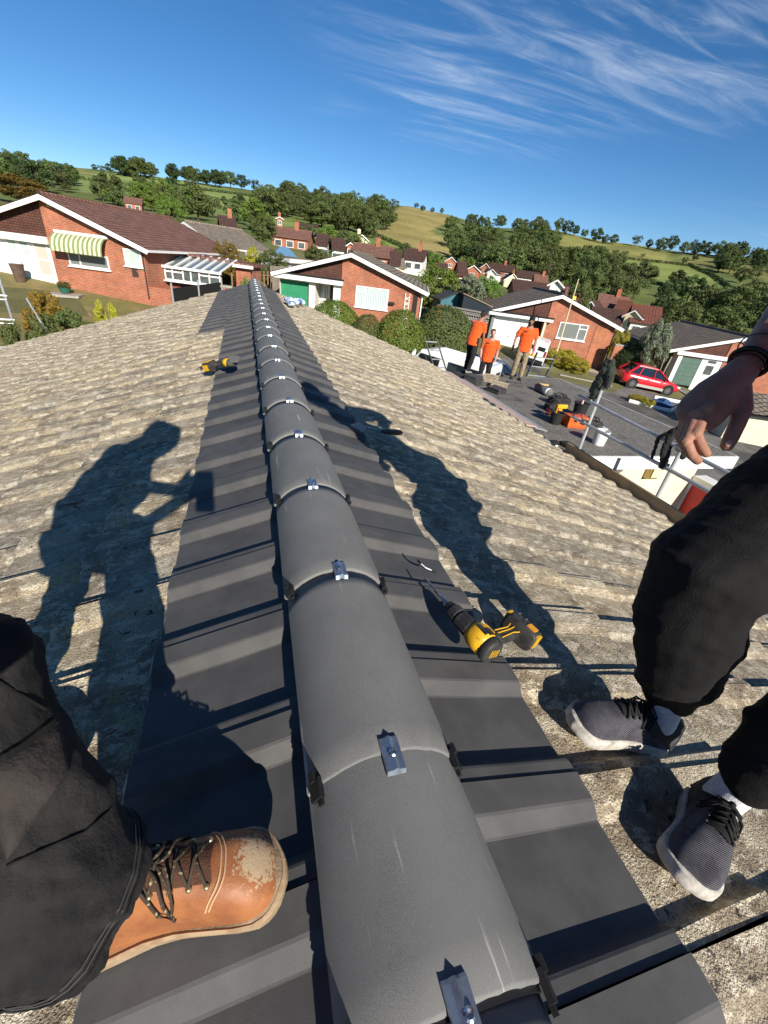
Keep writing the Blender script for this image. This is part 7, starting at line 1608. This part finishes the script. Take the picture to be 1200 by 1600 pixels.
sn_h = [(0, .085), (.03, .085), (.07, .075), (.10, .078), (.13, .082), (.16, .076), (.19, .066), (.22, .056), (.25, .048), (.268, .040), (.28, .030), (.287, .019), (.292, .008)]
SP = dict(w=sn_w, h=sn_h, sole=.024, lip=.006, waist=1.0, tongue=(.088, .10, .125, .15, .175, .19), eye=(.18, .163, .145, .127, .108), ey=.026)
SM = dict(upper=knit(), sole=mat('white_foam_sole', (.56, .53, .48), (.40, .37, .33), 45, .8, .2, 90, c3=(.28, .25, .21), s3=20, t3=(.55, .75)), tongue=mat('black_knit_tongue', (.012, .012, .013), rough=.9), eyelet=mat('black_eyelet', (.02, .02, .02), rough=.5), lace=mat('black_lace', (.012, .012, .012), rough=.8))
UR = V((SL*.9, 0, 1)).normalized()
s1t = onR(878, 1130, -.05); s1h = onR(1047, 1172, -.05); d1 = (s1t-s1h).normalized(); s1h = s1t-d1*.30
T1, S1, _ = shoe(rm, 'trainer', s1h, s1t, UR, SP, SM, -1)
s2t = onR(1060, 1394, -.05); s2h = onR(1100, 1190, -.05); d2 = (s2t-s2h).normalized(); s2h = s2t-d2*.285
T2, S2, _ = shoe(rm, 'trainer', s2h, s2t, UR, SP, SM, 1)
def heelcap(T, surf):
    mb = MB(); rows = []
    for x in (.003, .012, .03, .05, .07, .09): rows.append([surf(x, y, .0022) for y in (-.036, -.034, -.028, -.018, 0, .018, .028, .034, .036)])
    mb.loft(rows, caps=False, closed=False); return mb.build('heel_counter', mat('black_heel', (.014, .014, .016), rough=.7), rm, True)
heelcap(T1, S1); heelcap(T2, S2)
an1 = T1(.055, 0, .10)+O_; an2 = T2(.055, 0, .10)+O_
sock = mat('white_rib_sock', (.72, .72, .74), (.62, .62, .65), 120, .9, .3, 300)
k1 = pt(1092, 905, .86); k2 = V((.84, -.13, .26)); hp1 = V((1.04, .15, .45)); hp2 = V((1.06, -.06, .45))
for an, k_, nm in ((an1, k1, 1), (an2, k2, 2)):
    mb = MB(); ch(mb, [(*an+V((0, 0, -.025)), .036), (*an.lerp(k_, .1), .036), (*an.lerp(k_, .28), .042)], n=16); mb.mesh; blob('sock', mb, sock, rm, .005, 2)
mb = MB()
ch(mb, [(*an1.lerp(k1, .20)+V((.015, .01, 0)), .070, .062), (*an1.lerp(k1, .38), .084), (*an1.lerp(k1, .7), .100), (*k1, .108), (*k1.lerp(hp1, .5), .135), (*hp1, .14)], n=18)
ch(mb, [(*an2.lerp(k2, .17), .060), (*an2.lerp(k2, .4), .078), (*k2, .09), (*k2.lerp(hp2, .5), .10), (*hp2, .12)], n=18)
ch(mb, [(*hp1, .125), (*hp2, .125)], n=14)
blob('trousers', mb, mat('black_joggers', (.004, .004, .0042), (.0085, .008, .0078), 8, .88, .3, 220, c3=(.02, .018, .016), s3=24, t3=(.66, .82)), rm, .0065, 2, fold=[((-.2, .1, .9), .015, 7, 3), ((.8, .1, .4), .005, 22, 8, 3)])
rv = dict(chest=(.76, -.05, .78), neck=(.62, -.05, .99), head=(.53, -.06, 1.13))
sh1 = V((.76, .14, .93)); el1 = V((1.04, .44, .77)); wr = pt(1166, 572, .865); sh2 = V((.72, -.24, .91)); el2 = V((.86, -.36, .68)); wr2 = V((.86, -.20, .48))
mb = MB(); tmp = MB(); P3r = head_shape(tmp, rr(rv['head']), (-.75, -.05, -.65), (-.6, 0, .8)); mb.add(tmp.v, tmp.f)
ch(mb, [(*V(rv['head'])+V((.03, 0, -.05)), .055), (*rv['neck'], .065)], n=12); ch(mb, [(*rv['neck'], .09), (*rv['chest'], .14, .1), (1.03, .05, .52, .13, .11)], n=14)
ch(mb, [(*sh2, .052), (*el2, .042), (*wr2, .028)], n=12); hand(mb, rr(wr2), V((-.3, .2, -.9)), V((.2, -.9, -.2)), V((-.9, -.1, .2)), .95, .4); ch(mb, [(*sh1, .054), (*el1, .046)], n=12)
me1 = remesh(mb, .008, 3)
# forearm and hand in the picture, finer
mb = MB(); 
ch(mb, [(*el1, .046), (*el1.lerp(wr, .25), .046, .044), (*el1.lerp(wr, .65), .036, .034), (*wr.lerp(el1, .08), .029, .024), (*wr, .029, .021)], up=(.3, -.4, .8), n=18)
bk = (CAM-pt(1110, 630, .83)).normalized()                 # back of the hand looks at us
pc = pt(1128, 612, .845)
ch(mb, [(*wr, .028, .020), (*pt(1143, 596, .852), .034, .020), (*pt(1120, 618, .84), .042, .019), (*pt(1098, 640, .828), .043, .0165), (*pt(1086, 652, .822), .040, .014)], up=bk, n=18)
FG = [  # knuckle, middle joint, end joint, tip (pixel x, pixel y, depth), radius
 [(1104, 640, .808), (1088, 678, .792), (1097, 698, .806), (1104, 709, .818), .0098],
 [(1089, 648, .812), (1072, 690, .795), (1081, 711, .803), (1090, 720, .815), .0100],
 [(1079, 652, .824), (1067, 686, .812), (1074, 704, .820), (1084, 712, .832), .0098],
 [(1070, 656, .838), (1063, 682, .832), (1068, 696, .842), (1076, 702, .852), .0088]]
for a, b, c, d, r_ in FG:
    A_, B_, C_, D_ = pt(*a), pt(*b), pt(*c), pt(*d); ch(mb, [(*A_.lerp(pc, .2), r_*1.1), (*A_, r_*1.12), (*A_.lerp(B_, .5), r_*.98), (*B_, r_*1.06), (*B_.lerp(C_, .5), r_*.93), (*C_, r_*.97), (*D_, r_*.85)], n=14)
TH = [(1156, 610, .85), (1160, 638, .832), (1152, 663, .818), (1142, 684, .812), (1136, 696, .81)]
ch(mb, [(*pt(1140, 600, .852), .020), (*pt(*TH[0]), .021), (*pt(*TH[1]), .0175), (*pt(*TH[2]), .0140), (*pt(*TH[3]), .0135), (*pt(*TH[4]), .0115)], n=16)
ch(mb, [(*pt(1128, 618, .85), .016), (*pt(1150, 632, .838), .013)], n=12)
for a, b, c, d, r_ in FG: mb.ball(rr(pt(a[0], a[1], a[2]-.004)), r_*1.28, 10); mb.ball(rr(pt(*b)), r_*1.16, 10)
me2 = remesh(mb, .0022, 2)
bm2 = bmesh.new(); bm2.from_mesh(me1); bm2.from_mesh(me2); meb = bpy.data.meshes.new('body'); bm2.to_mesh(meb); bm2.free(); meb.materials.append(skin2); meb.polygons.foreach_set('use_smooth', [True]*len(meb.polygons)); link('body', meb, rm)
mb = MB(); q = pt(1132, 694, .800); nt_ = (pt(1131, 698, .81)-pt(1136, 684, .812)).normalized(); mb.ball(rr(q), (.006, .006, .004), 10); 
# thumb nail: a small oval plate set on the back of the thumb tip
mb = MB(); nb = (CAM-q).normalized(); nl = nt_.cross(nb).normalized(); c_ = rr(pt(1138, 693, .8005)); mb.loft([[c_+nl*(.0055*k_*math.cos(a))+nt_*(.0075*k_*math.sin(a))+nb*h_ for a in (2*math.pi*i/16 for i in range(16))] for k_, h_ in ((1, -.002), (.95, .0006), (.5, .0012))]); mb.build('thumb_nail', mat('nail', (.52, .33, .27), rough=.3), rm, True)
face_parts(rm, P3r, 1., hairm)
mb = MB(); ch(mb, [(*V(rv['neck'])+V((.02, 0, -.03)), .085), (*rv['chest'], .19, .14), (*V(rv['chest']).lerp(V((1.04, .05, .5)), .6), .175, .15), (1.05, .05, .47, .17, .15)], up=(.4, 0, .6), n=16)
for a_, b_ in ((sh1, el1), (sh2, el2)): ch(mb, [(*V(rv['chest']).lerp(a_, .7), .085), (*a_, .072), (*a_.lerp(b_, .7), .066)], n=12)
blob('shirt', mb, orange, rm, .011, 3, disp=.02, dscale=.09)
# wrist bands
fd = (wr-el1).normalized()
def band(cpos, rad, r_, m_, name, seg=28):
    u_ = fd.orthogonal().normalized(); v_ = fd.cross(u_); mb = MB(); mb.tube([rr(cpos)+(u_*math.cos(a)+v_*math.sin(a))*rad for a in (2*math.pi*i/seg for i in range(seg+1))], r_, 8); return mb.build(name, m_, rm, True)
band(wr-fd*.012, .0335, .0055, mat('black_bead_band', (.01, .01, .01), rough=.4), 'bracelet'); band(wr+fd*.001, .0315, .0022, mat('dark_red_thread', (.05, .012, .012), rough=.7), 'thread_bracelet'); band(wr-fd*.055, .0375, .0014, mat('grey_cord', (.06, .06, .06), rough=.7), 'hair_tie')
